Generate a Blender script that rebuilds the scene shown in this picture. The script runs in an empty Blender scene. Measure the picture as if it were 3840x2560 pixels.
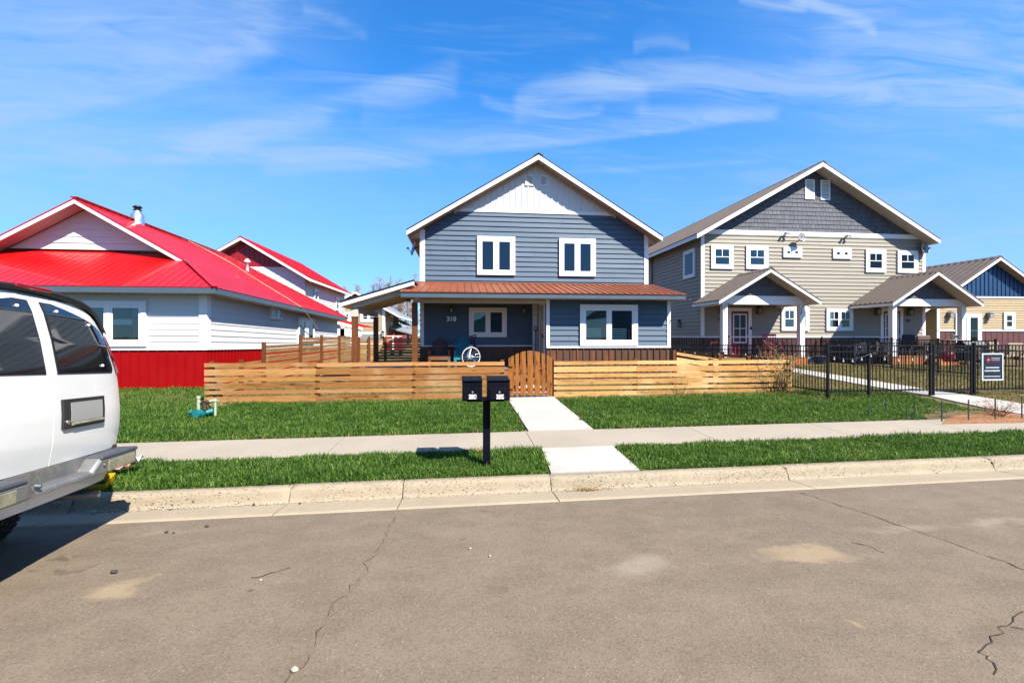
import bpy, bmesh, math, random
import numpy as np
from mathutils import Matrix, Vector
random.seed(7)
rng = np.random.default_rng(11)
S = bpy.context.scene
COL = S.collection
# ------------------------------------------------------------------ camera geometry (world: X along the facades, Y depth, Z up)
H, F, CX, HY, YAW = 1.9, 1706.0, 1920.0, 1260.0, math.radians(6.25)
CA, SA = math.cos(YAW), math.sin(YAW)
def ray(px, py):
    u = (px-CX)/F
    return (u*CA+SA, CA-u*SA, (HY-py)/F)
def at(px, py, Y):                 # point of a vertical plane Y = const
    d = ray(px, py); t = Y/d[1]
    return (d[0]*t, H+d[2]*t)
def atx(px, py, X):                # point of a vertical plane X = const -> (Y, Z)
    d = ray(px, py); t = X/d[0]
    return (d[1]*t, H+d[2]*t)
def onz(px, py, z):                # point of a horizontal plane
    d = ray(px, py); t = (z-H)/d[2]
    return (d[0]*t, d[1]*t)
def rect(x0, y0, x1, y1, Y):
    ym, xm = (y0+y1)/2, (x0+x1)/2
    return (at(x0, ym, Y)[0], at(x1, ym, Y)[0], at(xm, y1, Y)[1], at(xm, y0, Y)[1])
# terrain height
def g(x, y):
    v = y-.024*x
    pts = [(-60, .0), (-4, .0), (5.6, .10), (5.68, .150), (6.75, .20), (7.85, .225), (11.5, .33), (15, .42), (21, .50), (40, .62), (90, .8), (900, 1.2)]
    z = pts[-1][1]
    for (a, za), (b, zb) in zip(pts, pts[1:]):
        if v <= b:
            t = max(0, (v-a)/(b-a)); z = za+(zb-za)*t; break
    if v > 7.85:
        k = min(1, (v-7.85)/3.5)
        z += k*.011*max(0, min(14, x-1.5))
    return z
# ------------------------------------------------------------------ materials
MATS = {}
KALB = .77
KEEP = {'white_trim', 'white_vinyl', 'board_white', 'siding_white', 'bolt_white', 'bike_white', 'metal_galv', 'lock_steel', 'number_silver', 'sticker_white', 'soffit_board', 'blind_white'}
def nodes(m):
    m.use_nodes = True
    nt = m.node_tree; nt.nodes.clear()
    out = nt.nodes.new('ShaderNodeOutputMaterial')
    return nt, out
class NG:                          # tiny node-graph helper
    def __init__(s, nt): s.nt = nt
    def n(s, t, **k):
        o = s.nt.nodes.new(t)
        for a, b in k.items(): setattr(o, a, b)
        return o
    def link(s, a, b): s.nt.links.new(a, b)
    def inp(s, sock, v):
        if hasattr(v, 'is_output'): s.link(v, sock)
        else: sock.default_value = v
    def math(s, op, a, b=0.0, c=None, clamp=False):
        o = s.n('ShaderNodeMath', operation=op, use_clamp=clamp)
        s.inp(o.inputs[0], a); s.inp(o.inputs[1], b)
        if c is not None: s.inp(o.inputs[2], c)
        return o.outputs[0]
    def smooth(s, x, a, b, lo=0., hi=1.):
        o = s.n('ShaderNodeMapRange', interpolation_type='SMOOTHSTEP')
        s.inp(o.inputs[0], x)
        for i, v in zip((1, 2, 3, 4), (a, b, lo, hi)): s.inp(o.inputs[i], v)
        return o.outputs[0]
    def lin(s, x, a, b, lo=0., hi=1.):
        o = s.n('ShaderNodeMapRange')
        s.inp(o.inputs[0], x)
        for i, v in zip((1, 2, 3, 4), (a, b, lo, hi)): s.inp(o.inputs[i], v)
        return o.outputs[0]
    def mix(s, f, a, b, mode='MIX'):
        o = s.n('ShaderNodeMix', data_type='RGBA', blend_type=mode)
        s.inp(o.inputs[0], f)
        s.inp(o.inputs[6], tuple(a)+(1,) if isinstance(a, (tuple, list)) and len(a) == 3 else a)
        s.inp(o.inputs[7], tuple(b)+(1,) if isinstance(b, (tuple, list)) and len(b) == 3 else b)
        return o.outputs[2]
    def noise(s, vec, scale, detail=4, rough=.55, dist=0., out=0):
        o = s.n('ShaderNodeTexNoise')
        if vec is not None: s.link(vec, o.inputs['Vector'])
        o.inputs['Scale'].default_value = scale; o.inputs['Detail'].default_value = detail
        o.inputs['Roughness'].default_value = rough; o.inputs['Distortion'].default_value = dist
        return o.outputs[out]
    def mapping(s, vec, scale=(1, 1, 1), loc=(0, 0, 0), rot=(0, 0, 0)):
        o = s.n('ShaderNodeMapping')
        s.link(vec, o.inputs['Vector'])
        o.inputs['Scale'].default_value = scale; o.inputs['Location'].default_value = loc; o.inputs['Rotation'].default_value = rot
        return o.outputs[0]
    def obj(s): return s.n('ShaderNodeTexCoord').outputs['Object']
    def bump(s, h, strength=.3, dist=.01):
        o = s.n('ShaderNodeBump'); o.inputs['Strength'].default_value = strength; o.inputs['Distance'].default_value = dist
        s.link(h, o.inputs['Height']); return o.outputs[0]
    def rand(s): return s.n('ShaderNodeNewGeometry').outputs['Random Per Island']
def pbsdf(G, out, color, rough=.6, metal=0., normal=None, spec=None, coat=None):
    p = G.n('ShaderNodeBsdfPrincipled')
    G.inp(p.inputs['Base Color'], tuple(color)+(1,) if isinstance(color, (tuple, list)) and len(color) == 3 else color)
    G.inp(p.inputs['Roughness'], rough); p.inputs['Metallic'].default_value = metal
    if spec is not None: p.inputs['Specular IOR Level'].default_value = spec
    if coat: p.inputs['Coat Weight'].default_value = coat; p.inputs['Coat Roughness'].default_value = .05
    if normal is not None: G.link(normal, p.inputs['Normal'])
    G.link(p.outputs[0], out.inputs[0]); return p
def plain(name, col, rough=.6, metal=0., var=.12, scale=3., fine=40., bump=.0, spec=None, coat=None, island=0., dirt=None, stretch=(1, 1, 1)):
    """painted / plain surface: broad and fine tone variation, optional per-board variation and dirt"""
    if name not in KEEP: col = tuple(x*KALB for x in col)
    m = bpy.data.materials.new(name); nt, out = nodes(m); G = NG(nt)
    oc = G.mapping(G.obj(), scale=stretch)
    a = G.noise(oc, scale, 5); b = G.noise(oc, fine, 3)
    f = G.math('ADD', G.math('MULTIPLY', a, .65), G.math('MULTIPLY', b, .35))
    f = G.lin(f, .3, .7, 1-var, 1+var)
    if island: f = G.math('MULTIPLY', f, G.lin(G.rand(), 0, 1, 1-island, 1+island))
    c = G.n('ShaderNodeVectorMath', operation='SCALE'); c.inputs[0].default_value = col; G.link(f, c.inputs[3])
    cc = c.outputs[0]
    if dirt:
        dm = G.smooth(G.noise(oc, dirt[1], 6, .65), dirt[2], dirt[2]+.18)
        cc = G.mix(G.math('MULTIPLY', dm, dirt[3]), cc, dirt[0])
    nrm = G.bump(b, bump, .01) if bump else None
    pbsdf(G, out, cc, G.lin(a, .3, .7, max(.02, rough-.08), min(1, rough+.08)), metal, nrm, spec, coat)
    MATS[name] = m; return m
def wood(name, base, dark, axis=0, rough=.6, weather=None, isl=.3):
    base = tuple(x*KALB for x in base); dark = tuple(x*KALB for x in dark)
    m = bpy.data.materials.new(name); nt, out = nodes(m); G = NG(nt)
    sc = [14, 14, 14]; sc[axis] = 1.1
    oc = G.obj(); r = G.rand()
    off = G.n('ShaderNodeCombineXYZ')
    for i in range(3): G.link(G.math('MULTIPLY', r, 37.+11*i), off.inputs[i])
    add = G.n('ShaderNodeVectorMath', operation='ADD'); G.link(oc, add.inputs[0]); G.link(off.outputs[0], add.inputs[1])
    v = G.mapping(add.outputs[0], scale=sc)
    n1 = G.noise(v, 1.3, 5, .6, 1.2); n2 = G.noise(v, 5., 3, .6, .6)
    grain = G.math('ADD', G.math('MULTIPLY', n1, .6), G.math('MULTIPLY', n2, .4))
    f = G.smooth(grain, .35, .56)
    c = G.mix(f, dark, base)
    kv = G.mapping(add.outputs[0], scale=[5 if i != axis else 1.6 for i in range(3)])
    vo = G.n('ShaderNodeTexVoronoi'); G.link(kv, vo.inputs['Vector']); vo.inputs['Scale'].default_value = 1.2
    knot = G.smooth(vo.outputs['Distance'], .20, .06)
    c = G.mix(G.math('MULTIPLY', knot, .8), c, tuple(x*.3 for x in dark))
    sc2 = G.n('ShaderNodeVectorMath', operation='SCALE'); G.link(c, sc2.inputs[0]); G.link(G.lin(r, 0, 1, 1-isl, 1+isl), sc2.inputs[3])
    c = G.mix(G.smooth(G.math('FRACT', G.math('MULTIPLY', r, 7.31)), .45, 1.0, 0, .55), sc2.outputs[0], tuple(min(1, x*1.5+.05) for x in base))
    c = G.mix(G.smooth(G.math('FRACT', G.math('MULTIPLY', r, 3.77)), .55, 1.0, 0, .55), c, tuple(x*1.6 for x in dark))
    if weather:
        w = G.smooth(G.noise(oc, .9, 4), .5, .72)
        c = G.mix(G.math('MULTIPLY', w, weather[1]), c, weather[0])
    pbsdf(G, out, c, rough, 0, G.bump(grain, .35, .004), .3)
    MATS[name] = m; return m
def glass(name, tint=(.55, .62, .65), ior=1.55, alpha=.6):
    """window glass: lets the things behind it show and mirrors the street"""
    m = bpy.data.materials.new(name); nt, out = nodes(m); G = NG(nt)
    t = G.n('ShaderNodeBsdfTransparent'); t.inputs[0].default_value = tuple(x*alpha for x in tint)+(1,)
    gl = G.n('ShaderNodeBsdfGlossy'); gl.inputs['Roughness'].default_value = .012
    n = G.noise(G.obj(), 1.7, 2)
    nb = G.bump(n, .05, .02); G.link(nb, gl.inputs['Normal'])
    fr = G.n('ShaderNodeFresnel'); fr.inputs[0].default_value = ior
    mx = G.n('ShaderNodeMixShader'); G.link(G.math('MULTIPLY', fr.outputs[0], 1.1, clamp=True), mx.inputs[0])
    G.link(t.outputs[0], mx.inputs[1]); G.link(gl.outputs[0], mx.inputs[2]); G.link(mx.outputs[0], out.inputs[0])
    MATS[name] = m; return m
# ------------------------------------------------------------------ mesh builder
class MB:
    def __init__(s, tf=None): s.v = []; s.f = []; s.tf = tf; s.sm = []
    def add(s, vs, fs, smooth=False):
        b = len(s.v)
        s.v += [s.tf(*p) if s.tf else tuple(p) for p in vs]
        s.f += [tuple(i+b for i in f) for f in fs]; s.sm += [smooth]*len(fs)
    def box(s, x0, x1, y0, y1, z0, z1):
        s.add([(x0, y0, z0), (x1, y0, z0), (x1, y1, z0), (x0, y1, z0), (x0, y0, z1), (x1, y0, z1), (x1, y1, z1), (x0, y1, z1)],
              [(0, 3, 2, 1), (4, 5, 6, 7), (0, 1, 5, 4), (1, 2, 6, 5), (2, 3, 7, 6), (3, 0, 4, 7)])
    def bbox(s, x0, x1, y0, y1, z0, z1, b=.01):            # box with chamfered edges
        xs, ys, zs = (x0, x1), (y0, y1), (z0, z1)
        vs = []; idx = {}
        for i in (0, 1):
            for j in (0, 1):
                for k in (0, 1):
                    p = (xs[i], ys[j], zs[k]); d = (b if i == 0 else -b, b if j == 0 else -b, b if k == 0 else -b)
                    for a in range(3):
                        q = [p[c]+(0 if c == a else d[c]) for c in range(3)]
                        idx[(i, j, k, a)] = len(vs); vs.append(tuple(q))
        fs = []
        for a in range(3):
            o = [c for c in range(3) if c != a]
            for e in (0, 1):
                r = []
                for (p, q) in ((0, 0), (1, 0), (1, 1), (0, 1)):
                    key = [0, 0, 0]; key[a] = e; key[o[0]] = p; key[o[1]] = q
                    r.append(idx[(key[0], key[1], key[2], a)])
                fs.append(tuple(r))
        for a in range(3):
            o = [c for c in range(3) if c != a]
            for p in (0, 1):
                for q in (0, 1):
                    k0 = [0, 0, 0]; k1 = [0, 0, 0]; k1[a] = 1
                    for kk in (k0, k1): kk[o[0]] = p; kk[o[1]] = q
                    fs.append((idx[(*k0, o[0])], idx[(*k1, o[0])], idx[(*k1, o[1])], idx[(*k0, o[1])]))
        for i in (0, 1):
            for j in (0, 1):
                for k in (0, 1): fs.append(tuple(idx[(i, j, k, a)] for a in range(3)))
        s.add(vs, fs)
    def prism(s, poly, axis, a, b):                        # poly of 2-D points extruded along an axis
        def p3(p, t):
            q = [0, 0, 0]; o = [c for c in range(3) if c != axis]; q[axis] = t; q[o[0]] = p[0]; q[o[1]] = p[1]; return tuple(q)
        n = len(poly)
        s.add([p3(p, a) for p in poly]+[p3(p, b) for p in poly],
              [tuple(range(n))[::-1], tuple(range(n, 2*n))]+[(i, (i+1) % n, n+(i+1) % n, n+i) for i in range(n)])
    def poly(s, pts): s.add(pts, [tuple(range(len(pts)))])
    def slab(s, pts, off):                                 # planar polygon with thickness vector
        n = len(pts); q = [tuple(p[i]+off[i] for i in range(3)) for p in pts]
        s.add(list(pts)+q, [tuple(range(n)), tuple(range(n, 2*n))[::-1]]+[(i, (i+1) % n, n+(i+1) % n, n+i) for i in range(n)])
    def tube(s, p0, p1, r0, r1=None, n=8, cap=True, smooth=True):
        r1 = r0 if r1 is None else r1
        a, b = Vector(p0), Vector(p1); d = (b-a)
        if d.length < 1e-6: return
        d.normalize(); u = d.orthogonal().normalized(); w = d.cross(u)
        vs = []
        for c, r in ((a, r0), (b, r1)):
            for i in range(n):
                t = 2*math.pi*i/n; vs.append(tuple(c+u*r*math.cos(t)+w*r*math.sin(t)))
        fs = [(i, (i+1) % n, n+(i+1) % n, n+i) for i in range(n)]
        s.add(vs, fs, smooth)
        if cap: s.add(vs, [tuple(range(n))[::-1], tuple(range(n, 2*n))])
    def path(s, pts, r, n=6):
        for i in range(len(pts)-1):
            r0 = r[i] if isinstance(r, (list, tuple)) else r; r1 = r[i+1] if isinstance(r, (list, tuple)) else r
            s.tube(pts[i], pts[i+1], r0, r1, n)
    def lathe(s, c, prof, n=16, axis=2, smooth=True):      # prof: (radius, height)
        vs = []
        for r, h in prof:
            for i in range(n):
                t = 2*math.pi*i/n; q = [0, 0, 0]; o = [k for k in range(3) if k != axis]
                q[axis] = h; q[o[0]] = r*math.cos(t); q[o[1]] = r*math.sin(t)
                vs.append(tuple(c[k]+q[k] for k in range(3)))
        m = len(prof)
        fs = [(j*n+i, j*n+(i+1) % n, (j+1)*n+(i+1) % n, (j+1)*n+i) for j in range(m-1) for i in range(n)]
        s.add(vs, fs, smooth); s.add(vs, [tuple(range(n))[::-1], tuple(range((m-1)*n, m*n))])
    def beam(s, p0, p1, w, h, up=(0, 0, 1)):               # oriented bar of section w x h
        a, b = Vector(p0), Vector(p1); d = (b-a).normalized()
        side = d.cross(Vector(up))
        if side.length < 1e-5: side = d.cross(Vector((1, 0, 0)))
        side.normalize(); u = side.cross(d).normalized()
        vs = []
        for c in (a, b):
            for (i, j) in ((-1, -1), (1, -1), (1, 1), (-1, 1)): vs.append(tuple(c+side*(w/2*i)+u*(h/2*j)))
        s.add(vs, [(0, 1, 2, 3), (7, 6, 5, 4), (0, 4, 5, 1), (1, 5, 6, 2), (2, 6, 7, 3), (3, 7, 4, 0)])
    def ball(s, c, r, n=10, m=6, sc=(1, 1, 1)):
        vs = [(c[0], c[1], c[2]-r*sc[2])]
        for j in range(1, m):
            ph = math.pi*j/m-math.pi/2
            for i in range(n):
                t = 2*math.pi*i/n
                vs.append((c[0]+r*sc[0]*math.cos(ph)*math.cos(t), c[1]+r*sc[1]*math.cos(ph)*math.sin(t), c[2]+r*sc[2]*math.sin(ph)))
        vs.append((c[0], c[1], c[2]+r*sc[2])); L = len(vs)-1
        fs = [(0, 1+(i+1) % n, 1+i) for i in range(n)]
        for j in range(m-2):
            for i in range(n): fs.append((1+j*n+i, 1+j*n+(i+1) % n, 1+(j+1)*n+(i+1) % n, 1+(j+1)*n+i))
        fs += [(L, 1+(m-2)*n+i, 1+(m-2)*n+(i+1) % n) for i in range(n)]
        s.add(vs, fs, True)
    def build(s, name, mat, parent=None, label=None, normals=True):
        me = bpy.data.meshes.new(name); me.from_pydata(s.v, [], s.f)
        me.polygons.foreach_set('use_smooth', s.sm)
        me.materials.append(MATS[mat] if isinstance(mat, str) else mat)
        if normals:
            bm = bmesh.new(); bm.from_mesh(me)
            bmesh.ops.recalc_face_normals(bm, faces=bm.faces); bm.to_mesh(me); bm.free()
        me.update()
        o = bpy.data.objects.new(name, me); COL.objects.link(o)
        if parent is not None: attach(o, parent)
        if label: o['label'] = label
        return o
INV = {}
def attach(o, parent):
    o.parent = parent
    if parent.name in INV: o.matrix_parent_inverse = INV[parent.name]
def thing(name, label, cat, loc=(0, 0, 0), group=None, rot=0., local=False):
    o = bpy.data.objects.new(name, None); COL.objects.link(o)
    o.empty_display_size = .2; o.location = loc; o.rotation_euler = (0, 0, rot)
    o['label'] = label; o['category'] = cat
    if group: o['group'] = group
    if not local: INV[o.name] = (Matrix.Translation(loc) @ Matrix.Rotation(rot, 4, 'Z')).inverted()
    return o
def tag(o, label, cat, group=None):
    o['label'] = label; o['category'] = cat
    if group: o['group'] = group
    return o
def structure(o, label=None):
    o['kind'] = 'structure'
    if label: o['label'] = label
    return o
def kids(o): return [c for c in bpy.data.objects if c.parent == o]
def dup(root, loc, rot=None, label=None):
    def rec(o, par):
        c = o.copy(); COL.objects.link(c)
        if par is not None: c.parent = par
        for k in kids_of[o.name]: rec(k, c)
        return c
    kids_of = {}
    def scan(o):
        kids_of[o.name] = kids(o)
        for k in kids_of[o.name]: scan(k)
    scan(root)
    r = rec(root, None); r.location = loc
    if rot is not None: r.rotation_euler = (0, 0, rot)
    if label: r['label'] = label
    return r
# ------------------------------------------------------------------ facade helpers: local frame (u along wall, n outward, z up)
def wallY(Y): return lambda u, n, z: (u, Y-n, z)           # faces the camera (-Y)
def wallXp(X): return lambda u, n, z: (X+n, u, z)          # faces +X
def wallXm(X): return lambda u, n, z: (X-n, u, z)          # faces -X
def clip(poly, k, v, keep_above):
    out = []
    for i in range(len(poly)):
        p, q = poly[i], poly[(i+1) % len(poly)]
        a = p[k]-v if keep_above else v-p[k]; b = q[k]-v if keep_above else v-q[k]
        if a >= 0: out.append(p)
        if a*b < 0:
            t = a/(a-b); out.append(tuple(p[i2]+(q[i2]-p[i2])*t for i2 in range(2)))
    return out
def laps(mb, poly, exp=.178, lip=.022, z0=None, blen=3.66):
    zs = [p[1] for p in poly]; z = min(zs) if z0 is None else z0
    mb.add([(u, -.004, zz) for u, zz in poly], [tuple(range(len(poly)))])
    R = random.Random(int(abs(zs[0])*1000)+len(mb.f)+int(abs(poly[0][0])*100)); ua_, ub_ = min(p[0] for p in poly), max(p[0] for p in poly)
    while z < max(zs)-1e-4:
        u = ua_-R.uniform(0, blen)
        while u < ub_:
            c = clip(clip(clip(clip(poly, 1, z, True), 1, z+exp, False), 0, u+.0025, True), 0, u+blen-.0025, False)
            u += blen
            if len(c) < 3: continue
            base = max(z, min(p[1] for p in c)); L = lip*R.uniform(.9, 1.1)
            mb.add([(a, .003+L*(1-(zz-z)/exp), zz) for a, zz in c], [tuple(range(len(c)))])
            lo = [p for p in c if abs(p[1]-base) < 1e-6]
            if len(lo) >= 2:
                ua, ub = min(p[0] for p in lo), max(p[0] for p in lo)
                mb.add([(ua, 0, base), (ub, 0, base), (ub, .003+L, base), (ua, .003+L, base)], [(0, 1, 2, 3)])
        z += exp
def shingles(mb, poly, exp=.2, lip=.02, wmin=.13, wmax=.24, seed=1):
    R = random.Random(seed); zs = [p[1] for p in poly]; us = [p[0] for p in poly]; z = min(zs)
    while z < max(zs):
        u = min(us)-R.random()*.2
        while u < max(us):
            w = R.uniform(wmin, wmax); dz = R.uniform(0, .006)
            c = clip(clip(clip(clip(poly, 1, z, True), 1, z+exp, False), 0, u, True), 0, u+w-.012, False)
            if len(c) >= 3:
                L = lip+R.uniform(-.004, .004)
                n = len(c); f = [(a, .004+L*(1-(zz-z)/exp), zz-dz) for a, zz in c]; b = [(a, 0, zz-dz) for a, zz in c]
                mb.add(f+b, [tuple(range(n))]+[(i, (i+1) % n, n+(i+1) % n, n+i) for i in range(n)])
            u += w
        z += exp
def ribs(mb, u0, u1, z0, z1, step, w=.03, d=.03, off=0., top=None):
    mb.box(u0, u1, -.02, .004, z0, z1)
    u = u0+step*.5+off
    while u < u1-w:
        zt = z1 if top is None else min(z1, top(u))
        if zt > z0+.03: mb.box(u, u+w, .0, d, z0+.001, zt-.001)
        u += step
def frame(mb, u0, u1, z0, z1, w, n0, n1):
    mb.box(u0, u1, n0, n1, z1-w, z1); mb.box(u0, u1, n0, n1, z0, z0+w)
    mb.box(u0, u0+w, n0, n1, z0+w, z1-w); mb.box(u1-w, u1, n0, n1, z0+w, z1-w)
def window(parent, tf, u0, u1, z0, z1, trim=.10, leaves=2, back='win_dark', blind=None, muntin=None, proud=.09, nb=.036, glassm='glass', mull=.05, sash=.05, hung=False):
    """trim boards > sashes, panes, backs, blinds; all one window of the house"""
    m = MB(tf); frame(m, u0, u1, z0, z1, trim, .0, proud)
    w = m.build('window', 'white_trim', parent)
    a, b, c, d = u0+trim, u1-trim, z0+trim, z1-trim
    if leaves == 2: spans = [(a, (a+b)/2-mull/2), ((a+b)/2+mull/2, b)]
    else: spans = [(a, b)]
    sm = MB(tf)
    if leaves == 2: sm.box((a+b)/2-mull/2, (a+b)/2+mull/2, .0, proud-.008, c, d)
    for (s0, s1) in spans: frame(sm, s0+.004, s1-.004, c+.004, d-.004, sash, .0, proud-.014)
    if hung: sm.box(a+sash, b-sash, .0, proud-.016, (c+d)/2-.025, (c+d)/2+.025)
    if muntin:
        for (s0, s1) in spans:
            um = (s0+s1)/2; zm = c+(d-c)*muntin
            sm.box(um-.016, um+.016, .05, proud-.019, zm+.016, d-sash); sm.box(s0+sash, s1-sash, .05, proud-.017, zm-.016, zm+.016)
    sm.build('sash', 'white_vinyl', w)
    for k, (s0, s1) in enumerate(spans):
        p = MB(tf); p.box(s0+sash-.003, s1-sash+.003, nb+.022, nb+.026, c+sash-.003, d-sash+.003); p.build('pane', glassm, w)
        bk = back[k] if isinstance(back, (list, tuple)) else back
        q = MB(tf); q.box(s0+sash-.002, s1-sash+.002, nb, nb+.003, c+sash-.002, d-sash+.002); q.build('pane_backing', bk, w)  # flat sheet; its colour stands in for dark room or mirrored sky
        if blind:
            q = MB(tf); f0, f1, zb, zt = blind
            ua, ub = s0+sash+.01, s1-sash-.01; z = c+sash+.01+(d-c)*zb
            ua, ub = ua+(ub-ua)*f0, ua+(ub-ua)*f1
            while z < c+(d-c)*zt: q.box(ua, ub, nb+.006, nb+.016, z, z+.034); z += .056
            q.build('blind', 'blind_white', w)
    return w
def roof_plane(mb, pts, step, rw=.035, rh=.03, off=0., thick=.03):
    """sheet metal roof: planar polygon (first edge = eave), ribs running up the slope"""
    P = [Vector(p) for p in pts]; e = (P[1]-P[0]).normalized()
    nrm = None
    for i in range(2, len(P)):
        nrm = e.cross(P[i]-P[0])
        if nrm.length > 1e-3: break
    nrm.normalize()
    if nrm.z < 0: nrm = -nrm
    sl = nrm.cross(e).normalized()
    if sl.z < 0: sl = -sl
    mb.slab([tuple(p) for p in P], tuple(-nrm*thick))
    if not step: return
    q = [((p-P[0]).dot(e), (p-P[0]).dot(sl)) for p in P]
    us = [a for a, b in q]; u = min(us)+off+step*.3
    while u < max(us):
        hit = []
        for i in range(len(q)):
            (a0, b0), (a1, b1) = q[i], q[(i+1) % len(q)]
            if (a0-u)*(a1-u) < 0: hit.append(b0+(b1-b0)*(u-a0)/(a1-a0))
        if len(hit) >= 2 and max(hit)-min(hit) > .08:
            s0, s1 = min(hit)-.004, max(hit)-.01
            c = [P[0]+e*(u-rw/2)+sl*s0, P[0]+e*(u+rw/2)+sl*s0, P[0]+e*(u+rw/2)+sl*s1, P[0]+e*(u-rw/2)+sl*s1]
            mb.slab([tuple(x) for x in c], tuple(nrm*rh))
        u += step
def text_mesh(s, size, mat, name, parent, loc, depth=.006, align='CENTER', rot=(math.pi/2, 0, 0), bold=.0):
    cu = bpy.data.curves.new('t', 'FONT'); cu.body = s; cu.size = size; cu.extrude = depth; cu.offset = bold; cu.align_x = align; cu.align_y = 'CENTER'
    o = bpy.data.objects.new('t', cu); COL.objects.link(o)
    bpy.context.view_layer.update()
    me = bpy.data.meshes.new_from_object(o.evaluated_get(bpy.context.evaluated_depsgraph_get()))
    bpy.data.objects.remove(o); bpy.data.curves.remove(cu)
    M = Matrix.Translation(loc) @ Matrix.Rotation(rot[2], 4, 'Z') @ Matrix.Rotation(rot[0], 4, 'X')
    me.transform(M); me.materials.clear(); me.materials.append(MATS[mat])
    me.name = name
    q = bpy.data.objects.new(name, me); COL.objects.link(q)
    if parent is not None: attach(q, parent)
    return q
# ------------------------------------------------------------------ material list (linear albedo)
plain('siding_blue', (.064, .106, .155), .62, var=.10, scale=1.2, fine=30, stretch=(.6, 1, 6), island=.05)
plain('siding_white', (.49, .49, .485), .6, var=.05, scale=1.0, island=.03)
plain('siding_tan', (.285, .25, .192), .62, var=.06, scale=1.0, island=.05, stretch=(.6, 1, 5))
plain('siding_beige', (.40, .30, .165), .62, var=.06, island=.04)
plain('siding_far', (0.37, 0.28, 0.165), .62, var=.05, island=.04)
plain('shingle_grey', (.088, .094, .112), .75, var=.12, island=.16)
plain('board_white', (.52, .535, .535), .55, var=.06, scale=2, stretch=(6, 1, .6))
plain('white_trim', (.62, .62, .615), .5, var=.04, dirt=((.55, .52, .47), 3, .58, .25))
plain('white_vinyl', (.66, .66, .655), .4, var=.03)
plain('soffit_tan', (0.33, 0.255, 0.19), .6, var=.08, island=.05)
plain('soffit_white', (.50, .44, .37), .6, var=.06)
plain('fascia_grey', (.065, .095, .125), .45, var=.05)
plain('roof_red', (0.44, 0.0005, 0.0008), .38, 0, var=.08, scale=1.2, coat=.25)
plain('wainscot_red', (.29, .0012, .002), .55, 0, spec=.15, var=.10, scale=2, dirt=((.17, .004, .004), 2, .55, .4))
plain('roof_copper', (.225, .062, .022), .5, 0, spec=.3, var=.14, scale=1.1, island=.06, dirt=((.28, .095, .055), 1.4, .54, .4), stretch=(2.5, 1, 1))
plain('wainscot_copper', (0.098, 0.045, 0.024), .5, .0, spec=.3, var=.25, scale=1.6, island=.15, stretch=(5, 1, .5), dirt=((.19, .062, .020), 1.1, .5, .6))
plain('roof_dark', (0.02, 0.019, 0.02), .45, .3, var=.15)
plain('roof_taupe', (.135, .105, .09), .5, 0, spec=.3, var=.08, scale=1.2)
plain('wainscot_brown', (0.07, 0.032, 0.026), .45, .3, var=.15, island=.1)
plain('wainscot_maroon', (0.12, 0.04, 0.035), .5, .1, var=.12)
plain('gable_blue', (.002, .042, .125), .5, var=.08)
plain('gable_red', (.27, .003, .006), .5, var=.1)
plain('door_red', (0.13, 0.005, 0.008), .4, var=.05)
plain('door_white', (0.5, 0.48, 0.43), .4, var=.04)
plain('win_dark', (.012, .02, .035), .5, var=.4, scale=1.5)
plain('win_blue', (.004, .035, .09), .5, var=.25, scale=2)  # blue sky mirrored in the upper panes, put into the backing colour
plain('win_teal', (.045, .20, .25), .6, var=.45, scale=1.8)  # in the duplex upper panes this tint stands in for reflected sky
plain('win_pale', (0.16, 0.26, 0.26), .6, var=.15, scale=1.2)
plain('win_mauve', (0.3, 0.27, 0.33), .6, var=.08)
plain('win_redshade', (.35, .03, .01), .6, var=.08)
plain('blind_white', (.85, .88, .78), .5, var=.05)
plain('lamp_black', (.012, .012, .013), .35, .6)
plain('bulb_warm', (.75, .62, .42), .3)
plain('metal_galv', (0.42, 0.5, 0.56), .32, .85, var=.2, scale=6)
plain('metal_black', (.006, .006, .008), .4, .0, var=.2, spec=.3)
plain('dish_grey', (0.24, 0.24, 0.25), .5, var=.06)
plain('number_silver', (.62, .66, .72), .35, .3)
plain('number_black', (.015, .015, .015), .5)
plain('sticker_white', (.82, .80, .74), .5)
wood('fence_h', (.36, .165, .040), (.17, .060, .012), 0, .55, ((.36, .24, .12), .55), .24)
wood('fence_h_pale', (.52, .30, .095), (.30, .125, .030), 0, .55, ((.56, .40, .22), .6), .16)
wood('fence_v', (.30, .105, .015), (.13, .036, .006), 2, .5, None, .35)
wood('fence_far', (.36, .20, .07), (.20, .095, .028), 0, .65, ((.36, .27, .17), .5), .2)
wood('fence_y', (.30, .165, .055), (.16, .072, .022), 1, .65, ((.30, .24, .13), .5), .2)
wood('post_brown', (.165, .052, .012), (.08, .024, .006), 2, .55, None, .12)
wood('deck_wood', (.20, .075, .02), (.10, .036, .01), 0, .6, None, .2)
wood('deck_orange', (.34, .12, .022), (.20, .06, .01), 0, .6, None, .15)
wood('chair_teal', (.012, .24, .30), (.008, .13, .18), 2, .55, None, .12)
wood('chair_weathered', (.10, .055, .05), (.045, .022, .02), 2, .7, ((.05, .14, .15), .35), .2)
wood('chair_wood', (.20, .075, .03), (.09, .03, .015), 0, .65, ((.02, .16, .17), .5), .2)
wood('bark', (.30, .24, .18), (.105, .078, .055), 2, .9, None, .1)
plain('soffit_board', (.82, .68, .50), .6, var=.12, island=.10)
plain('groove_dark', (.03, .025, .02), .9)
plain('van_white', (.72, .71, .67), .30, 0, var=.025, scale=1.5, coat=.6, dirt=((.40, .36, .29), 2.2, .60, .14))
plain('van_black', (.016, .016, .017), .45, var=.2)
plain('van_grey', (0.24, 0.24, 0.235), .42, .55, var=.18, scale=6, dirt=((.36, .31, .24), 5, .5, .5))
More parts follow.
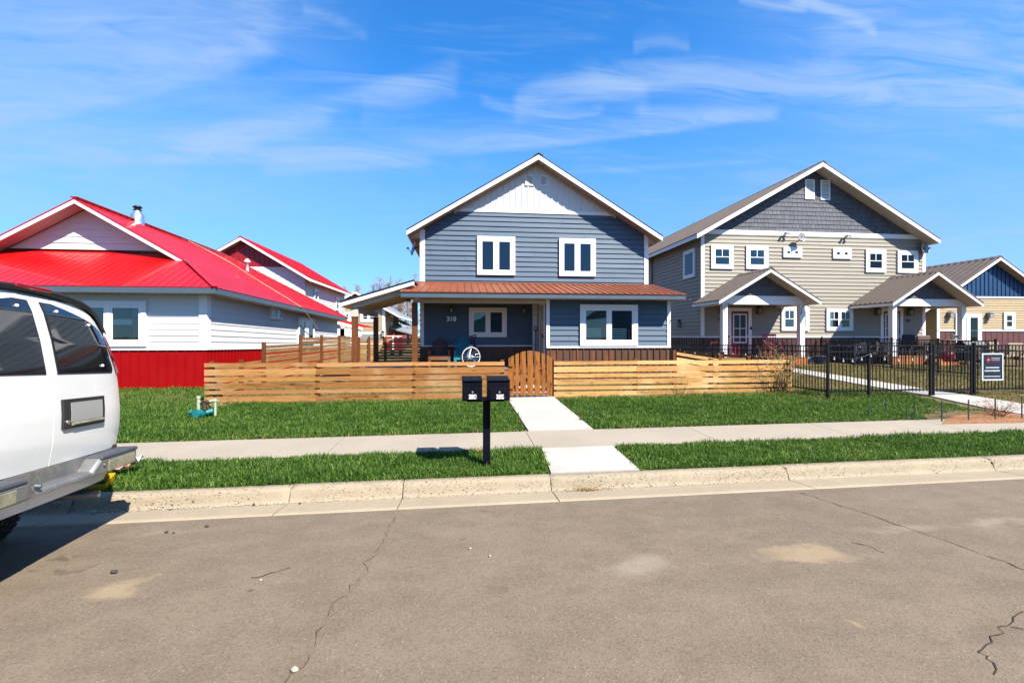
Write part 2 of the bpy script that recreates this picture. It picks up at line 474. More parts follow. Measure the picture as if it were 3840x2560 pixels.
plain('van_pad', (.055, .06, .068), .5, var=.2, dirt=((.20, .18, .15), 6, .55, .4))
plain('van_inset', (.34, .32, .22), .35, .4, var=.45, scale=9)
plain('plate_grey', (.30, .30, .275), .45, var=.05)
plain('lens_red', (0.28, 0.003, 0.005), .15, var=.15, coat=.7)
plain('lens_clear', (.62, .42, .40), .15, coat=.7)
plain('rubber', (.012, .012, .012), .8, var=.3)
plain('rim_steel', (.35, .35, .36), .35, .8)
plain('bolt_white', (.75, .77, .8), .25)
plain('mail_black', (.0035, .0045, .009), .5, var=.25, spec=.08)
plain('lock_steel', (.65, .65, .65), .25, .9)
plain('pvc_green', (0.33, 0.4, 0.28), .5, var=.15)
plain('pvc_teal', (0.006, 0.15, 0.16), .45, var=.35, scale=8)
plain('bronze', (.10, .065, .035), .5, .5, var=.35)
plain('plastic_yellow', (0.62, 0.34, 0.001), .4, var=.08)
plain('wrapper_pink', (.62, .20, .25), .5, var=.3, scale=30)
plain('wrapper_white', (.8, .76, .76), .5, var=.1)
plain('rust_bolt', (.3, .3, .3), .5)
plain('bike_white', (.82, .82, .82), .25, coat=.5)
plain('trailer_red', (0.22, 0.004, 0.006), .4, var=.1)
plain('barn_grey', (0.3, 0.31, 0.31), .5, .3, var=.06)
plain('chair_red', (0.2, 0.006, 0.012), .4, var=.12)
plain('plastic_magenta', (0.32, 0.006, 0.055), .4, var=.1)
plain('tub_blue', (0.03, 0.06, 0.12), .5, var=.1)
plain('cloth_navy', (.012, .015, .035), .7, var=.2)
plain('cover_taupe', (0.12, 0.075, 0.06), .8, var=.2)
plain('table_pale', (0.4, 0.27, 0.19), .6, var=.1)
plain('cushion_sand', (0.3, 0.22, 0.13), .8, var=.12)
plain('chair_brown', (.07, .035, .02), .6, var=.3)
plain('pot_teal', (0.3, 0.42, 0.36), .5, var=.1)
plain('bulb_glass', (0.45, 0.45, 0.43), .15)
plain('stake_green', (.02, .045, .03), .5)
plain('twig_red', (0.24, 0.075, 0.028), .8, var=.3, island=.4)
plain('dry_stem', (0.38, 0.24, 0.09), .8, var=.25, island=.35)
plain('stone_pale', (0.33, 0.29, 0.23), .85, var=.25, scale=20, island=.3)
plain('stone_dark', (.035, .032, .03), .85, var=.3)
plain('cord_tan', (0.5, 0.3, 0.18), .6)
plain('sign_dark', (.008, .010, .028), .35, var=.15)
plain('sign_red', (.22, .006, .012), .35)
plain('sign_frame', (0.52, 0.58, 0.56), .4)
plain('crack_dark', (0.03, 0.022, 0.016), .95, var=.4, scale=25)
plain('crack_tan', (0.16, 0.115, 0.07), .95, var=.25, scale=25)
plain('leaf_brown', (0.3, 0.15, 0.04), .8, var=.3, island=.4)
plain('far_bark', (0.17, 0.12, 0.085), .9, var=.3)
plain('bud_brown', (0.26, 0.155, 0.075), .9, var=.3, island=.4)
plain('lamp_pane', (.30, .28, .24), .3, spec=.2)
glass('glass', (.86, .93, .92), 1.5, .96)
plain('van_dark_glass', (.006, .008, .010), .02, var=.05, coat=.6, spec=.6)
glass('porch_glass', (.8, .85, .85), 1.45, .9)

# concrete: pitted, stained
def concrete(name, col, pit=.5, bumps=.5):
    m = bpy.data.materials.new(name); nt, out = nodes(m); G = NG(nt); oc = G.obj()
    a = G.noise(oc, 1.1, 6, .6); b = G.noise(oc, 22, 5, .6); c = G.noise(G.mapping(oc, scale=(1, 2, 2)), 34, 3, .6)
    f = G.lin(G.math('ADD', G.math('MULTIPLY', a, .6), G.math('MULTIPLY', b, .4)), .3, .7, .86, 1.12)
    sc = G.n('ShaderNodeVectorMath', operation='SCALE'); sc.inputs[0].default_value = tuple(x*KALB for x in col); G.link(f, sc.inputs[3])
    zone = G.smooth(G.noise(oc, 1.7, 4), .36, .58)
    pits = G.math('MULTIPLY', G.smooth(c, .60, .68), zone)
    cc = G.mix(G.math('MULTIPLY', pits, pit), sc.outputs[0], (.05, .037, .022))
    stain = G.smooth(G.noise(oc, .8, 6, .7), .58, .75)
    cc = G.mix(G.math('MULTIPLY', stain, .3), cc, (.20, .14, .075))
    h = G.math('SUBTRACT', G.math('MULTIPLY', b, .4), pits)
    pbsdf(G, out, cc, .85, 0, G.bump(h, bumps, .012), .25)
    MATS[name] = m
concrete('concrete_kerb', (.32, .262, .18), .9, 1.0)
concrete('concrete_gutter', (.335, .27, .185), .35, .35)
concrete('concrete_walk', (.335, .285, .22), .10, .12)
concrete('concrete_white', (.42, .395, .35), .12, .15)

# asphalt: old, sun-bleached, stones showing, dust patches of their own shape
def asphalt():
    m = bpy.data.materials.new('asphalt_old'); nt, out = nodes(m); G = NG(nt); oc = G.obj()
    big = G.noise(oc, .35, 5, .55); mid = G.noise(G.mapping(oc, scale=(1, 1.6, 1)), 2.3, 6, .65)
    vo = G.n('ShaderNodeTexVoronoi'); G.link(oc, vo.inputs['Vector']); vo.inputs['Scale'].default_value = 90
    agg = G.n('ShaderNodeTexVoronoi'); G.link(oc, agg.inputs['Vector']); agg.inputs['Scale'].default_value = 38
    fine = G.noise(oc, 120, 3, .7)
    sepc = G.n('ShaderNodeSeparateColor'); G.link(vo.outputs['Color'], sepc.inputs[0])
    sepa = G.n('ShaderNodeSeparateColor'); G.link(agg.outputs['Color'], sepa.inputs[0])
    f = G.math('ADD', G.math('MULTIPLY', big, .35), G.math('MULTIPLY', mid, .65))
    c = G.mix(G.smooth(f, .32, .68), (.150, .116, .078), (.205, .160, .110))
    c = G.mix(G.smooth(sepc.outputs[0], .5, 1.0, 0, .32), c, (.25, .205, .145))
    c = G.mix(G.smooth(sepc.outputs[1], .6, 1.0, 0, .36), c, (.075, .06, .044))
    peb = G.math('MULTIPLY', G.smooth(agg.outputs['Distance'], .22, .12), G.smooth(sepa.outputs[0], .80, .83))
    c = G.mix(G.math('MULTIPLY', peb, .7), c, (.34, .30, .235))
    warp = G.n('ShaderNodeTexNoise'); G.link(oc, warp.inputs['Vector']); warp.inputs['Scale'].default_value = 4; warp.inputs['Detail'].default_value = 5
    wv = G.n('ShaderNodeVectorMath', operation='MULTIPLY_ADD'); G.link(warp.outputs['Color'], wv.inputs[0]); wv.inputs[1].default_value = (.55, .4, 0); G.link(oc, wv.inputs[2])
    def blot(px, py, rx, ry, col, amt):
        nonlocal c
        X, Y = onz(px, py, .08)
        mp = G.n('ShaderNodeMapping', vector_type='TEXTURE'); G.link(wv.outputs[0], mp.inputs[0])
        mp.inputs['Location'].default_value = (X+.27, Y+.2, .0); mp.inputs['Scale'].default_value = (rx, ry, 9)
        ln = G.n('ShaderNodeVectorMath', operation='LENGTH'); G.link(mp.outputs[0], ln.inputs[0])
        k = G.smooth(ln.outputs['Value'], 1.0, .35)
        k = G.math('MULTIPLY', k, G.lin(mid, .35, .65, .35, 1))
        c = G.mix(G.math('MULTIPLY', k, amt), c, col)
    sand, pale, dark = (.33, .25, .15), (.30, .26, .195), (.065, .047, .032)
    for b in [(2410, 2130, .36, .26, pale, .55), (3000, 2080, .50, .16, sand, .75), (460, 2215, .24, .17, sand, .7), (3740, 1960, .5, .13, pale, .7),
              (3400, 1985, .6, .12, pale, .5), (3210, 2360, .09, .06, sand, .8), (570, 2160, .07, .05, (.36, .23, .10), .6), (3160, 2100, .3, .10, sand, .45),
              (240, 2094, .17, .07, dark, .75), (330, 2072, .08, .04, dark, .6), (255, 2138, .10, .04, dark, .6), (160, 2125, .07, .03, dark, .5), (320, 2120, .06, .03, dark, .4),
              (955, 2235, .045, .04, dark, .8), (1870, 2215, .09, .07, (.10, .07, .05), .5), (1820, 1905, .22, .06, (.095, .072, .053), .5), (2180, 2210, .14, .06, (.115, .085, .06), .4),
              (1730, 2020, .04, .03, dark, .8), (1530, 2120, .03, .02, dark, .6), (2930, 1880, .3, .1, (.13, .095, .067), .5), (3780, 2420, .3, .1, (.105, .078, .055), .5), (560, 1990, .5, .10, (.25, .205, .14), .5)]:
        blot(*b)
    c = G.mix(1.0, c, (.76*1.0, .76*.975, .76*.97), 'MULTIPLY')
    h = G.math('ADD', G.math('MULTIPLY', fine, .5), G.math('MULTIPLY', vo.outputs['Distance'], .6))
    pbsdf(G, out, c, .9, 0, G.bump(h, .4, .006), .25)
    MATS['asphalt_old'] = m
asphalt()

def ground_mat():
    m = bpy.data.materials.new('ground_soil'); nt, out = nodes(m); G = NG(nt); oc = G.obj()
    a = G.noise(oc, .9, 6, .6); b = G.noise(oc, 14, 5, .65)
    c = G.mix(G.smooth(a, .38, .62), (.095, .064, .027), (.165, .112, .05))
    c = G.mix(G.smooth(b, .40, .66), c, (.075, .068, .022))
    pbsdf(G, out, c, .95, 0, G.bump(b, .6, .03), .1); MATS['ground_soil'] = m
    m = bpy.data.materials.new('turf_soil'); nt, out = nodes(m); G = NG(nt); oc = G.obj()
    a = G.noise(oc, 1.2, 5); b = G.noise(oc, 30, 4)
    c = G.mix(G.smooth(b, .35, .65), (.014, .028, .004), (.038, .045, .009))
    pbsdf(G, out, c, .95, 0, G.bump(b, .6, .02), .1); MATS['turf_soil'] = m
    m = bpy.data.materials.new('soil_red'); nt, out = nodes(m); G = NG(nt); oc = G.obj()
    b = G.noise(oc, 16, 6, .7)
    c = G.mix(G.smooth(b, .35, .65), (.19, .08, .035), (.28, .145, .075))
    pbsdf(G, out, c, .95, 0, G.bump(b, .8, .03), .1); MATS['soil_red'] = m
ground_mat()
def grass_mat(name, cols, trans=.35):
    m = bpy.data.materials.new(name); nt, out = nodes(m); G = NG(nt); oc = G.obj()
    r = G.rand(); n = G.noise(oc, .9, 4); n2 = G.noise(oc, 4.5, 3)
    rp = G.n('ShaderNodeValToRGB'); rp.color_ramp.interpolation = 'LINEAR'
    el = rp.color_ramp.elements
    while len(el) < len(cols): el.new(.5)
    for i, (p, c) in enumerate(cols): el[i].position = p; el[i].color = tuple(x*.80 for x in c)+(1,)
    n3 = G.noise(oc, 13., 3)
    t = G.math('ADD', G.math('ADD', G.math('MULTIPLY', r, .50), G.math('MULTIPLY', n3, .35)), G.math('ADD', G.math('MULTIPLY', n, .45), G.math('MULTIPLY', n2, .45)))
    G.link(G.math('SUBTRACT', G.math('MULTIPLY', t, 1.25), .60), rp.inputs[0])
    d = G.n('ShaderNodeBsdfPrincipled'); G.link(rp.outputs[0], d.inputs['Base Color']); d.inputs['Roughness'].default_value = .55; d.inputs['Specular IOR Level'].default_value = .25
    tr = G.n('ShaderNodeBsdfTranslucent'); sc = G.mix(.5, rp.outputs[0], (.12, .19, .014)); G.link(sc, tr.inputs[0])
    mx = G.n('ShaderNodeMixShader'); mx.inputs[0].default_value = trans
    G.link(d.outputs[0], mx.inputs[1]); G.link(tr.outputs[0], mx.inputs[2]); G.link(mx.outputs[0], out.inputs[0]); MATS[name] = m
grass_mat('grass_green', [(0, (.012, .040, .005)), (.28, (.034, .095, .009)), (.58, (.085, .180, .018)), (.82, (.17, .265, .045)), (1, (.36, .33, .13))])
grass_mat('grass_olive', [(0, (.065, .07, .012)), (.5, (.17, .14, .04)), (1, (.32, .24, .095))], .25)
grass_mat('grass_straw', [(0, (.20, .13, .04)), (.5, (.33, .23, .085)), (1, (.44, .33, .15))], .2)

# ------------------------------------------------------------------ sun, sky
TO_SUN = Vector((.784, -1.0, 1.34)).normalized()
EL = math.asin(TO_SUN.z); AZ = math.atan2(TO_SUN.x, TO_SUN.y)
sl = bpy.data.lights.new('sun', 'SUN'); sl.energy = 5.0; sl.angle = math.radians(.5); sl.color = (1, .945, .86)
so = bpy.data.objects.new('sun', sl); COL.objects.link(so); so.rotation_euler = (-TO_SUN).to_track_quat('-Z', 'Y').to_euler(); so.location = (20, -30, 40)
W = bpy.data.worlds.new('World'); S.world = W; W.use_nodes = True
wt = W.node_tree; wt.nodes.clear(); G = NG(wt)
wo = wt.nodes.new('ShaderNodeOutputWorld'); bg = wt.nodes.new('ShaderNodeBackground'); wt.links.new(bg.outputs[0], wo.inputs[0])
sky = wt.nodes.new('ShaderNodeTexSky'); sky.sky_type = 'NISHITA'; sky.sun_disc = False
sky.sun_elevation = EL; sky.sun_rotation = AZ; sky.altitude = 1800; sky.air_density = 1.0; sky.dust_density = .35; sky.ozone_density = 3.0
hs = wt.nodes.new('ShaderNodeHueSaturation'); hs.inputs['Saturation'].default_value = 1.12; hs.inputs['Value'].default_value = 1.0
wt.links.new(sky.outputs[0], hs.inputs['Color'])
tc = wt.nodes.new('ShaderNodeTexCoord'); sep = wt.nodes.new('ShaderNodeSeparateXYZ'); wt.links.new(tc.outputs['Generated'], sep.inputs[0])
dy = G.math('MAXIMUM', G.math('ABSOLUTE', sep.outputs[1]), .06)
U = G.math('DIVIDE', sep.outputs[0], dy); V = G.math('DIVIDE', sep.outputs[2], dy)
# cirrus: wind-combed noise on a plane of constant depth, and single plumes swept along parabolas
cmb = wt.nodes.new('ShaderNodeCombineXYZ'); wt.links.new(U, cmb.inputs[0]); wt.links.new(V, cmb.inputs[1])
wn = wt.nodes.new('ShaderNodeTexNoise'); wn.inputs['Scale'].default_value = 2.2; wn.inputs['Detail'].default_value = 3; wt.links.new(cmb.outputs[0], wn.inputs['Vector'])
wadd = G.n('ShaderNodeVectorMath', operation='MULTIPLY_ADD'); G.link(wn.outputs['Color'], wadd.inputs[0]); wadd.inputs[1].default_value = (.16, .09, 0); G.link(cmb.outputs[0], wadd.inputs[2])
comb = G.noise(G.mapping(wadd.outputs[0], scale=(1.3, 9.5, 1), rot=(0, 0, math.radians(-6))), 2.1, 10, .66, .7)
comb2 = G.noise(G.mapping(wadd.outputs[0], scale=(1.6, 7., 1), rot=(0, 0, math.radians(-24)), loc=(3.1, 1.7, 0)), 2.4, 8, .64, 1.0)
veil = G.noise(G.mapping(cmb.outputs[0], scale=(1, 2.2, 1), rot=(0, 0, math.radians(-12))), 1.25, 5, .55, .5)
fib = G.lin(comb, .34, .70, .05, 1.25); fib2 = G.lin(comb2, .34, .68, .0, 1.15)
def stroke(pts, wu, wd, amp, soft=.12, fiber=None, fade=(0, 0)):
    q = [at(p[0]/.6125, p[1]/.6125, 1.0) for p in pts]
    us = [a for a, b in q]; vs = [b-H for a, b in q]
    A = np.array([[1, u, u*u] for u in us]); co = np.linalg.solve(A, np.array(vs)) if len(q) == 3 else np.linalg.lstsq(A, np.array(vs), rcond=None)[0]
    wu, wd = wu/.6125/F, wd/.6125/F
    cen = G.math('ADD', G.math('MULTIPLY', G.math('ADD', G.math('MULTIPLY', U, float(co[2])), float(co[1])), U), float(co[0]))
    vw = G.math('ADD', V, G.math('MULTIPLY', G.math('SUBTRACT', wn.outputs[0], .5), min(wu, wd)*1.6))
    d = G.math('SUBTRACT', vw, cen)
    up = G.smooth(d, 0, wu*1.9, 1, 0); dn = G.smooth(d, -wd*1.9, 0, 0, 1)
    m = G.math('MULTIPLY', up, dn)
    lo, hi = min(us), max(us); L = hi-lo
    m = G.math('MULTIPLY', m, G.math('MULTIPLY', G.smooth(U, lo, lo+L*(.08+fade[0])), G.smooth(U, hi-L*(.1+fade[1]), hi, 1, 0)))
    return G.math('MULTIPLY', G.math('MULTIPLY', m, fiber if fiber is not None else fib), amp)
cl = G.math('MULTIPLY', G.math('MULTIPLY', G.smooth(comb, .46, .78), G.smooth(veil, .32, .56)), .34)
low = G.smooth(V, .60, .03, .0, .46)
cl = G.math('ADD', cl, low)
left = G.math('MULTIPLY', G.smooth(U, -.10, -.75), G.smooth(V, .16, .32))
cl = G.math('ADD', cl, G.math('MULTIPLY', G.math('MULTIPLY', left, G.lin(fib2, 0, 1, .30, 1)), .50))
right = G.math('MULTIPLY', G.smooth(U, .35, 1.1), G.smooth(V, .10, .22))
cl = G.math('ADD', cl, G.math('MULTIPLY', G.math('MULTIPLY', right, G.lin(fib, 0, 1, .40, 1)), .34))
for st in [
    ([(-300, 398), (250, 374), (620, 357)], 60, 8, .62),
    ([(300, 364), (1085, 341), (1780, 258)], 42, 10, .72),
    ([(370, 342), (735, 245), (1080, 148)], 20, 24, .42),
    ([(320, 352), (560, 322), (780, 258)], 30, 20, .5),
    ([(820, 262), (940, 226), (1060, 178)], 40, 34, .34),
    ([(1095, 234), (1220, 264), (1400, 252)], 16, 6, .7),
    ([(1170, 250), (1340, 186), (1500, 222)], 26, 40, .7),
    ([(1290, 196), (1750, 194), (2450, 278)], 44, 30, .8),
    ([(1450, 262), (1640, 272), (1800, 260)], 18, 12, .75),
    ([(1850, 150), (2150, 185), (2700, 180)], 130, 80, .42),
    ([(-250, 308), (330, 206), (670, 106)], 210, 16, .62),
    ([(1810, -10), (1920, 28), (2020, 74)], 18, 12, 1.3),
    ([(1690, -4), (1770, 14), (1860, 18)], 14, 9, .8),
    ([(690, 22), (780, 52), (850, 88)], 12, 12, .3),
    ([(590, 392), (790, 382), (1010, 370)], 16, 10, .42),
    ([(1280, 402), (1500, 385), (1780, 370)], 8, 7, .35),
    ([(1450, 122), (1510, 102), (1590, 116)], 30, 12, .32)]:
    cl = G.math('ADD', cl, stroke(*st))
cl = G.math('MULTIPLY', G.math('SUBTRACT', 1.0, G.math('POWER', 2.718, G.math('MULTIPLY', cl, -1.25))), .92)
cl = G.math('MULTIPLY', cl, G.smooth(sep.outputs[2], -.02, .04))
tsel = G.mix(G.smooth(sep.outputs[2], .0, .42), (.58, 1.02, 1.55), (.60, 1.60, 2.12))
tint = G.mix(1.0, hs.outputs[0], tsel, 'MULTIPLY')
mixc = G.mix(cl, tint, (3.0, 4.2, 6.2))
wt.links.new(mixc, bg.inputs[0]); bg.inputs[1].default_value = .060
S.view_settings.view_transform = 'Standard'; S.view_settings.look = 'None'; S.view_settings.exposure = 1.4; S.view_settings.gamma = 1
# ------------------------------------------------------------------ camera
cam = bpy.data.cameras.new('camera'); cam.sensor_width = 36; cam.lens = F/3840*36; cam.shift_y = -(1280-HY)/3840; cam.clip_start = .05; cam.clip_end = 3000
co = bpy.data.objects.new('camera', cam); COL.objects.link(co); co.location = (0, 0, H); co.rotation_euler = (math.pi/2, 0, -YAW); S.camera = co
S.cycles.max_bounces = 6; S.cycles.transparent_max_bounces = 8; S.cycles.caustics_reflective = False; S.cycles.caustics_refractive = False

# ------------------------------------------------------------------ ground, road, kerb, walks
SL = .024
def grid_sheet(name, mat, xs, ys, zf, kind=True, skew=True):
    vs = [(x, y+(SL*x if skew else 0), zf(x, y+(SL*x if skew else 0))) for y in ys for x in xs]; n = len(xs)
    fs = [(j*n+i, j*n+i+1, (j+1)*n+i+1, (j+1)*n+i) for j in range(len(ys)-1) for i in range(n-1)]
    m = MB(); m.add(vs, fs, True); o = m.build(name, mat, normals=False)
    if kind: structure(o)
    return o
def frange(a, b, n): return [a+(b-a)*i/n for i in range(n+1)]
gx = [-900, -300, -100, -50, -30]+frange(-22, 30, 52)+[40, 60, 100, 300, 900]
gy = [-900, -200, -60, -20, -10, -4, 0, 3, 5.0, 5.55, 5.6, 5.68]+frange(6, 24, 40)+[28, 34, 45, 70, 100, 200, 900]
grid_sheet('ground', 'ground_soil', gx, gy, lambda x, y: g(x, y)-.012 if y-SL*x > 5.58 else -.12, skew=True)
# road with a crown
def road_z(v): return .034+.11*max(0, 1-((v-.6)/4.43)**2) if v > -4.4 else .0
rx = [-300, -100, -50]+frange(-30, 30, 30)+[50, 100, 300]
grid_sheet('road', 'asphalt_old', rx, frange(-9.5, 5.03, 30), lambda x, y: .034+.11*max(-.5, 1-((y-SL*x-.6)/4.43)**2))
def zroad(x, y): return .034+.11*max(-.5, 1-((y-SL*x-.6)/4.43)**2)
# gutter pan + kerb in cast lengths with open joints, edges chipped
joints = [onz(px, py, .1)[0] for px, py in ((1085, 1850), (1511, 1830), (2063, 1800), (2935, 1760), (3706, 1730))]
cuts = [-60, -30, -15, -9, -6, -4.2]+joints+[10.5, 13.5, 17, 30, 60]
prof = [(5.015, -.2), (5.015, .036), (5.12, .030), (5.25, .020), (5.38, .010), (5.46, .002), (5.485, .010), (5.497, .040), (5.507, .075), (5.517, .110), (5.530, .136), (5.550, .150), (5.60, .153), (5.665, .155), (5.68, .13), (5.68, -.2)]
km = MB(); gm = MB()
kr = random.Random(3)
for a, b in zip(cuts, cuts[1:]):
    a += .006; b -= .006
    step = .07 if -7 < a < 11 else 3; n = max(1, int((b-a)/step))
    rows = []
    dz = kr.uniform(-.006, .006)
    for i in range(n+1):
        x = a+(b-a)*i/n; row = []
        e = min(x-a, b-x)
        for k, (v, z) in enumerate(prof):
            j = 0 if k in (0, 1, 15) or step > 1 else 1
            amp = .006 if 6 <= k <= 11 else .002
            ch = -.03*max(0, 1-e/.06)*kr.random() if 8 <= k <= 12 and step < 1 else 0
            row.append((x, v+SL*x+j*kr.uniform(-amp, amp)-(ch*.5 if k < 11 else 0), z+(dz if k > 5 and k < 14 else 0)+j*kr.uniform(-amp, amp)*.8+ch))
        rows.append(row)
    P = len(prof)
    for part, lo, hi in ((gm, 0, 5), (km, 5, P-1)):
        w = hi-lo+1
        vs = [r[k] for r in rows for k in range(lo, hi+1)]
        part.add(vs, [(i*w+k, (i+1)*w+k, (i+1)*w+k+1, i*w+k+1) for i in range(n) for k in range(w-1)], True)
        part.add([rows[0][k] for k in range(lo, hi+1)]+[rows[-1][k] for k in range(lo, hi+1)], [tuple(range(w)), tuple(range(w, 2*w))[::-1]])
ko = km.build('kerb', 'concrete_kerb', normals=False); structure(ko)
structure(gm.build('gutter', 'concrete_gutter', normals=False))
# pavement slabs
SWN = lambda x: 6.76+.028*x
SWF = lambda x: 7.86+.030*x
sw = MB(); sj = [-60, -40, -20, -12, -8.5]+[onz(px, py, .22)[0] for px, py in ((1260, 1668), (1985, 1640))]+[onz(2620, 1620, .22)[0], 6.6, 9.0, 11.4, 14, 20, 40, 60]
for a, b in zip(sj, sj[1:]):
    if b-a < .2: continue
    a += .005; b -= .005
    sw.add([(a, SWN(a), .205), (b, SWN(b), .205), (b, SWF(b), .235), (a, SWF(a), .235), (a, SWN(a), .1), (b, SWN(b), .1), (b, SWF(b), .1), (a, SWF(a), .1)],
           [(0, 1, 2, 3), (4, 5, 1, 0), (6, 7, 3, 2), (5, 6, 2, 1), (7, 4, 0, 3)])
structure(sw.build('pavement', 'concrete_walk'))
WX0, WX1 = 1.13, 2.33                                      # front walk
wm = MB()
def slab4(mb, pts, top=.018):
    z = [g(x, y)+top for x, y in pts]
    mb.add([(x, y, zz) for (x, y), zz in zip(pts, z)]+[(x, y, zz-.12) for (x, y), zz in zip(pts, z)], [(0, 1, 2, 3), (7, 6, 5, 4), (0, 4, 5, 1), (1, 5, 6, 2), (2, 6, 7, 3), (3, 7, 4, 0)])
ym = 10.85
slab4(wm, [(WX0+.03, SWF(1.2)+.006), (WX1, SWF(2.3)+.006), (WX1, ym-.006), (WX0, ym-.006)])
slab4(wm, [(WX0, ym+.006), (WX1, ym+.006), (WX1, 14.3), (WX0, 14.3)])
structure(wm.build('entry_walk', 'concrete_white'))
am = MB()
A0, A1 = onz(2066, 1772, .155)[0], onz(2399, 1760, .155)[0]
B0, B1 = onz(2030, 1677, .21)[0], onz(2294, 1668, .21)[0]
slab4(am, [(A0, 5.69+SL*A0), (A1, 5.69+SL*A1), (B1, SWN(B1)-.006), (B0, SWN(B0)-.006)], .010)
structure(am.build('approach_walk', 'concrete_white'))
# neighbour's walk, seen through the black railing
nw = MB()
top = [onz(p[0], p[1], p[2]) for p in ((2960, 1389, .47), (3240, 1427.5, .46), (3482, 1462, .42), (3674, 1486, .38), (3840, 1510, .34))]
bot = [onz(p[0], p[1], p[2]) for p in ((2960, 1402, .46), (3240, 1446.6, .44), (3470, 1478, .40), (3699, 1523, .33), (3840, 1543.6, .31))]
top.append((top[-1][0]+.9, SWF(top[-1][0]+.9)+.01)); bot.append((bot[-1][0]+.25, SWF(bot[-1][0])+.015))
for i in range(len(top)-1):
    slab4(nw, [bot[i], bot[i+1], top[i+1], top[i]], .022)
structure(nw.build('neighbour_walk', 'concrete_white'))
# bare red earth beside it
rb = MB()
pts = [onz(*p, .30) for p in ((3530, 1575), (3560, 1548), (3640, 1545), (3740, 1538), (3850, 1545), (3900, 1568))]
rb.add([(x, y, g(x, y)+.012) for x, y in pts], [tuple(range(len(pts)))]); structure(rb.build('bare_soil', 'soil_red'))
# cracks in the road: thin irregular strips lying in the surface
def crack(pts, name, mat, w, jit=.012, seed=1):
    R = random.Random(seed); m = MB(); P = [Vector((*p, 0)) for p in pts]; line = []
    for a, b in zip(P, P[1:]):
        n = max(2, int((b-a).length/.06))
        for i in range(n): line.append(a+(b-a)*i/n+Vector((R.gauss(0, jit), R.gauss(0, jit), 0)))
    line.append(P[-1]); vs = []
    for i, p in enumerate(line):
        d = (line[min(i+1, len(line)-1)]-line[max(i-1, 0)]).normalized(); s = Vector((-d.y, d.x, 0))
        ww = w*R.uniform(.35, 1.3)
        for k in (-1, 1):
            q = p+s*ww*.5*k; vs.append((q.x, q.y, zroad(q.x, q.y)+.004))
    m.add(vs, [(2*i, 2*i+1, 2*i+3, 2*i+2) for i in range(len(line)-1)])
    return structure(m.build(name, mat, normals=False))
def rd(pts, ox, oy, sc): return [onz(ox+x/sc, oy+y/sc, .09) for x, y in pts]
c1 = rd([(1052, 400), (1050, 430), (1005, 520), (965, 640), (885, 740), (860, 810), (790, 890), (740, 960), (685, 1010), (640, 1100), (590, 1180), (530, 1290), (480, 1410), (440, 1470), (380, 1530), (300, 1640)], 900, 1700, 1.823)
crack(c1, 'road_crack', 'crack_tan', .030, .010, 1); crack(c1, 'road_crack', 'crack_dark', .006, .014, 2)
c2 = rd([(190, 240), (350, 300), (540, 365), (720, 430), (900, 500), (1010, 545), (1150, 590), (1290, 640), (1430, 705), (1560, 750), (1660, 795), (1900, 900)], 2900, 1700, 1.8234)
crack(c2, 'road_crack', 'crack_dark', .009, .009, 3)
crack(rd([(1714, 1120), (1640, 1160), (1600, 1215), (1560, 1225), (1555, 1265), (1500, 1300), (1410, 1405), (1440, 1430), (1490, 1480), (1510, 1568)], 2900, 1700, 1.8234), 'road_crack', 'crack_dark', .009, .008, 4)
crack(rd([(90, 848), (160, 832), (240, 808), (345, 778)], 900, 1700, 1.823), 'road_crack', 'crack_dark', .012, .008, 5)
crack(rd([(1600, 1215), (1714, 1245)], 2900, 1700, 1.8234), 'road_crack', 'crack_dark', .008, .008, 6)
crack(rd([(560, 630), (640, 640), (700, 660), (765, 690)], 2900, 1700, 1.8234), 'road_crack', 'crack_dark', .01, .02, 8)
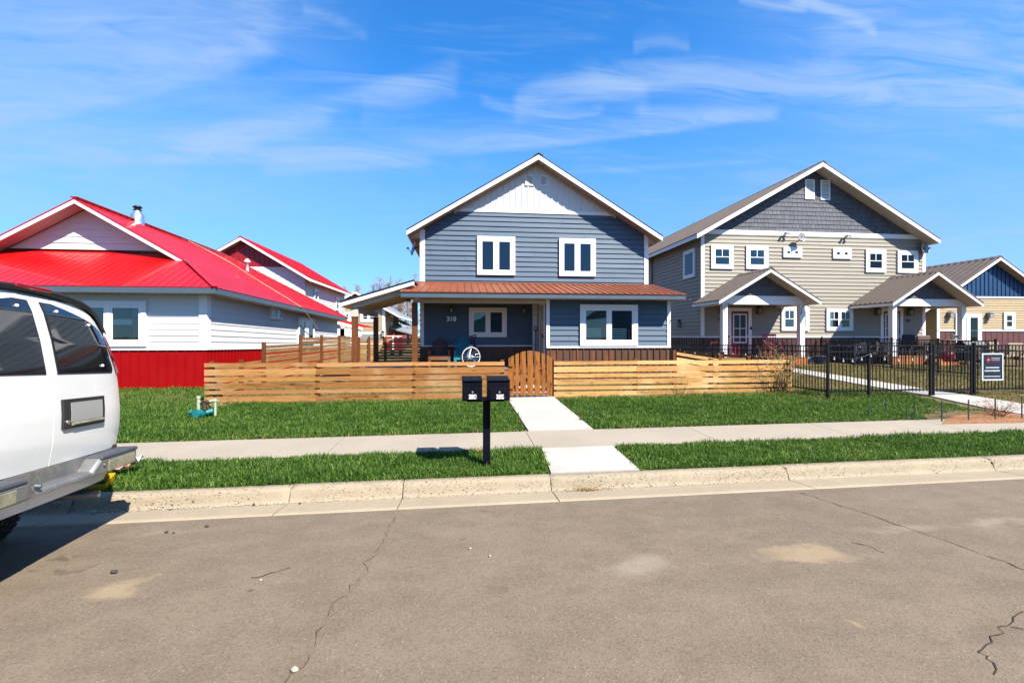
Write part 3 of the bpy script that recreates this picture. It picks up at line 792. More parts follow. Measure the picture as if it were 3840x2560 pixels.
# ------------------------------------------------------------------ gable roof with fascia and soffit, ridge along Y
def gable_roof(par, xc, xl, xr, zr, slope, y0, y1, roofm, soffm='soffit_white', fd=.17, rib=.0, th=.035, fascm='white_trim', eavem='white_trim', names=('roof', 'rake_board', 'soffit', 'eave_board'), rw=.035, rh=.03, cap=True, y1s=None):
    zl, zrr = zr-slope*(xc-xl), zr-slope*(xr-xc)
    m = MB()
    roof_plane(m, [(xl, y0, zl), (xl, y1, zl), (xc, y1, zr), (xc, y0, zr)], rib, rw, rh, .0, th)
    roof_plane(m, [(xr, y0, zrr), (xr, y1, zrr), (xc, y1, zr), (xc, y0, zr)], rib, rw, rh, .0, th)
    if cap:
        k = .16; dz = slope*k
        m.slab([(xc-k, y0-.012, zr-dz+.036), (xc-k, y1+.01, zr-dz+.036), (xc, y1+.01, zr+.04), (xc, y0-.012, zr+.04)], (0, 0, -.03))
        m.slab([(xc+k, y0-.012, zr-dz+.036), (xc+k, y1+.01, zr-dz+.036), (xc, y1+.01, zr+.04), (xc, y0-.012, zr+.04)], (0, 0, -.03))
    r = m.build(names[0], roofm, par)
    f = MB(); t = th*1.15
    f.prism([(xc, zr-t), (xl+.012, zl-t+slope*.012), (xl+.012, zl-t-fd+slope*.012), (xc, zr-t-fd)], 1, y0+.014, y0+.048)
    f.prism([(xc, zr-t), (xr-.012, zrr-t+slope*.012), (xr-.012, zrr-t-fd+slope*.012), (xc, zr-t-fd)], 1, y0+.014, y0+.048)
    f.build(names[1], fascm, par)
    e = MB(); e.box(xl+.014, xl+.044, y0+.05, y1, zl-t-fd+.03, zl-t); e.build(names[3], eavem, par)
    e = MB(); e.box(xr-.044, xr-.014, y0+.05, y1, zrr-t-fd+.03, zrr-t); e.build(names[3], eavem, par)
    s = MB(); ys = y1 if y1s is None else y1s
    n = max(1, int((ys-y0)/.0+.5)) if False else 1
    s.slab([(xl+.046, y0+.05, zl-t-fd+.04+slope*.046), (xl+.046, ys, zl-t-fd+.04+slope*.046), (xc, ys, zr-t-fd+.04), (xc, y0+.05, zr-t-fd+.04)], (0, 0, -.015))
    s.slab([(xr-.046, y0+.05, zrr-t-fd+.04+slope*.046), (xr-.046, ys, zrr-t-fd+.04+slope*.046), (xc, ys, zr-t-fd+.04), (xc, y0+.05, zr-t-fd+.04)], (0, 0, -.015))
    s.build(names[2], soffm, par)
    return r
def louver(par, tf, u0, u1, z0, z1, name='gable_vent', n=9, w=.035):
    m = MB(tf); frame(m, u0, u1, z0, z1, w, .0, .05)
    v = m.build(name, 'white_vinyl', par)
    q = MB(tf); dz = (z1-z0-2*w)/n
    for i in range(n):
        z = z0+w+i*dz
        q.add([(u0+w, .045, z), (u1-w, .045, z), (u1-w, .012, z+dz*.8), (u0+w, .012, z+dz*.8), (u0+w, .045, z+.012), (u1-w, .045, z+.012), (u1-w, .012, z+dz*.8+.012), (u0+w, .012, z+dz*.8+.012)],
              [(0, 1, 2, 3), (7, 6, 5, 4), (0, 4, 5, 1), (1, 5, 6, 2), (2, 6, 7, 3), (3, 7, 4, 0)])
    q.build('louver', 'white_vinyl', v)
    q = MB(tf); q.box(u0+w, u1-w, .002, .006, z0+w, z1-w); q.build('vent_back', 'groove_dark', v)
def lantern(par, tf, u, z, w=.13, h=.28, d=.14, metal='lamp_black'):
    m = MB(tf)
    m.box(u-w*.35, u+w*.35, 0, .02, z-h*.35, z+h*.5)
    m.box(u-w/2, u+w/2, .02, d+.02, z+h*.36, z+h*.5); m.box(u-w*.3, u+w*.3, .04, d, z+h*.5, z+h*.6); m.box(u-w/2, u+w/2, .02, d+.02, z-h*.5, z-h*.44)
    for a in (-1, 1):
        for b in (.03, d): m.box(u+a*w*.46-.008, u+a*w*.46+.008, b-.008, b+.008, z-h*.44, z+h*.36)
    o = m.build('wall_lamp', metal, par)
    q = MB(tf); q.box(u-w*.38, u+w*.38, .045, d-.015, z-h*.42, z+h*.34); q.build('lamp_glass', 'lamp_pane', o)
    q = MB(tf); c = tf(u, d*.5+.02, z-h*.05)
    q.tf = None; q.ball(c, .035, 8, 6, (1, 1, 1.4)); q.build('bulb', 'bulb_warm', o)
    return o
def dish(par, c, r, nrm, mount, name='satellite_dish', mat='dish_grey'):
    n = Vector(nrm).normalized(); u = n.orthogonal().normalized(); w = n.cross(u)
    m = MB(); vs = [tuple(Vector(c)-n*r*.16)]; K = 20
    for j in range(1, 5):
        q = j/4
        for i in range(K):
            t = 2*math.pi*i/K; vs.append(tuple(Vector(c)-n*r*.16*(1-q*q)+(u*math.cos(t)+w*math.sin(t))*r*q))
    fs = [(0, 1+i, 1+(i+1) % K) for i in range(K)]
    for j in range(3):
        for i in range(K): fs.append((1+j*K+i, 1+j*K+(i+1) % K, 1+(j+1)*K+(i+1) % K, 1+(j+1)*K+i))
    m.add(vs, fs, True); m.add([tuple(Vector(v)-n*.012) for v in vs], fs, True)
    o = m.build(name, mat, par, normals=False)
    k = MB(); k.tube(tuple(Vector(c)-n*r*.16), mount, .022, .022, 8); tip = Vector(c)+n*r*.75-Vector((0, 0, r*.25))
    k.tube(tuple(Vector(c)-Vector((0, 0, r*.95))), tuple(tip), .012, .012, 6); k.ball(tuple(tip), .05, 8, 6, (1, 1, .8))
    k.build('dish_arm', 'dish_grey', o)
    return o
def vboards(mb, poly, step, bw=.035, bd=.025):              # board and batten panel of any convex outline (local frame)
    mb.add([(u, .006, z) for u, z in poly], [tuple(range(len(poly)))])
    us = [p[0] for p in poly]; u = min(us)+step*.5
    while u < max(us):
        c = clip(clip(poly, 0, u, True), 0, u+bw, False)
        if len(c) >= 3:
            n = len(c)
            mb.add([(a, bd, z) for a, z in c]+[(a, 0, z) for a, z in c], [tuple(range(n))]+[(i, (i+1) % n, n+(i+1) % n, n+i) for i in range(n)])
        u += step
def corner(par, tf, u0, u1, z0, z1, d=.035, mat='white_trim'):
    m = MB(tf); m.box(u0, u1, 0, d, z0, z1); return m.build('corner_board', mat, par)

# ================================================================== BLUE HOUSE
YU, YL, XL, XR, XM = 16.3, 14.5, -1.46, 6.86, 2.72
bh = thing('blue_house', 'two storey blue grey house with copper porch roof and white boarded gable', 'house', (2.7, 16.3, .4))
XC, ZR, SLP, Y0 = 2.67, 8.31, .607, 15.78
bt = MB(wallY(YU))
bt_top = [(XL, 3.70), (XR, 3.70), (XR, 5.60), (XC, 8.14), (XL, 5.60)]
laps(bt, clip(bt_top, 1, 6.36, False), .178, .032, 3.70); bt.build('upper_wall', 'siding_blue', bh)
m = MB(wallY(YU)); vboards(m, clip(bt_top, 1, 6.40, True), .218, .045, .028); gp = m.build('gable_panel', 'board_white', bh)
m = MB(wallY(YU)); m.box(-.28, 5.62, 0, .045, 6.33, 6.45); m.build('trim_band', 'white_trim', bh)
# rake trim strip under the soffit
m = MB()
for sgn in (-1, 1):
    xa = XC+sgn*2.95
    zt = lambda x: ZR-.04-.17-SLP*abs(x-XC)+.02
    m.prism([(XC, zt(XC)), (xa, zt(xa)), (xa, zt(xa)-.09), (XC, zt(XC)-.09)], 1, YU-.05, YU-.012)
m.build('rake_trim', 'soffit_white', bh)
# side walls and back
m = MB(wallXm(XL)); laps(m, [(YU, 1.0), (22, 1.0), (22, 5.62), (YU, 5.62)], .178, .03); m.build('side_wall', 'siding_blue', bh)
m = MB(wallXp(XR)); laps(m, [(YL+.02, .5), (22, .5), (22, 3.2), (YL+.02, 3.2)], .178, .03); laps(m, [(YU+.02, 3.2), (22, 3.2), (22, 5.62), (YU+.02, 5.62)], .178, .03); m.build('side_wall', 'siding_blue', bh)
m = MB(); m.prism([(XL, .4), (XR, .4), (XR, 5.6), (XC, 8.1), (XL, 5.6)], 1, 21.9, 22.0); m.build('back_wall', 'siding_blue', bh)
gable_roof(bh, XC, -1.90, 7.24, ZR, SLP, Y0, 22.4, 'roof_dark', 'soffit_tan', .16, 0)
# drip line: lighter edge strip above the rake board
m = MB(); t = .05
for sgn, xe in ((-1, -1.9), (1, 7.24)):
    ze = ZR-SLP*abs(xe-XC)
    m.prism([(XC, ZR-t), (xe+.02*-sgn, ze-t), (xe+.02*-sgn, ze-t-.045), (XC, ZR-t-.045)], 1, Y0+.002, Y0+.012)
m.build('drip_edge', 'white_vinyl', bh)
# soffit ribs (vented panels)
m = MB()
m.slab([(-1.84, Y0+.055, ZR-.04-.16+.02-SLP*(XC+1.84)), (XC, Y0+.055, ZR-.04-.16+.02), (XC, YU-.05, ZR-.04-.16+.02), (-1.84, YU-.05, ZR-.04-.16+.02-SLP*(XC+1.84))], (0, 0, -.006))
m.slab([(7.18, Y0+.055, ZR-.04-.16+.02-SLP*(7.18-XC)), (XC, Y0+.055, ZR-.04-.16+.02), (XC, YU-.05, ZR-.04-.16+.02), (7.18, YU-.05, ZR-.04-.16+.02-SLP*(7.18-XC))], (0, 0, -.006))
for sgn in (-1, 1):
    for i in range(1, 23):
        x = XC+sgn*i*.2; z = ZR-.04-.16+.022-SLP*i*.2
        m.box(x-.012, x+.012, Y0+.056, YU-.051, z-.020, z-.002)
m.build('vented_soffit', 'soffit_tan', bh)
# eave returns
for x0, x1, zz in ((-1.86, XL, 5.36), (XR, 7.20, 5.34)):
    m = MB(); m.box(x0, x1, YU-.01, 22, zz, zz+.02); m.box(x0, x1, YU-.03, YU-.012, zz+.02, zz+.24 if x0 < 0 else zz+.24); m.build('eave_return', 'soffit_white', bh)
corner(bh, wallY(YU), XL-.02, XL+.155, 3.7, 5.66, .04); corner(bh, wallY(YU), XR-.135, XR+.02, 3.7, 5.66, .04)
for i, (a, b, c, d) in enumerate(((1789, 888, 1931, 1032), (2095.5, 896, 2231.5, 1036.5))):
    r = rect(a, b, c, d, YU); window(bh, wallY(YU), *r, trim=.105, back='win_blue', sash=.075, blind=(0, 1, 0, .55) if False else None)
for (a, b, c, d) in ((1969.5, 657.5, 1999, 697.5), (2022, 660, 2054, 698.5)):
    r = rect(a, b, c, d, YU); louver(bh, wallY(YU), *r)
# inner porch wall
DZ = .86
m = MB(wallY(YU)); laps(m, [(XL, 1.57), (XM, 1.57), (XM, 3.6), (XL, 3.6)], .178, .032); m.build('porch_wall', 'siding_blue', bh)
m = MB(wallY(YU)); ribs(m, XL, XM, DZ, 1.53, .20, .03, .03); m.build('wainscot', 'wainscot_copper', bh)
m = MB(wallY(YU)); m.box(XL, XM, 0, .05, 1.53, 1.575); m.build('trim_band', 'white_trim', bh)
corner(bh, wallY(YU), XL, XL+.12, 1.58, 3.2); corner(bh, wallY(YU), XM-.19, XM-.005, DZ, 3.2)
r = rect(1758.6, 1153.9, 1899.6, 1263.6, YU); window(bh, wallY(YU), *r, trim=.105, back=['win_pale', 'win_dark'], sash=.06)
for u, z in (at(1693, 1163, YU), at(1963, 1165, YU)): lantern(bh, wallY(YU), u, z, .13, .20, .12, 'lamp_black')
u, z = at(1693, 1196.5, YU)
text_mesh('310', .225, 'number_silver', 'house_number', bh, (u, YU-.055, z), bold=.006)
# bay
m = MB(wallY(YL)); laps(m, [(XM, 1.57), (XR, 1.57), (XR, 3.28), (XM, 3.28)], .178, .032); m.build('bay_wall', 'siding_blue', bh)
m = MB(wallY(YL)); ribs(m, XM, XR, .36, 1.515, .218, .03, .035); m.build('wainscot', 'wainscot_copper', bh)
m = MB(wallY(YL)); m.box(XM-.02, XR+.03, 0, .06, 1.515, 1.575); m.build('trim_band', 'white_trim', bh)
corner(bh, wallY(YL), XM-.02, XM+.085, 1.58, 3.20, .045); corner(bh, wallY(YL), XR-.085, XR+.03, 1.58, 3.20, .045)
r = rect(2173.5, 1142.5, 2388.5, 1296.5, YL); window(bh, wallY(YL), *r, trim=.13, back='win_dark', sash=.06, blind=(0, .74, 0, .40))
m = MB(wallXm(XM)); m.box(YL+.02, YU, -.02, .0, .36, 3.25); m.build('bay_side_wall', 'siding_blue', bh)
m = MB(wallXm(XM)); frame(m, 14.78, 15.82, DZ, 3.02, .09, 0, .045); dr = m.build('door', 'white_trim', bh)
m = MB(wallXm(XM)); m.box(14.87, 15.73, .004, .03, DZ+.01, 2.93); m.build('door_leaf', 'door_white', dr)
m = MB(wallXm(XM)); m.box(15.25, 15.31, .03, .04, 2.25, 2.42); m.build('door_sticker', 'white_vinyl', dr)
m = MB(wallXm(XM)); m.box(14.95, 14.99, .03, .07, 1.82, 1.96); m.build('handle', 'lamp_black', dr)
# porch roof, copper sheet
PE = 13.82; ze = at(2000, 1097, PE)[1]; PX0, PX1 = at(1499, 1097, PE)[0], at(2575, 1104, PE)[0]
m = MB(); roof_plane(m, [(PX0, PE, ze), (PX1, PE, ze), (PX1, YU-.03, 3.79), (PX0, YU-.03, 3.79)], .228, .028, .022, .05, .025)
m.box(PX0, PX1, YU-.05, YU-.026, 3.79, 3.82); m.build('porch_roof', 'roof_copper', bh)
m = MB(); m.box(PX0+.02, PX1-.02, PE+.03, PE+.06, ze-.150, ze-.03); m.build('gutter_board', 'fascia_grey', bh)
m = MB(); m.box(PX0+.02, PX1-.02, PE+.022, PE+.05, ze-.168, ze-.150); m.build('drip_edge', 'fascia_grey', bh)
m = MB(); m.box(PX0+.05, PX1-.05, PE+.06, YL+.02, ze-.158, ze-.14)
for i in range(46):
    x = PX0+.1+i*.2; m.box(x, x+.03, PE+.065, YL, ze-.170, ze-.1585)
m.build('soffit', 'soffit_white', bh)
m = MB(); m.box(XL+.02, XM-.02, YL+.03, YU-.04, ze-.19, ze-.165); m.build('porch_ceiling', 'soffit_tan', bh)
m = MB()
for x in (PX0+.02, PX1-.05): m.prism([(PE+.06, ze-.15), (YU-.03, ze-.15), (YU-.03, 3.74), (PE+.06, ze-.04)], 0, x, x+.03)
m.build('roof_end_panel', 'siding_blue', bh)
b1, b0 = at(1800, 1113, YL)[1], at(1800, 1136, YL)[1]
m = MB(); m.box(XL-.06, XM-.02, YL-.02, YL+.16, b0, ze-.172); m.build('porch_beam', 'soffit_white', bh)
# carport roof on the left side
CY0, CY1 = 14.25, 18.25
cxl, czl = at(1272, 1131, CY0); cxr, czr = XL-.01, at(1577, 1049, CY0)[1]
m = MB(); roof_plane(m, [(cxl, CY0, czl), (cxl, CY1, czl), (cxr, CY1, czr), (cxr, CY0, czr)], .3, .03, .025, 0, .03); m.build('carport_roof', 'roof_dark', bh)
m = MB(); m.prism([(cxl+.02, czl-.035), (cxr, czr-.035), (cxr, czr-.15), (cxl+.02, czl-.15)], 1, CY0+.014, CY0+.045)
m.box(cxl+.01, cxl+.04, CY0+.05, CY1, czl-.15, czl-.03); m.build('carport_fascia', 'white_trim', bh)
cs = (czr-czl)/(cxr-cxl)
m = MB(); N = 16
for i in range(N):
    y = CY0+.05+(CY1-CY0-.06)*i/N; y2 = y+(CY1-CY0-.06)/N-.018
    m.slab([(cxl+.045, y, czl-.14+.02), (cxl+.045, y2, czl-.14+.02), (cxr-.02, y2, czr-.14), (cxr-.02, y, czr-.14)], (0, 0, -.02))
m.build('carport_ceiling', 'soffit_board', bh)
m = MB(); m.slab([(cxl+.045, CY0+.05, czl-.10), (cxl+.045, CY1, czl-.10), (cxr-.02, CY1, czr-.12), (cxr-.02, CY0+.05, czr-.12)], (0, 0, .02)); m.build('ceiling_backing', 'groove_dark', bh)
PXL = at(1331, 1250, YL+.05)[0]
zb = czl-.15+cs*(PXL-cxl)
m = MB(); m.prism([(PXL-.09, zb-.0), (XL-.08, zb+cs*(XL-.08-PXL)), (XL-.08, zb+cs*(XL-.08-PXL)-.17), (PXL-.09, zb-.19)], 1, YL-.02, YL+.1)
m.box(PXL-.07, PXL+.07, YL+.1, 18.1, zb-.27, zb-.09); m.build('carport_beam', 'soffit_white', bh)
for (x, y, z1) in ((PXL, YL+.05, zb-.2), (PXL, 18.0, zb-.28), (XL-.02, YL+.06, b0)):
    m = MB(); m.bbox(x-.085, x+.085, y-.085, y+.085, .42, z1, .008); m.build('porch_post', 'post_brown', bh)
m = MB(); m.bbox(PXL-.11, PXL+.11, YL-.06, YL+.16, zb-.42, zb-.19, .01); m.build('post_capital', 'soffit_white', bh)
m = MB()
for i in range(28):
    y = YL-.12+i*.14
    x1 = XM-.03 if y < YU-.1 else XL-.03
    m.box(PXL-.12, x1, y, y+.132, DZ-.035, DZ)
m.box(PXL-.1, XM-.05, YL-.11, YL-.07, .45, DZ-.04)
m.build('porch_deck', 'deck_wood', bh)
m = MB()
for i in range(3): m.box(1.25, 2.25, 13.75+i*.2, 13.75+i*.2+.22, .36+i*.15, .50+i*.15)
m.build('porch_steps', 'deck_wood', bh)
dish(bh, (XL-.30, 16.75, at(1549, 930, 16.75)[1]), .27, (-1, -.35, .25), (XL-.02, 16.85, at(1560, 925, 16.9)[1]), mat='dish_grey')

# ================================================================== DUPLEX
YD = 20.4; DL, DR = at(2629, 1200, YD)[0], at(3467, 1200, YD)[0]
dp = thing('duplex_house', 'large tan duplex with grey shingled gable and two gabled porches', 'house', ((DL+DR)/2, YD, .5))
DY0 = 19.75
ax, az_ = at(3088, 604, DY0); el_ = at(2614, 873, DY0); er_ = at(3529, 896, DY0)
dsl = ((az_-el_[1])/(ax-el_[0])+(az_-er_[1])/(er_[0]-ax))/2
gable_roof(dp, ax, el_[0], er_[0], az_, dsl, DY0, 44, 'roof_taupe', 'soffit_white', .20, .45, rw=.04, rh=.02)
wtop = lambda x: az_-.20-dsl*abs(x-ax)
band0, band1 = at(2900, 884, YD)[1], at(2900, 867, YD)[1]
pent = [(DL, 1.88), (DR, 1.88), (DR, wtop(DR)), (ax, wtop(ax)), (DL, wtop(DL))]
m = MB(wallY(YD)); laps(m, clip(pent, 1, band0+.02, False), .178, .032, 1.88); m.build('front_wall', 'siding_tan', dp)
m = MB(wallY(YD)); shingles(m, clip(pent, 1, band1-.02, True), .205, .022, .13, .25, 4); m.build('gable_shingles', 'shingle_grey', dp)
m = MB(wallY(YD)); m.box(DL-.02, DR+.02, 0, .05, band0, band1); m.build('trim_band', 'white_trim', dp)
m = MB(wallY(YD)); ribs(m, DL, DR, .35, 1.83, .25, .03, .03); m.build('wainscot', 'wainscot_brown', dp)
m = MB(wallY(YD)); m.box(DL-.02, DR+.02, 0, .05, 1.83, 1.89); m.build('trim_band', 'white_trim', dp)
corner(dp, wallY(YD), DL-.02, DL+.15, 1.9, band0); corner(dp, wallY(YD), DR-.15, DR+.02, 1.9, band0)
m = MB(wallXm(DL)); laps(m, [(YD+.0, 1.88), (43.8, 1.88), (43.8, wtop(DL)), (YD, wtop(DL))], .178, .03); m.build('side_wall', 'siding_tan', dp)
m = MB(wallXm(DL)); ribs(m, YD, 43.8, .35, 1.83, .25, .03, .03); m.build('wainscot', 'wainscot_brown', dp)
m = MB(wallXm(DL)); m.box(YD-.02, 43.8, 0, .05, 1.83, 1.89); m.build('trim_band', 'white_trim', dp)
m = MB(wallXp(DR)); laps(m, [(YD, .5), (43.8, .5), (43.8, wtop(DR)), (YD, wtop(DR))], .178, .03); m.build('side_wall', 'siding_tan', dp)
m2 = MB(); m2.tube((DL-.07, 25.9, .5), (DL-.07, 25.9, wtop(DL)-.1), .05, .05, 8); m2.build('downspout', 'soffit_tan', dp)
ya, za = atx(2566.8, 1047, DL); yb, zb_ = atx(2609.7, 927, DL)
zz0, zz1 = atx(2588, 1043, DL)[1], atx(2588, 937, DL)[1]
sw_ = window(dp, wallXm(DL), yb, ya, zz0, zz1, trim=.12, leaves=1, back='win_mauve', sash=.05, proud=.085)
m = MB(wallXm(DL)); m.box(yb+.18, ya-.18, .042, .050, zz0+.18, zz0+.18+(zz1-zz0)*.22); m.build('window_shade', 'win_redshade', sw_)
yy, zz = atx(2551, 1214, DL); lantern(dp, wallXm(DL), yy, zz, .16, .34, .12)
for (a, b, c, d) in ((2664, 919, 2747, 1008.6), (2795, 922, 2877, 1009.5), (3243, 936, 3317, 1022), (3361, 940.5, 3437, 1023.7)):
    window(dp, wallY(YD), *rect(a, b, c, d, YD), trim=.15, leaves=1, back='win_teal', muntin=.5, sash=.06)
for (a, b, c, d) in ((2934, 927, 3003, 966.5), (3120, 932, 3188, 971)):
    window(dp, wallY(YD), *rect(a, b, c, d, YD), trim=.13, leaves=2, back='win_dark', sash=.06, mull=.12)
for (a, b, c, d) in ((3017, 674, 3052.4, 748), (3075, 677, 3110.6, 751)): louver(dp, wallY(YD), *rect(a, b, c, d, YD), n=12, w=.06)
for (a, b, c, d) in ((2927, 1151, 3030, 1240), (3095, 1155.6, 3194.4, 1240)):
    window(dp, wallY(YD), *rect(a, b, c, d, YD), trim=.13, leaves=2, back='win_dark', muntin=.5, sash=.05)
PD = .98
for dx0, dx1, lamps_, num in ((2728, 2816, ((2704, 1165), (2842, 1165)), ((2697, 1197), '308')), (3299, 3383, ((3285, 1169), (3406, 1171)), ((3402, 1203), '308'))):
    X0, X1 = at(dx0, 1220, YD)[0], at(dx1, 1220, YD)[0]; zt = at((dx0+dx1)/2, 1154, YD)[1]
    m = MB(wallY(YD)); t = .16; m.box(X0, X1, 0, .06, zt-t, zt); m.box(X0, X0+t, 0, .06, PD, zt-t); m.box(X1-t, X1, 0, .06, PD, zt-t)
    d = m.build('door', 'white_trim', dp)
    m = MB(wallY(YD)); m.box(X0+t, X1-t, .0, .04, PD, zt-t); m.build('door_leaf', 'door_red', d)
    a, b = X0+t+.12, X1-t-.12; c, e = PD+.62, zt-t-.16
    m = MB(wallY(YD)); frame(m, a-.03, b+.03, c-.03, e+.03, .05, .04, .06); m.box((a+b)/2-.014, (a+b)/2+.014, .04, .056, c+.02, e-.02); m.box(a+.02, b-.02, .04, .058, (c+e)/2-.014, (c+e)/2+.014); m.build('door_muntin', 'white_vinyl', d)
    m = MB(wallY(YD)); m.box(a+.02, b-.02, .041, .044, c+.02, e-.02); m.build('door_window', 'win_dark', d)
    m = MB(wallY(YD)); m.ball((X1-t-.06, .07, PD+.95), .035); m.build('handle', 'lock_steel', d)
    for (px, py) in lamps_:
        u, z = at(px, py, YD); lantern(dp, wallY(YD), u, z, .20, .33, .2)
    u, z = at(num[0][0], num[0][1], YD); text_mesh(num[1], .16, 'number_black', 'house_number', dp, (u, YD-.045, z))
m = MB(wallY(YD)); u, z = at(2812.5, 1230, YD); m.box(u-.04, u+.04, .06, .09, z-.07, z+.07); m.build('doorbell', 'lamp_black', dp)
# the two porches
def porch(px_apex, py_apex, pxl, pyl, pxr, pyr, posts, beam_y, rib, back_px, seed):
    Yf = 18.05; X, Z = at(px_apex, py_apex, Yf); l = at(pxl, pyl, Yf); r = at(pxr, pyr, Yf)
    s = ((Z-l[1])/(X-l[0])+(Z-r[1])/(r[0]-X))/2
    gable_roof(dp, X, l[0], r[0], Z, s, Yf, YD-.03, 'roof_taupe', 'soffit_white', .14, rib, rw=.06, rh=.055 if back_px else .03, names=('porch_roof', 'rake_board', 'porch_ceiling', 'eave_board'))
    Yp = 18.72; b1, b0 = at((pxl+pxr)/2, beam_y[0], Yp)[1], at((pxl+pxr)/2, beam_y[1], Yp)[1]
    p0, p1 = at(posts[0], 1250, Yp)[0], at(posts[1], 1250, Yp)[0]
    wt = lambda x: Z-.17-s*abs(x-X)
    m = MB(wallY(Yp)); q = [(p0-.1, b1-.01), (p1+.1, b1-.01), (p1+.1, max(b1, wt(p1+.1))), (X, wt(X)), (p0-.1, max(b1, wt(p0-.1)))]
    shingles(m, q, .2, .018, .15, .26, seed); m.box(p0-.1, p1+.1, -.04, -.01, b1, b1+.05); m.build('porch_gable', 'shingle_grey', dp)
    m = MB(); m.box(p0-.14, p1+.14, Yp-.03, Yp+.14, b0, b1); m.box(p0-.12, p0+.06, Yp+.14, YD-.06, b0-.02, b1-.06); m.box(p1-.06, p1+.12, Yp+.14, YD-.06, b0-.02, b1-.06); m.build('porch_beam', 'white_trim', dp)
    for p in (p0, p1):
        m = MB(); m.bbox(p-.115, p+.115, Yp-.06, Yp+.17, .5, b0, .01); m.build('porch_post', 'white_trim', dp)
    m = MB(); y = Yp+.0
    while y < YD-.1:
        m.box(p0-.2, p1+.2, y-.1, y+.03, PD-.04, PD); y += .14
    m.box(p0-.2, p1+.2, Yp-.11, Yp-.07, .62, PD-.05)
    m.box(p1+.16, p1+.2, Yp-.07, YD-.1, .62, PD-.05)
    m.build('porch_deck', 'deck_orange', dp)
    return p0, p1, b0
P1 = porch(2893, 1004, 2697, 1124, 3082, 1127, (2717, 3006), (1110, 1142), .26, 0, 5)
P2 = porch(3522.5, 1015, 3350, 1135, 3691, 1133, (3351, 3611), (1122, 1148), .26, 1, 9)
m = MB(); sx0, sx1 = at(3490, 1370, 18.2)[0], at(3590, 1370, 18.2)[0]
for i in range(3): m.box(sx0, sx1, 17.65+i*.24, 17.65+i*.24+.27, .5, .62+i*.13)
m.build('porch_steps', 'deck_orange', dp)
for px, py in ((2947, 874), (3175, 883)):
    u, z = at(px, py, YD-.12); m = MB(); m.tube((u, YD-.05, z-.02), (u, YD-.16, z), .05, .035, 8); m.tube((u-.07, YD-.14, z+.02), (u-.12, YD-.26, z-.06), .04, .075, 10); m.tube((u+.07, YD-.14, z+.02), (u+.12, YD-.26, z-.06), .04, .075, 10); m.build('flood_lamp', 'white_vinyl', dp)
u, z = at(3008.5, 889, YD-.35); dish(dp, (u, YD-.35, z), .215, (.12, -1, .16), (u-.06, YD-.02, z-.2))
u, z = at(3470, 930, YD-.25); dish(dp, (u, YD-.25, z), .29, (.2, -1, .22), (DR-.05, YD-.02, z-.2))
for px in (2551, 2601, 2635, 2660):
    d = ray(px, 0); t = ax/d[0]; y = d[1]*t
    m = MB(); m.tube((ax, y, az_), (ax, y, az_+.55), .02, .01, 6); m.build('roof_spike', 'metal_galv', dp)

# ================================================================== TAN HOUSE WITH BLUE GABLE (far right)
YF = 25.0
fh = thing('tan_house', 'single storey tan house with bright blue boarded gable at the right edge', 'house', (28, YF, .6))
X, Z = at(3755, 961, YF-.5); l = at(3602, 1067, YF-.5); fs_ = (Z-l[1])/(X-l[0]); half = 5.2
gable_roof(fh, X, X-half, X+half, Z, fs_, YF-.5, 41, 'roof_taupe', 'soffit_tan', .18, .42, rw=.10, rh=.08)
FL = at(3513, 1180, YF)[0]; FR = X+(X-FL)
wt = lambda x: Z-.22-fs_*abs(x-X)
zb0, zb1 = at(3700, 1118, YF)[1], at(3700, 1112, YF)[1]; zt0 = at(3600, 1237, YF)[1]
pent = [(FL, zt0), (FR, zt0), (FR, wt(FR)), (X, wt(X)), (FL, wt(FL))]
m = MB(wallY(YF)); laps(m, clip(pent, 1, zb0+.02, False), .152, .022); m.build('front_wall', 'siding_beige', fh)
m = MB(wallY(YF)); vboards(m, clip(pent, 1, zb0, True), .30, .05, .04); m.build('gable_panel', 'gable_blue', fh)
m = MB(wallY(YF)); m.box(FL, FR, 0, .06, zb0, zb1); m.box(FL, FR, 0, .06, zt0-.08, zt0); m.build('trim_band', 'white_trim', fh)
m = MB(wallY(YF)); ribs(m, FL, FR, .5, zt0-.08, .4, .03, .02); m.build('wainscot', 'wainscot_maroon', fh)
corner(fh, wallY(YF), FL-.02, FL+.16, .6, zb0)
m = MB(wallXm(FL)); laps(m, [(YF, .6), (40, .6), (40, wt(FL)), (YF, wt(FL))], .152, .02); m.build('side_wall', 'siding_beige', fh)
bx0, bx1 = at(3465, 1180, 28)[0], at(3530, 1180, 28)[0]
m = MB(wallY(28)); laps(m, [(bx0-3, zt0), (bx1, zt0), (bx1, 3.9), (bx0-3, 3.9)], .152, .02); m.build('wing_wall', 'siding_beige', fh)
m = MB(wallY(28)); m.box(bx0-3, bx1, 0, .05, zt0-.08, zt0); m.build('trim_band', 'white_trim', fh)
m = MB(wallY(28)); ribs(m, bx0-3, bx1, .6, zt0-.08, .4, .03, .02); m.build('wainscot', 'wainscot_maroon', fh)
window(fh, wallY(YF), *rect(3760, 1171, 3801, 1236, YF), trim=.14, leaves=1, back='win_dark', hung=True, sash=.06)
r = list(rect(3579, 1175, 3676, 1260, YF)); r[2] = .95
window(fh, wallY(YF), *r, trim=.16, leaves=2, back=['win_dark', 'win_mauve'], sash=.09)
for px, py in ((3556, 1180), (3703, 1183)):
    u, z = at(px, py, YF); lantern(fh, wallY(YF), u, z, .26, .36, .26, 'metal_galv')

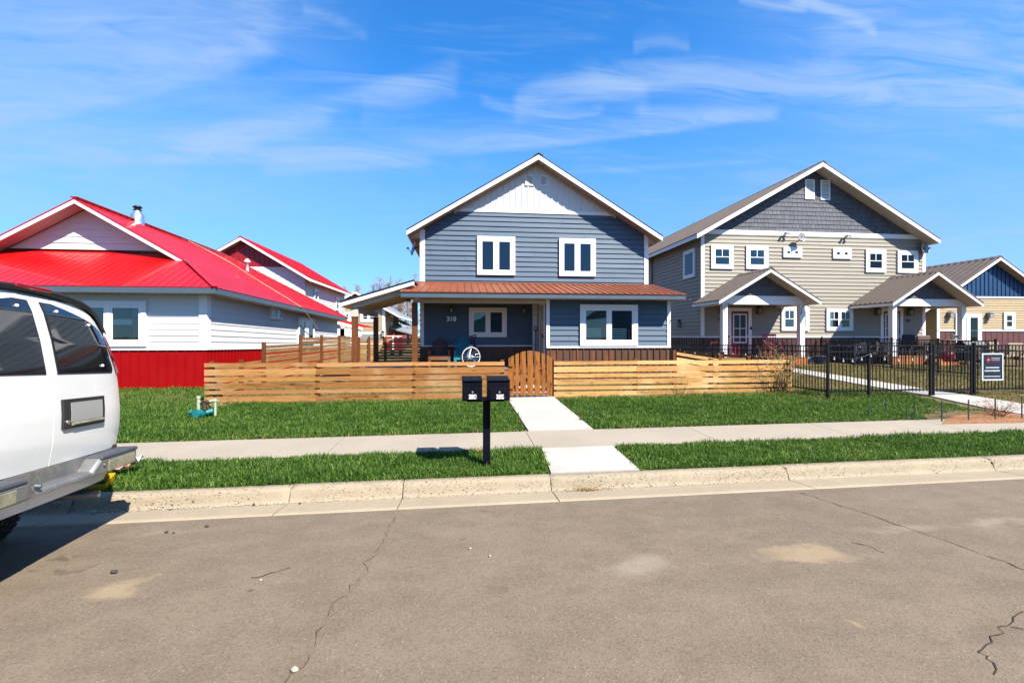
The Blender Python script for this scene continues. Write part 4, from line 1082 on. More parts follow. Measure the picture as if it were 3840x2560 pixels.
# ================================================================== RED ROOFED HOUSE (left)
YR = 14.1
rh_ = thing('red_roof_house', 'white house with bright red metal roof and red wainscot beside the van', 'house', (-11, YR, .4))
RC = at(775, 1200, YR)[0]; TILT = .02
def tl(y): return -TILT*max(0, y-YR)
def rtf(x, y, z): return (x, y, z+tl(y))
RL = -17.2
m = MB(wallY(YR)); laps(m, [(RL, 1.56), (RC, 1.56), (RC, 3.12), (RL, 3.12)], .178, .016); m.build('front_wall', 'siding_white', rh_)
m = MB(wallY(YR)); ribs(m, RL, RC, .2, 1.50, .25, .035, .03, .12); m.build('wainscot', 'wainscot_red', rh_)
m = MB(wallY(YR)); m.box(RL, RC+.03, 0, .05, 1.50, 1.555); m.build('trim_band', 'white_trim', rh_)
corner(rh_, wallY(YR), RC-.19, RC+.035, 1.56, 3.12, .05)
REND = 28.0
tfX = lambda u, n, z: rtf(RC+n, u, z)
m = MB(tfX); laps(m, [(YR, 1.56), (REND, 1.56), (REND, 3.12), (YR, 3.12)], .178, .016); m.build('side_wall', 'siding_white', rh_)
m = MB(tfX); ribs(m, YR, REND, .2, 1.50, .20, .03, .03); m.build('wainscot', 'wainscot_red', rh_)
m = MB(tfX); m.box(YR-.03, REND, 0, .05, 1.50, 1.555); m.build('trim_band', 'white_trim', rh_)
m = MB(tfX); m.box(YR-.0, YR+.14, 0, .045, 1.56, 3.12); m.build('corner_board', 'white_trim', rh_)
r = rect(269, 1128.6, 553.7, 1299, YR); ww = window(rh_, wallY(YR), *r, trim=.13, leaves=2, back='win_dark', sash=.06, mull=.1)
m = MB(wallY(YR)); m.box(r[1]-.37, r[1]-.20, .040, .046, r[2]+.2, r[3]-.2); m.build('pane_backing', 'win_pale', ww)  # pale curtain along the right edge of the pane
m = MB(wallY(YR)); m.box(r[1]-.95, r[1]-.38, .040, .044, r[2]+.62, r[2]+.78); m.build('shelf', 'blind_white', ww)
y0_, z1_ = atx(1010, 1154, RC); y1_, z0_ = atx(1051.5, 1200, RC)
ww = window(rh_, lambda u, n, z: (RC+n, u, z), y0_, y1_, atx(1030, 1198, RC)[1], atx(1030, 1155, RC)[1], trim=.07, leaves=2, back=['win_dark', 'win_mauve'], sash=.03)
y0_ = atx(1114, 1200, RC)[0]; y1_ = atx(1173, 1200, RC)[0]
window(rh_, lambda u, n, z: (RC+n, u, z), y0_, y1_, 1.56, atx(1130, 1190, RC)[1], trim=.10, leaves=2, back='win_dark', sash=.05, mull=.4)
# roof: Dutch gable front, hip at the back
EX = at(807, 1077, 13.6)[0]; EZ = at(807, 1077, 13.6)[1]
RX, RZ = at(276, 747, 15.35)
RS = (RZ-at(668, 967, 15.35)[1])/(at(668, 967, 15.35)[0]-RX)
EXL = RX-(EX-RX)
YG0, YE0, YE1 = 15.35, 13.6, 28.4
zs = lambda x: EZ+RS*(EX-x) if x > RX else EZ+RS*(x-EXL)
RZ = zs(RX)
k = YG0-YE0                                                # hip meets the rake here
hx = EX-k*1.0; hz = zs(hx)
YB = YE1-(EX-RX)*.85
# right slope (eave first)
m = MB(rtf)
roof_plane(m, [(EX, YE0, EZ), (EX, YE1, EZ), (RX, YB, RZ), (RX, YG0, RZ), (hx, YG0, hz)], .30, .02, .012, 0, .03)
lx = EXL+k; lz = zs(lx)
roof_plane(m, [(EXL, YE0, EZ), (EXL, YE1, EZ), (RX, YB, RZ), (RX, YG0, RZ), (lx, YG0, lz)], .30, .02, .012, 0, .03)
roof_plane(m, [(EX, YE1, EZ), (EXL, YE1, EZ), (RX, YB, RZ)], 0, thick=.03)
YGW = YG0+.60; sk = (hz-EZ)/k
zg = EZ+sk*(YGW-YE0)
roof_plane(m, [(EXL, YE0, EZ), (EX, YE0, EZ), (hx, YG0, hz), (hx-.55, YGW, zg), (lx+.55, YGW, zg), (lx, YG0, hz)], .23, .018, .009, 0, .03)
m.build('roof', 'roof_red', rh_)
m = MB(); m.beam((EX, YE0, EZ+.02), (hx, YG0, hz+.03), .16, .03); m.beam((RX, YG0-.01, RZ+.03+tl(YG0)), (RX, YB, RZ+.03+tl(YB)), .2, .03); m.beam((EX, YE1, EZ+.02+tl(YE1)), (RX, YB, RZ+.03+tl(YB)), .16, .03); m.build('ridge_cap', 'roof_red', rh_)
m = MB(); t = .04
for sx in (-1, 1):
    xe = hx if sx > 0 else lx
    m.prism([(RX, RZ-t), (xe, zs(xe)-t), (xe, zs(xe)-t-.15), (RX, RZ-t-.15)], 1, YG0+.015, YG0+.05)
m.build('rake_board', 'white_trim', rh_)
m = MB()
for sx in (-1, 1):
    xe = hx if sx > 0 else lx
    m.slab([(RX, YG0+.05, RZ-.17), (xe, YG0+.05, zs(xe)-.17), (xe, YGW+.02, zs(xe)-.17), (RX, YGW+.02, RZ-.17)], (0, 0, .015))
m.build('soffit', 'soffit_white', rh_)
m = MB()
for sx in (-1, 1):
    xe = hx-.3 if sx > 0 else lx+.3
    m.prism([(RX, RZ-.165), (xe, zs(xe)-.165), (xe, zs(xe)-.185), (RX, RZ-.185)], 1, YGW-.06, YGW-.04)
m.build('soffit_gap', 'groove_dark', rh_)
m = MB(wallY(YGW)); laps(m, clip([(lx, zg-.1), (hx, zg-.1), (hx, zs(hx)-.17), (RX, RZ-.17), (lx, zs(lx)-.17)], 1, zg+.02, True), .21, .02); m.build('gable_wall', 'siding_white', rh_)
m = MB(); m.box(EXL, EX-.02, YE0+.01, YE0+.045, EZ-.17, EZ-.02); m.build('gutter_board', 'fascia_grey', rh_)
m = MB(rtf); m.box(EX-.05, EX-.015, YE0+.05, YE1, EZ-.17, EZ-.02); m.build('gutter_board', 'fascia_grey', rh_)
m = MB(); m.box(EXL, EX-.06, YE0+.05, YR, EZ-.17, EZ-.15)
for i in range(60):
    x = EX-.2-i*.2; m.box(x, x+.03, YE0+.05, YR, EZ-.185, EZ-.1705)
m.build('soffit', 'soffit_white', rh_)
m = MB(rtf); m.box(RC, EX-.06, YR, REND+.3, EZ-.17, EZ-.15); m.build('soffit', 'soffit_white', rh_)
# flue and roof vent
d = ray(509, 836); tt = RX/d[0]; fy = d[1]*tt; fx = RX+.06
fz = zs(fx)+tl(fy)
sc_ = fy/CA/F*1.0
def pz(py): return H+(HY-py)/F*(fy*CA+fx*SA)
r1 = 21/F*(fy*CA+fx*SA)
m = MB(); m.lathe((fx, fy, 0), [(r1, fz-.35), (r1, pz(806)), (r1*.62, pz(799)), (r1*.6, pz(792))], 20); ch = m.build('chimney', 'metal_galv', rh_)
m = MB(); m.lathe((fx, fy, 0), [(r1*.55, pz(793)), (r1*.64, pz(790)), (r1*.64, pz(787)), (r1*.45, pz(786)), (r1*.45, pz(781)), (r1*.7, pz(780)), (r1*.7, pz(777)), (r1*.5, pz(773))], 16); m.build('chimney_cap', 'metal_black', ch)
vx = RX+2.6
vd = ray(927, 993); vy = vd[1]*(vx/vd[0])
vy = 22.8; vx, _ = at(927, 993, vy); vz = zs(vx)+tl(vy)
m = MB(); m.lathe((vx, vy, 0), [(.075, vz-.2), (.075, vz+.38), (.14, vz+.40), (.14, vz+.46), (.06, vz+.55), (.02, vz+.58)], 14); m.build('roof_vent', 'white_vinyl', rh_)
# cord over the roof
pts = []
for (px, py) in ((700, 903), (770, 937), (860, 985), (941, 1037), (1041, 1099), (1127, 1152)):
    d = ray(px, py)                                        # where that line of sight meets the slope
    # plane: z = EZ + RS*(EX-x) - TILT*(y-YR)
    den = d[2]+RS*d[0]+TILT*d[1]; t = (EZ+RS*EX+TILT*YR-H)/den
    pts.append((d[0]*t, d[1]*t, H+d[2]*t+.03))
y_, z_ = atx(1194, 1236, EX-.1)
pts.append((EX-.02, pts[-1][1]+.25, EZ+tl(pts[-1][1])+.02)); pts.append((EX-.1, y_, z_))
m = MB(); m.path(pts, .020, 6); tag(m.build('cord', 'cord_tan'), 'pale cord lying across the red metal roof and hanging off its eave', 'cord')

# ================================================================== SECOND RED ROOFED HOUSE
Y2 = 30.0
h2 = thing('red_gable_house', 'two storey white house with red roof and dark red gable behind the first', 'house', (-14, Y2, .5))
x2, z2 = at(901, 886, Y2-.5); r2 = at(1166, 1043, Y2-.5); s2 = (z2-r2[1])/(r2[0]-x2)
gable_roof(h2, x2, 2*x2-r2[0], r2[0], z2, s2, Y2-.5, 40.2, 'roof_red', 'soffit_tan', .18, .3, rw=.03, rh=.02)
xr2 = at(1144, 1100, Y2)[0]; zb = at(1000, 1001, Y2)[1]; wt = lambda x: z2-.22-s2*abs(x-x2)
pent = [(2*x2-xr2, 1.), (xr2, 1.), (xr2, wt(xr2)), (x2, wt(x2)), (2*x2-xr2, wt(xr2))]
m = MB(wallY(Y2)); laps(m, clip(pent, 1, zb, False), .178, .016); m.build('front_wall', 'siding_white', h2)
m = MB(wallY(Y2)); vboards(m, clip(pent, 1, zb, True), .3, .04, .03); m.build('gable_panel', 'gable_red', h2)
m = MB(wallXp(xr2)); laps(m, [(Y2, .8), (39.7, .8), (39.7, wt(xr2)), (Y2, wt(xr2))], .178, .016); m.build('side_wall', 'siding_white', h2)
for (a, b, c, d) in ((1175, 1083, 1190, 1131), (1257, 1115, 1269, 1164)):
    ya, yb = atx(a, 1100, xr2)[0], atx(c, 1100, xr2)[0]; window(h2, wallXp(xr2), ya, yb, atx((a+c)/2, d, xr2)[1], atx((a+c)/2, b, xr2)[1], trim=.12, leaves=1, back='win_dark', hung=True)
yq = 33.0; a = at(1253, 1200, yq); b = at(1359, 1227, yq)
m = MB(); roof_plane(m, [(b[0], yq, b[1]+.05), (b[0], yq+5, b[1]+.05), (xr2, yq+5, a[1]+.25), (xr2, yq, a[1]+.25)], .3, .03, .02); m.build('porch_roof', 'roof_red', h2)
m = MB(); m.prism([(b[0], b[1]+.0), (xr2, a[1]+.2), (xr2, a[1]), (b[0], b[1]-.2)], 1, yq+.02, yq+.06); m.box(b[0]-2.2, b[0]-.1, yq+.1, yq+.3, b[1]-.6, b[1]-.1); m.build('porch_fascia', 'white_trim', h2)
px_ = at(1285, 1250, yq+.2)[0]; m = MB(); m.box(px_-.15, px_+.15, yq+.1, yq+.4, .5, b[1]-.1); m.build('porch_post', 'post_brown', h2)

# ================================================================== BEIGE GARAGE HOUSE and barn, far back
Y3 = 60.0
h3 = thing('garage_house', 'beige two storey house with garage doors beyond the slatted yard fence', 'house', (-12, Y3, .7))
x3, z3 = at(1331, 1090, Y3-.6); e3 = at(1497, 1181, Y3-.6); s3 = (z3-e3[1])/(e3[0]-x3)
gable_roof(h3, x3, 2*x3-e3[0], e3[0], z3, s3, Y3-.6, 78, 'barn_grey', 'soffit_tan', .30, 0)
xr3 = at(1443, 1200, Y3)[0]; wt = lambda x: z3-.35-s3*abs(x-x3)
m = MB(wallY(Y3)); laps(m, [(2*x3-xr3, .7), (xr3, .7), (xr3, wt(xr3)), (x3, wt(x3)), (2*x3-xr3, wt(xr3))], .26, .03); m.build('front_wall', 'siding_far', h3)
m = MB(wallY(Y3)); q = clip([(2*x3-xr3, z3-1.9), (xr3, z3-1.9), (xr3, wt(xr3)), (x3, wt(x3)), (2*x3-xr3, wt(xr3))], 1, z3-1.6, True); m.add([(u, .06, z) for u, z in q], [tuple(range(len(q)))]); m.build('gable_panel', 'gable_red', h3)
m = MB(wallXp(xr3)); ys3 = 73.; laps(m, [(Y3, .7), (ys3, .7), (ys3, wt(xr3)), (Y3, wt(xr3))], .26, .03); m.build('side_wall', 'siding_far', h3)
corner(h3, wallY(Y3), xr3-.3, xr3+.05, .7, wt(xr3), .08)
for (a, b, c, d, lv) in ((1288, 1168, 1317, 1207, 1), (1351, 1168, 1415, 1207, 2)):
    window(h3, wallY(Y3), *rect(a, b, c, d, Y3), trim=.22, leaves=lv, back='win_teal', hung=True, sash=.14)
for (a, c) in ((1278, 1322), (1344, 1441)):
    r = rect(a, 1245, c, 1262, Y3); m = MB(wallY(Y3)); frame(m, r[0], r[1], .7, r[3], .25, 0, .08); gd = m.build('garage_door', 'white_trim', h3)
    m = MB(wallY(Y3))
    dh = (r[3]-.25-.96)/4
    for i in range(4): m.box(r[0]+.25, r[1]-.25, .01, .05, .96+i*dh, .96+i*dh+dh*.93)
    m.build('door_panel', 'barn_grey', gd)
u, z = at(1437, 1253, Y3); lantern(h3, wallY(Y3), u, z, .35, .7, .3)
ya = atx(1467, 1200, xr3)[0]; window(h3, wallXp(xr3), ya-.8, ya+.8, atx(1469, 1217, xr3)[1], atx(1469, 1183, xr3)[1], trim=.2, leaves=1, back='win_dark')
Y4 = 68.0
bn = thing('barn', 'low grey metal roofed barn beyond the beige garage house', 'barn', (-12, Y4, .7))
a = at(1480, 1200, Y4); b = at(1562, 1248, Y4); c = at(1490, 1262, Y4)
m = MB(); roof_plane(m, [(b[0], Y4-.6, b[1]), (b[0], Y4+14, b[1]), (a[0], Y4+14, a[1]+.2), (a[0], Y4-.6, a[1]+.2)], .9, .06, .05); m.build('roof', 'barn_grey', bn)
m = MB(wallY(Y4)); m.add([(a[0], 0, .7), (b[0]-.6, 0, .7), (b[0]-.6, 0, b[1]-.1), (a[0], 0, a[1]-.1)], [(0, 1, 2, 3)]); m.build('wall', 'siding_far', bn)
q0, q1 = at(1471, 1229, Y4-4), at(1548, 1249, Y4-4)
m = MB(); m.slab([(q0[0], Y4-5, q0[1]), (q1[0], Y4-5, q1[1]), (q1[0], Y4, q1[1]+.5), (q0[0], Y4, q0[1]+.5)], (0, 0, -.2)); m.build('lean_to_roof', 'barn_grey', bn)
for f in (.1, .9):
    x = q0[0]+(q1[0]-q0[0])*f; m = MB(); m.box(x-.12, x+.12, Y4-4.9, Y4-4.6, .7, q0[1]+(q1[1]-q0[1])*f-.1); m.build('post', 'post_brown', bn)
# ================================================================== TIMBER FENCES
BZ = [(1.163, 1.255), (.972, 1.113), (.830, .930), (.655, .788), (.522, .605), (.330, .472)]
def slat_fence(name, label, x0, x1, ycen, joints, posts, mat, matp, zs=BZ, seed=1, warp=.006, group=None):
    R = random.Random(seed); f = thing(name, label, 'fence', ((x0+x1)/2, ycen((x0+x1)/2), .33), group)
    m = MB(); ends = [x0]+joints+[x1]
    for k, (za, zb) in enumerate(zs):
        for a, b in zip(ends, ends[1:]):
            n = 3; d0, d1 = R.uniform(-warp, warp), R.uniform(-warp, warp); t = R.uniform(-.003, .003)
            m.add([(a+.003, ycen(a)-.028+t, za+d0), (b-.003, ycen(b)-.028+t, za+d1), (b-.003, ycen(b)-.004, za+d1), (a+.003, ycen(a)-.004, za+d0),
                   (a+.003, ycen(a)-.028+t, zb+d0), (b-.003, ycen(b)-.028+t, zb+d1), (b-.003, ycen(b)-.004, zb+d1), (a+.003, ycen(a)-.004, zb+d0)],
                  [(0, 3, 2, 1), (4, 5, 6, 7), (0, 1, 5, 4), (1, 2, 6, 5), (2, 3, 7, 6), (3, 0, 4, 7)])
    m.build('slats', mat, f)
    for p in posts:
        m = MB(); m.bbox(p-.045, p+.045, ycen(p)-.002, ycen(p)+.09, .2, zs[0][1]+.045, .005); m.build('post', 'post_brown', f)
    return f
yl = lambda x: 11.48+.012*x
fpx = lambda px: at(px, 1400, 11.48)[0]
slat_fence('slat_fence', 'weathered horizontal slat fence left of the arched gate, in front of the porch', fpx(774), fpx(1892), yl, [fpx(1190), fpx(1550)], [fpx(797), fpx(1190), fpx(1550), fpx(1884)], 'fence_h', 'post_brown', seed=2, warp=.009)
yr_ = lambda x: 11.5+.004*x
slat_fence('slat_fence', 'clean pale horizontal slat fence right of the arched gate, below the bay window', fpx(2077), fpx(2972), yr_, [fpx(2389), fpx(2676)], [fpx(2081), fpx(2386), fpx(2672), fpx(2962)], 'fence_h_pale', 'post_brown', seed=3, warp=.005)
# gate
gt = thing('picket_gate', 'orange brown arched picket gate at the top of the front walk', 'gate', (1.74, 11.5, .36))
gz0 = at(1990, 1482.5, 11.46)[1]
tops = [(88, 155, 400, 365), (172, 215, 355, 340), (232, 300, 330, 313), (318, 388, 311, 311), (405, 472, 316, 330), (493, 535, 340, 352), (555, 622, 363, 402)]
R = random.Random(5)
for a, b, ta, tb in tops:
    X0, X1 = at(1880+a/3.267, 1400, 11.46)[0], at(1880+b/3.267, 1400, 11.46)[0]
    za, zb = at(1990, 1220+ta/3.267, 11.46)[1], at(1990, 1220+tb/3.267, 11.46)[1]; zm = max(za, zb) if abs(za-zb) > .002 else za+.004
    za_, zb_ = za, zb
    m = MB(); d = R.uniform(-.006, .006)
    m.prism([(X0, gz0+d), (X1, gz0+d), (X1, zb), ((X0+X1)/2, (za+zb)/2+.008), (X0, za)], 1, 11.445, 11.466); m.build('picket', 'fence_v', gt)
gx0, gx1 = at(1907, 1400, 11.46)[0], at(2070, 1400, 11.46)[0]
for za, zb in ((gz0+.10, gz0+.19), (gz0+.52, gz0+.60), (gz0+.70, gz0+.80)):
    m = MB(); m.box(gx0+.01, gx1-.01, 11.467, 11.50, za, zb); m.build('rail', 'post_brown', gt)
m = MB(); m.beam((gx0+.06, 11.515, gz0+.15), (gx1-.06, 11.515, gz0+.74), .028, .085); m.build('brace', 'post_brown', gt)
m = MB()
for z in (gz0+.16, gz0+.73): m.box(gx0-.05, gx0+.10, 11.43, 11.445, z-.012, z+.012)
m.build('hinge', 'lamp_black', gt)
m = MB(); m.box(gx0-.10, gx0-.02, 11.45, 11.47, gz0+.68, gz0+.72); m.build('latch', 'lock_steel', gt)
# side fence of the left yard, running back along the lot line, and its far return
XS = -5.95
def run_fence(name, label, segs, zfun, ptops, mat, seed, side=1, group=None, nb=9):
    R = random.Random(seed); f = thing(name, label, 'fence', (XS, segs[0][0], .4), group)
    m = MB()
    for (a, b, top, bot) in segs:
        n = nb; hh = (top-bot)/n
        for i in range(n):
            z = bot+hh*i; w = hh*(.80 if i % 2 else .60)
            m.box(XS+.0, XS+.02, a+.004, b-.004, z+R.uniform(-.006, .006), z+w*1.10)
    m.build('slats', mat, f)
    for y, t in ptops:
        m = MB(); m.bbox(XS+.021, XS+.115, y-.047, y+.047, .25, t, .005); m.build('post', 'post_brown', f)
    return f
run_fence('yard_side_fence', 'long slatted yard fence running back past the red roofed house', [(14.3, 17.4, 1.66, .42), (17.4, 19.9, 1.90, .42), (19.9, 22.7, 1.90, .42), (22.7, 25.5, 1.90, .44)], None,
          [(14.3, 1.72), (17.4, 1.96), (19.9, 1.95), (22.7, 1.93), (25.4, 1.95)], 'fence_y', 4)
f = run_fence('yard_side_fence', 'low slatted fence joining the left end of the front slat fence', [(11.5, 14.25, 1.22, .36)], None, [(12.9, 1.26)], 'fence_y', 5, nb=7)
Y9 = 25.5
fb = thing('yard_back_fence', 'tall slatted fence closing the back of the left yard beyond the porch posts', 'fence', (-2.5, Y9, .45))
m = MB(); xb = [XS+.05]+[at(p, 1300, Y9)[0] for p in (1347, 1385, 1416, 1446)]+[.6]; R = random.Random(6)
for a, b in zip(xb, xb[1:]):
    for i in range(9):
        z = .48+i*.15; m.box(a+.004, b-.004, Y9-.02, Y9, z+R.uniform(-.008, .008), z+(.125 if i % 2 else .09))
m.build('slats', 'fence_far', fb)
for x in xb[1:5]: m = MB(); m.bbox(x-.06, x+.06, Y9-.12, Y9-.021, .3, 1.86, .006); m.build('post', 'post_brown', fb)
# right lot line fence
fr = thing('yard_side_fence', 'slatted fence running back between the blue house and the duplex', 'fence', (9.05, 14, .45))
m = MB(); R = random.Random(8)
for a, b in ((11.65, 13.4), (13.4, 14.9), (14.9, 18.0)):
    for i in range(6):
        za, zb = BZ[i]; m.box(9.03, 9.052, a+.004, b-.004, za+.02+R.uniform(-.005, .005), zb+.02)
m.build('slats', 'fence_y', fr)
for y in (13.4, 14.9, 18.0): m = MB(); m.bbox(8.93, 9.028, y-.05, y+.05, .3, 1.36, .005); m.build('post', 'post_brown', fr)

# short sloping panel behind the right fence
sp = thing('slat_fence', 'short pale slatted panel with a sloping top behind the right slat fence', 'fence', (at(2610, 1400, 12.7)[0], 12.7, .4))
xa, xb, xc_ = at(2536, 1330, 12.7)[0], at(2692, 1330, 12.7)[0], at(2797, 1330, 12.7)[0]; za, zb = at(2536, 1320, 12.7)[1], at(2692, 1345, 12.7)[1]
m = MB()
for k in range(6):
    d = .15*k; h_ = .085 if k % 2 == 0 else .125
    m.add([(xa, 12.67, za-d-h_), (xb, 12.67, zb-d-h_), (xb, 12.67, zb-d), (xa, 12.67, za-d), (xa, 12.69, za-d-h_), (xb, 12.69, zb-d-h_), (xb, 12.69, zb-d), (xa, 12.69, za-d)], [(0, 1, 2, 3), (7, 6, 5, 4), (0, 4, 5, 1), (1, 5, 6, 2), (2, 6, 7, 3), (3, 7, 4, 0)])
m.build('slats', 'fence_h_pale', sp)
m = MB(); z_ = at(2750, 1342, 12.7)[1]; m.box(xb+.02, xc_, 12.70, 12.73, z_-.10, z_); m.build('rail', 'fence_y', sp)
for px, py in ((2527, 1314), (2698, 1328), (2805, 1335)):
    x, z = at(px, py, 12.74); m = MB(); m.bbox(x-.047, x+.047, 12.695, 12.79, .3, z, .005); m.build('post', 'post_brown', sp)

# ================================================================== BLACK METAL RAILING
def rail_fence(name, label, pts, zt, skip=0, step=.098, hz=1.24, post_h=.04, ps=.029, group=None):
    """pts: plan points of the posts; zt(x, y): top rail height"""
    f = thing(name, label, 'fence', (pts[0][0], pts[0][1], g(*pts[0])), group)
    for p in pts[skip:]:
        t = zt(*p); m = MB(); m.bbox(p[0]-ps, p[0]+ps, p[1]-ps, p[1]+ps, t-hz-.12, t+post_h, .004); m.bbox(p[0]-ps-.006, p[0]+ps+.006, p[1]-ps-.006, p[1]+ps+.006, t+post_h, t+post_h+.018, .004); m.build('post', 'metal_black', f)
    for a, b in zip(pts, pts[1:]):
        m = MB(); A, B = Vector((*a, 0)), Vector((*b, 0)); L = (B-A).length; d = (B-A)/L
        for dz in (.015, .165, hz-.10):
            p, q = A+d*ps, B-d*ps
            m.beam((p.x, p.y, zt(*a)-dz), (q.x, q.y, zt(*b)-dz), .028, .030)
        n = int(L/step)
        for i in range(1, n):
            p = A+d*(L*i/n); t = zt(p.x, p.y); m.box(p.x-.008, p.x+.008, p.y-.008, p.y+.008, t-hz+.06, t-.002)
        m.build('railing', 'metal_black', f)
    return f
YM = 10.4
mp = [(at(p, 1380, YM)[0], YM) for p in (3104, 3258, 3489)]; mg = (at(3653, 1380, YM)[0], YM)
ztm = lambda x, y: 1.675
rail_fence('metal_fence', 'black metal railing in front of the duplex lawn, left of the railing gate', mp, ztm)
rail_fence('metal_gate', 'black metal railing gate across the neighbour walk', [(mp[-1][0]+.09, YM), (mg[0]-.09, YM)], lambda x, y: 1.66, post_h=.0, ps=.02)
rail_fence('metal_fence', 'black metal railing right of the gate, carrying the dark sign', [mg, (mg[0]+1.85, YM), (mg[0]+3.7, YM)], ztm)
X9 = mp[0][0]
rail_fence('metal_fence', 'black metal railing running back from the slat fence end towards the red front door', [(X9, YM+.01), (X9, 12.2), (X9, 13.9), (X9, 15.6), (X9, 17.3), (X9, 19.0)], lambda x, y: 1.675-.016*(y-YM), skip=1)
XI = 17.25
rail_fence('metal_fence', 'black metal railing dividing the two front lawns of the duplex', [(XI, 20.2), (XI, 18.4), (XI, 16.6), (XI, 14.8), (XI, 13.0)], lambda x, y: 1.70-.010*(20-y)+.12)
# strings of round bulbs along the railings
def bulbs(label, pts, n, sag, seed, zoff=-.13):
    R = random.Random(seed); t = thing('string_lights', label, 'string lights', pts[0])
    m = MB(); line = []; B = []
    for (a, b) in zip(pts, pts[1:]):
        A, Bv = Vector(a), Vector(b)
        for i in range(8):
            f = i/8; p = A.lerp(Bv, f); p.z -= sag*4*f*(1-f); line.append(tuple(p))
    line.append(pts[-1]); m.path(line, .006, 5); m.build('cable', 'metal_black', t)
    tot = len(line)-1
    for i in range(n):
        q = (i+.5)/n*tot; k = int(q); p = Vector(line[k]).lerp(Vector(line[k+1]), q-k)
        m = MB(); m.tube((p.x, p.y, p.z), (p.x, p.y, p.z-.05), .012, .014, 6); m.ball((p.x, p.y, p.z-.07), .024, 8, 6, (1, 1, 1.15)); m.build('bulb', 'bulb_glass', t)
    return t
bulbs('string of round bulbs hung on the front railing', [(X9, YM-.05, 1.44), (mp[1][0], YM-.05, 1.46), (mp[2][0], YM-.05, 1.46)], 9, .12, 1)
bulbs('string of round bulbs hung on the railing between the duplex lawns', [(XI-.05, 20.0, 1.62), (XI-.05, 16.6, 1.60), (XI-.05, 13.1, 1.56)], 12, .12, 2)
bulbs('string of round bulbs on the railing beside the slat fence end', [(X9-.05, YM+.3, 1.42), (X9-.05, 13.9, 1.40), (X9-.05, 18.9, 1.38)], 12, .10, 3)
# sign
sx0, sx1, sz0, sz1 = rect(3682, 1324, 3762, 1426, YM-.06)
sg = thing('sign', 'dark rectangular sign with red emblem and pale frame tied to the black railing', 'sign', ((sx0+sx1)/2, YM-.06, sz0))
m = MB(wallY(YM-.045)); m.box(sx0+.02, sx1-.02, 0, .012, sz0+.02, sz1-.02); m.build('panel', 'sign_dark', sg)
m = MB(wallY(YM-.045)); frame(m, sx0, sx1, sz0, sz1, .035, -.01, .022); m.build('frame', 'sign_frame', sg)
ex, ez = at(3706, 1349, YM-.06)
m = MB(wallY(YM-.045)); q = .075; m.prism([(ex-q, ez), (ex-q*.35, ez+q), (ex+q*.35, ez+q), (ex+q, ez), (ex+q*.35, ez-q), (ex-q*.35, ez-q)], 1, .012, .017); m.build('emblem', 'sign_red', sg)
m = MB(wallY(YM-.045)); m.box(ex-.03, ex+.03, .0172, .019, ez-.006, ez+.01); m.build('emblem_mark', 'sign_frame', sg)
R = random.Random(12); m = MB(wallY(YM-.045))
for (px0, px1, py, hh) in ((3718, 3750, 1342, .012), (3718, 3750, 1348, .012), (3697, 3747, 1378, .034), (3693, 3749, 1390, .036), (3691, 3751, 1411, .022)):
    a, z = at(px0, py, YM-.06); b, _ = at(px1, py, YM-.06); x = a
    while x < b:
        w = R.uniform(.012, .028); m.box(x, min(x+w, b), .0125, .0145, z-hh/2, z+hh/2); x += w+.006
m.build('lettering', 'sign_frame', sg)
m = MB(wallY(YM-.045)); a, z = at(3719, 1354, YM-.06); b, _ = at(3748, 1354, YM-.06); m.box(a, b, .0125, .0145, z-.012, z+.008); m.build('stripe', 'sign_red', sg)

# ================================================================== LETTER BOXES
mx_, my_ = .325, 6.42
mb_ = thing('mailbox_stand', 'pair of black locking mailboxes on one black post in the grass verge', 'mailboxes', (mx_, my_, .19))
YB0, YB1 = 5.74, 6.14
bx = lambda px: at(px, 1460, YB0)[0]
bzt, bzb = at(1820, 1426, YB0)[1], at(1820, 1502, YB0)[1]
m = MB(); m.bbox(mx_-.048, mx_+.048, 6.10-.048, 6.10+.048, .05, bzb-.02, .006); m.build('post', 'mail_black', mb_)
m = MB(); m.box(bx(1751), bx(1889), YB0+.07, YB0+.42, bzb-.022, bzb-.003); m.build('crossbar', 'mail_black', mb_)
for (p0, p1, l0, l1, txt, lx) in ((1733, 1808.5, 1758, 1786.5, '310B', 1772), (1831, 1912, 1861, 1889, '310A', 1873)):
    a, b = bx(p0), bx(p1)
    m = MB(); prof_ = [(YB0, bzb), (YB1, bzb+.0), (YB1, bzt+.012), (YB0+.015, bzt), (YB0, bzt-.012)]
    m.prism(prof_, 0, a, b); o = m.build('mailbox', 'mail_black', mb_)
    m = MB(); m.bbox(a+.012, b-.012, YB0-.012, YB0-.001, bzb+.012, bzb+(bzt-bzb)*.62, .003); m.build('mailbox_door', 'mail_black', o)
    m = MB(); m.slab([(a-.004, YB0-.018, bzt-.006), (b+.004, YB0-.018, bzt-.006), (b+.004, YB1+.004, bzt+.016), (a-.004, YB1+.004, bzt+.016)], (0, 0, .008)); m.build('mailbox_lid', 'mail_black', o)
    zl = at(lx, 1469, YB0)[1]; xl_ = bx(lx); m = MB(); m.tube((xl_, YB0-.012, zl), (xl_, YB0-.022, zl), .013, .012, 14); m.build('lock', 'lock_steel', o)
    z0_, z1_ = at(lx, 1494.5, YB0)[1], at(lx, 1478.5, YB0)[1]; q0, q1 = bx(l0), bx(l1)
    m = MB(); m.box(q0, q1, YB0-.0145, YB0-.0125, z0_, z1_); st_ = m.build('number_label', 'sticker_white', o)
    text_mesh(txt, .060, 'number_black', 'number', st_, ((q0+q1)/2, YB0-.0152, (z0_+z1_)/2-.002), .0005, bold=.0012)

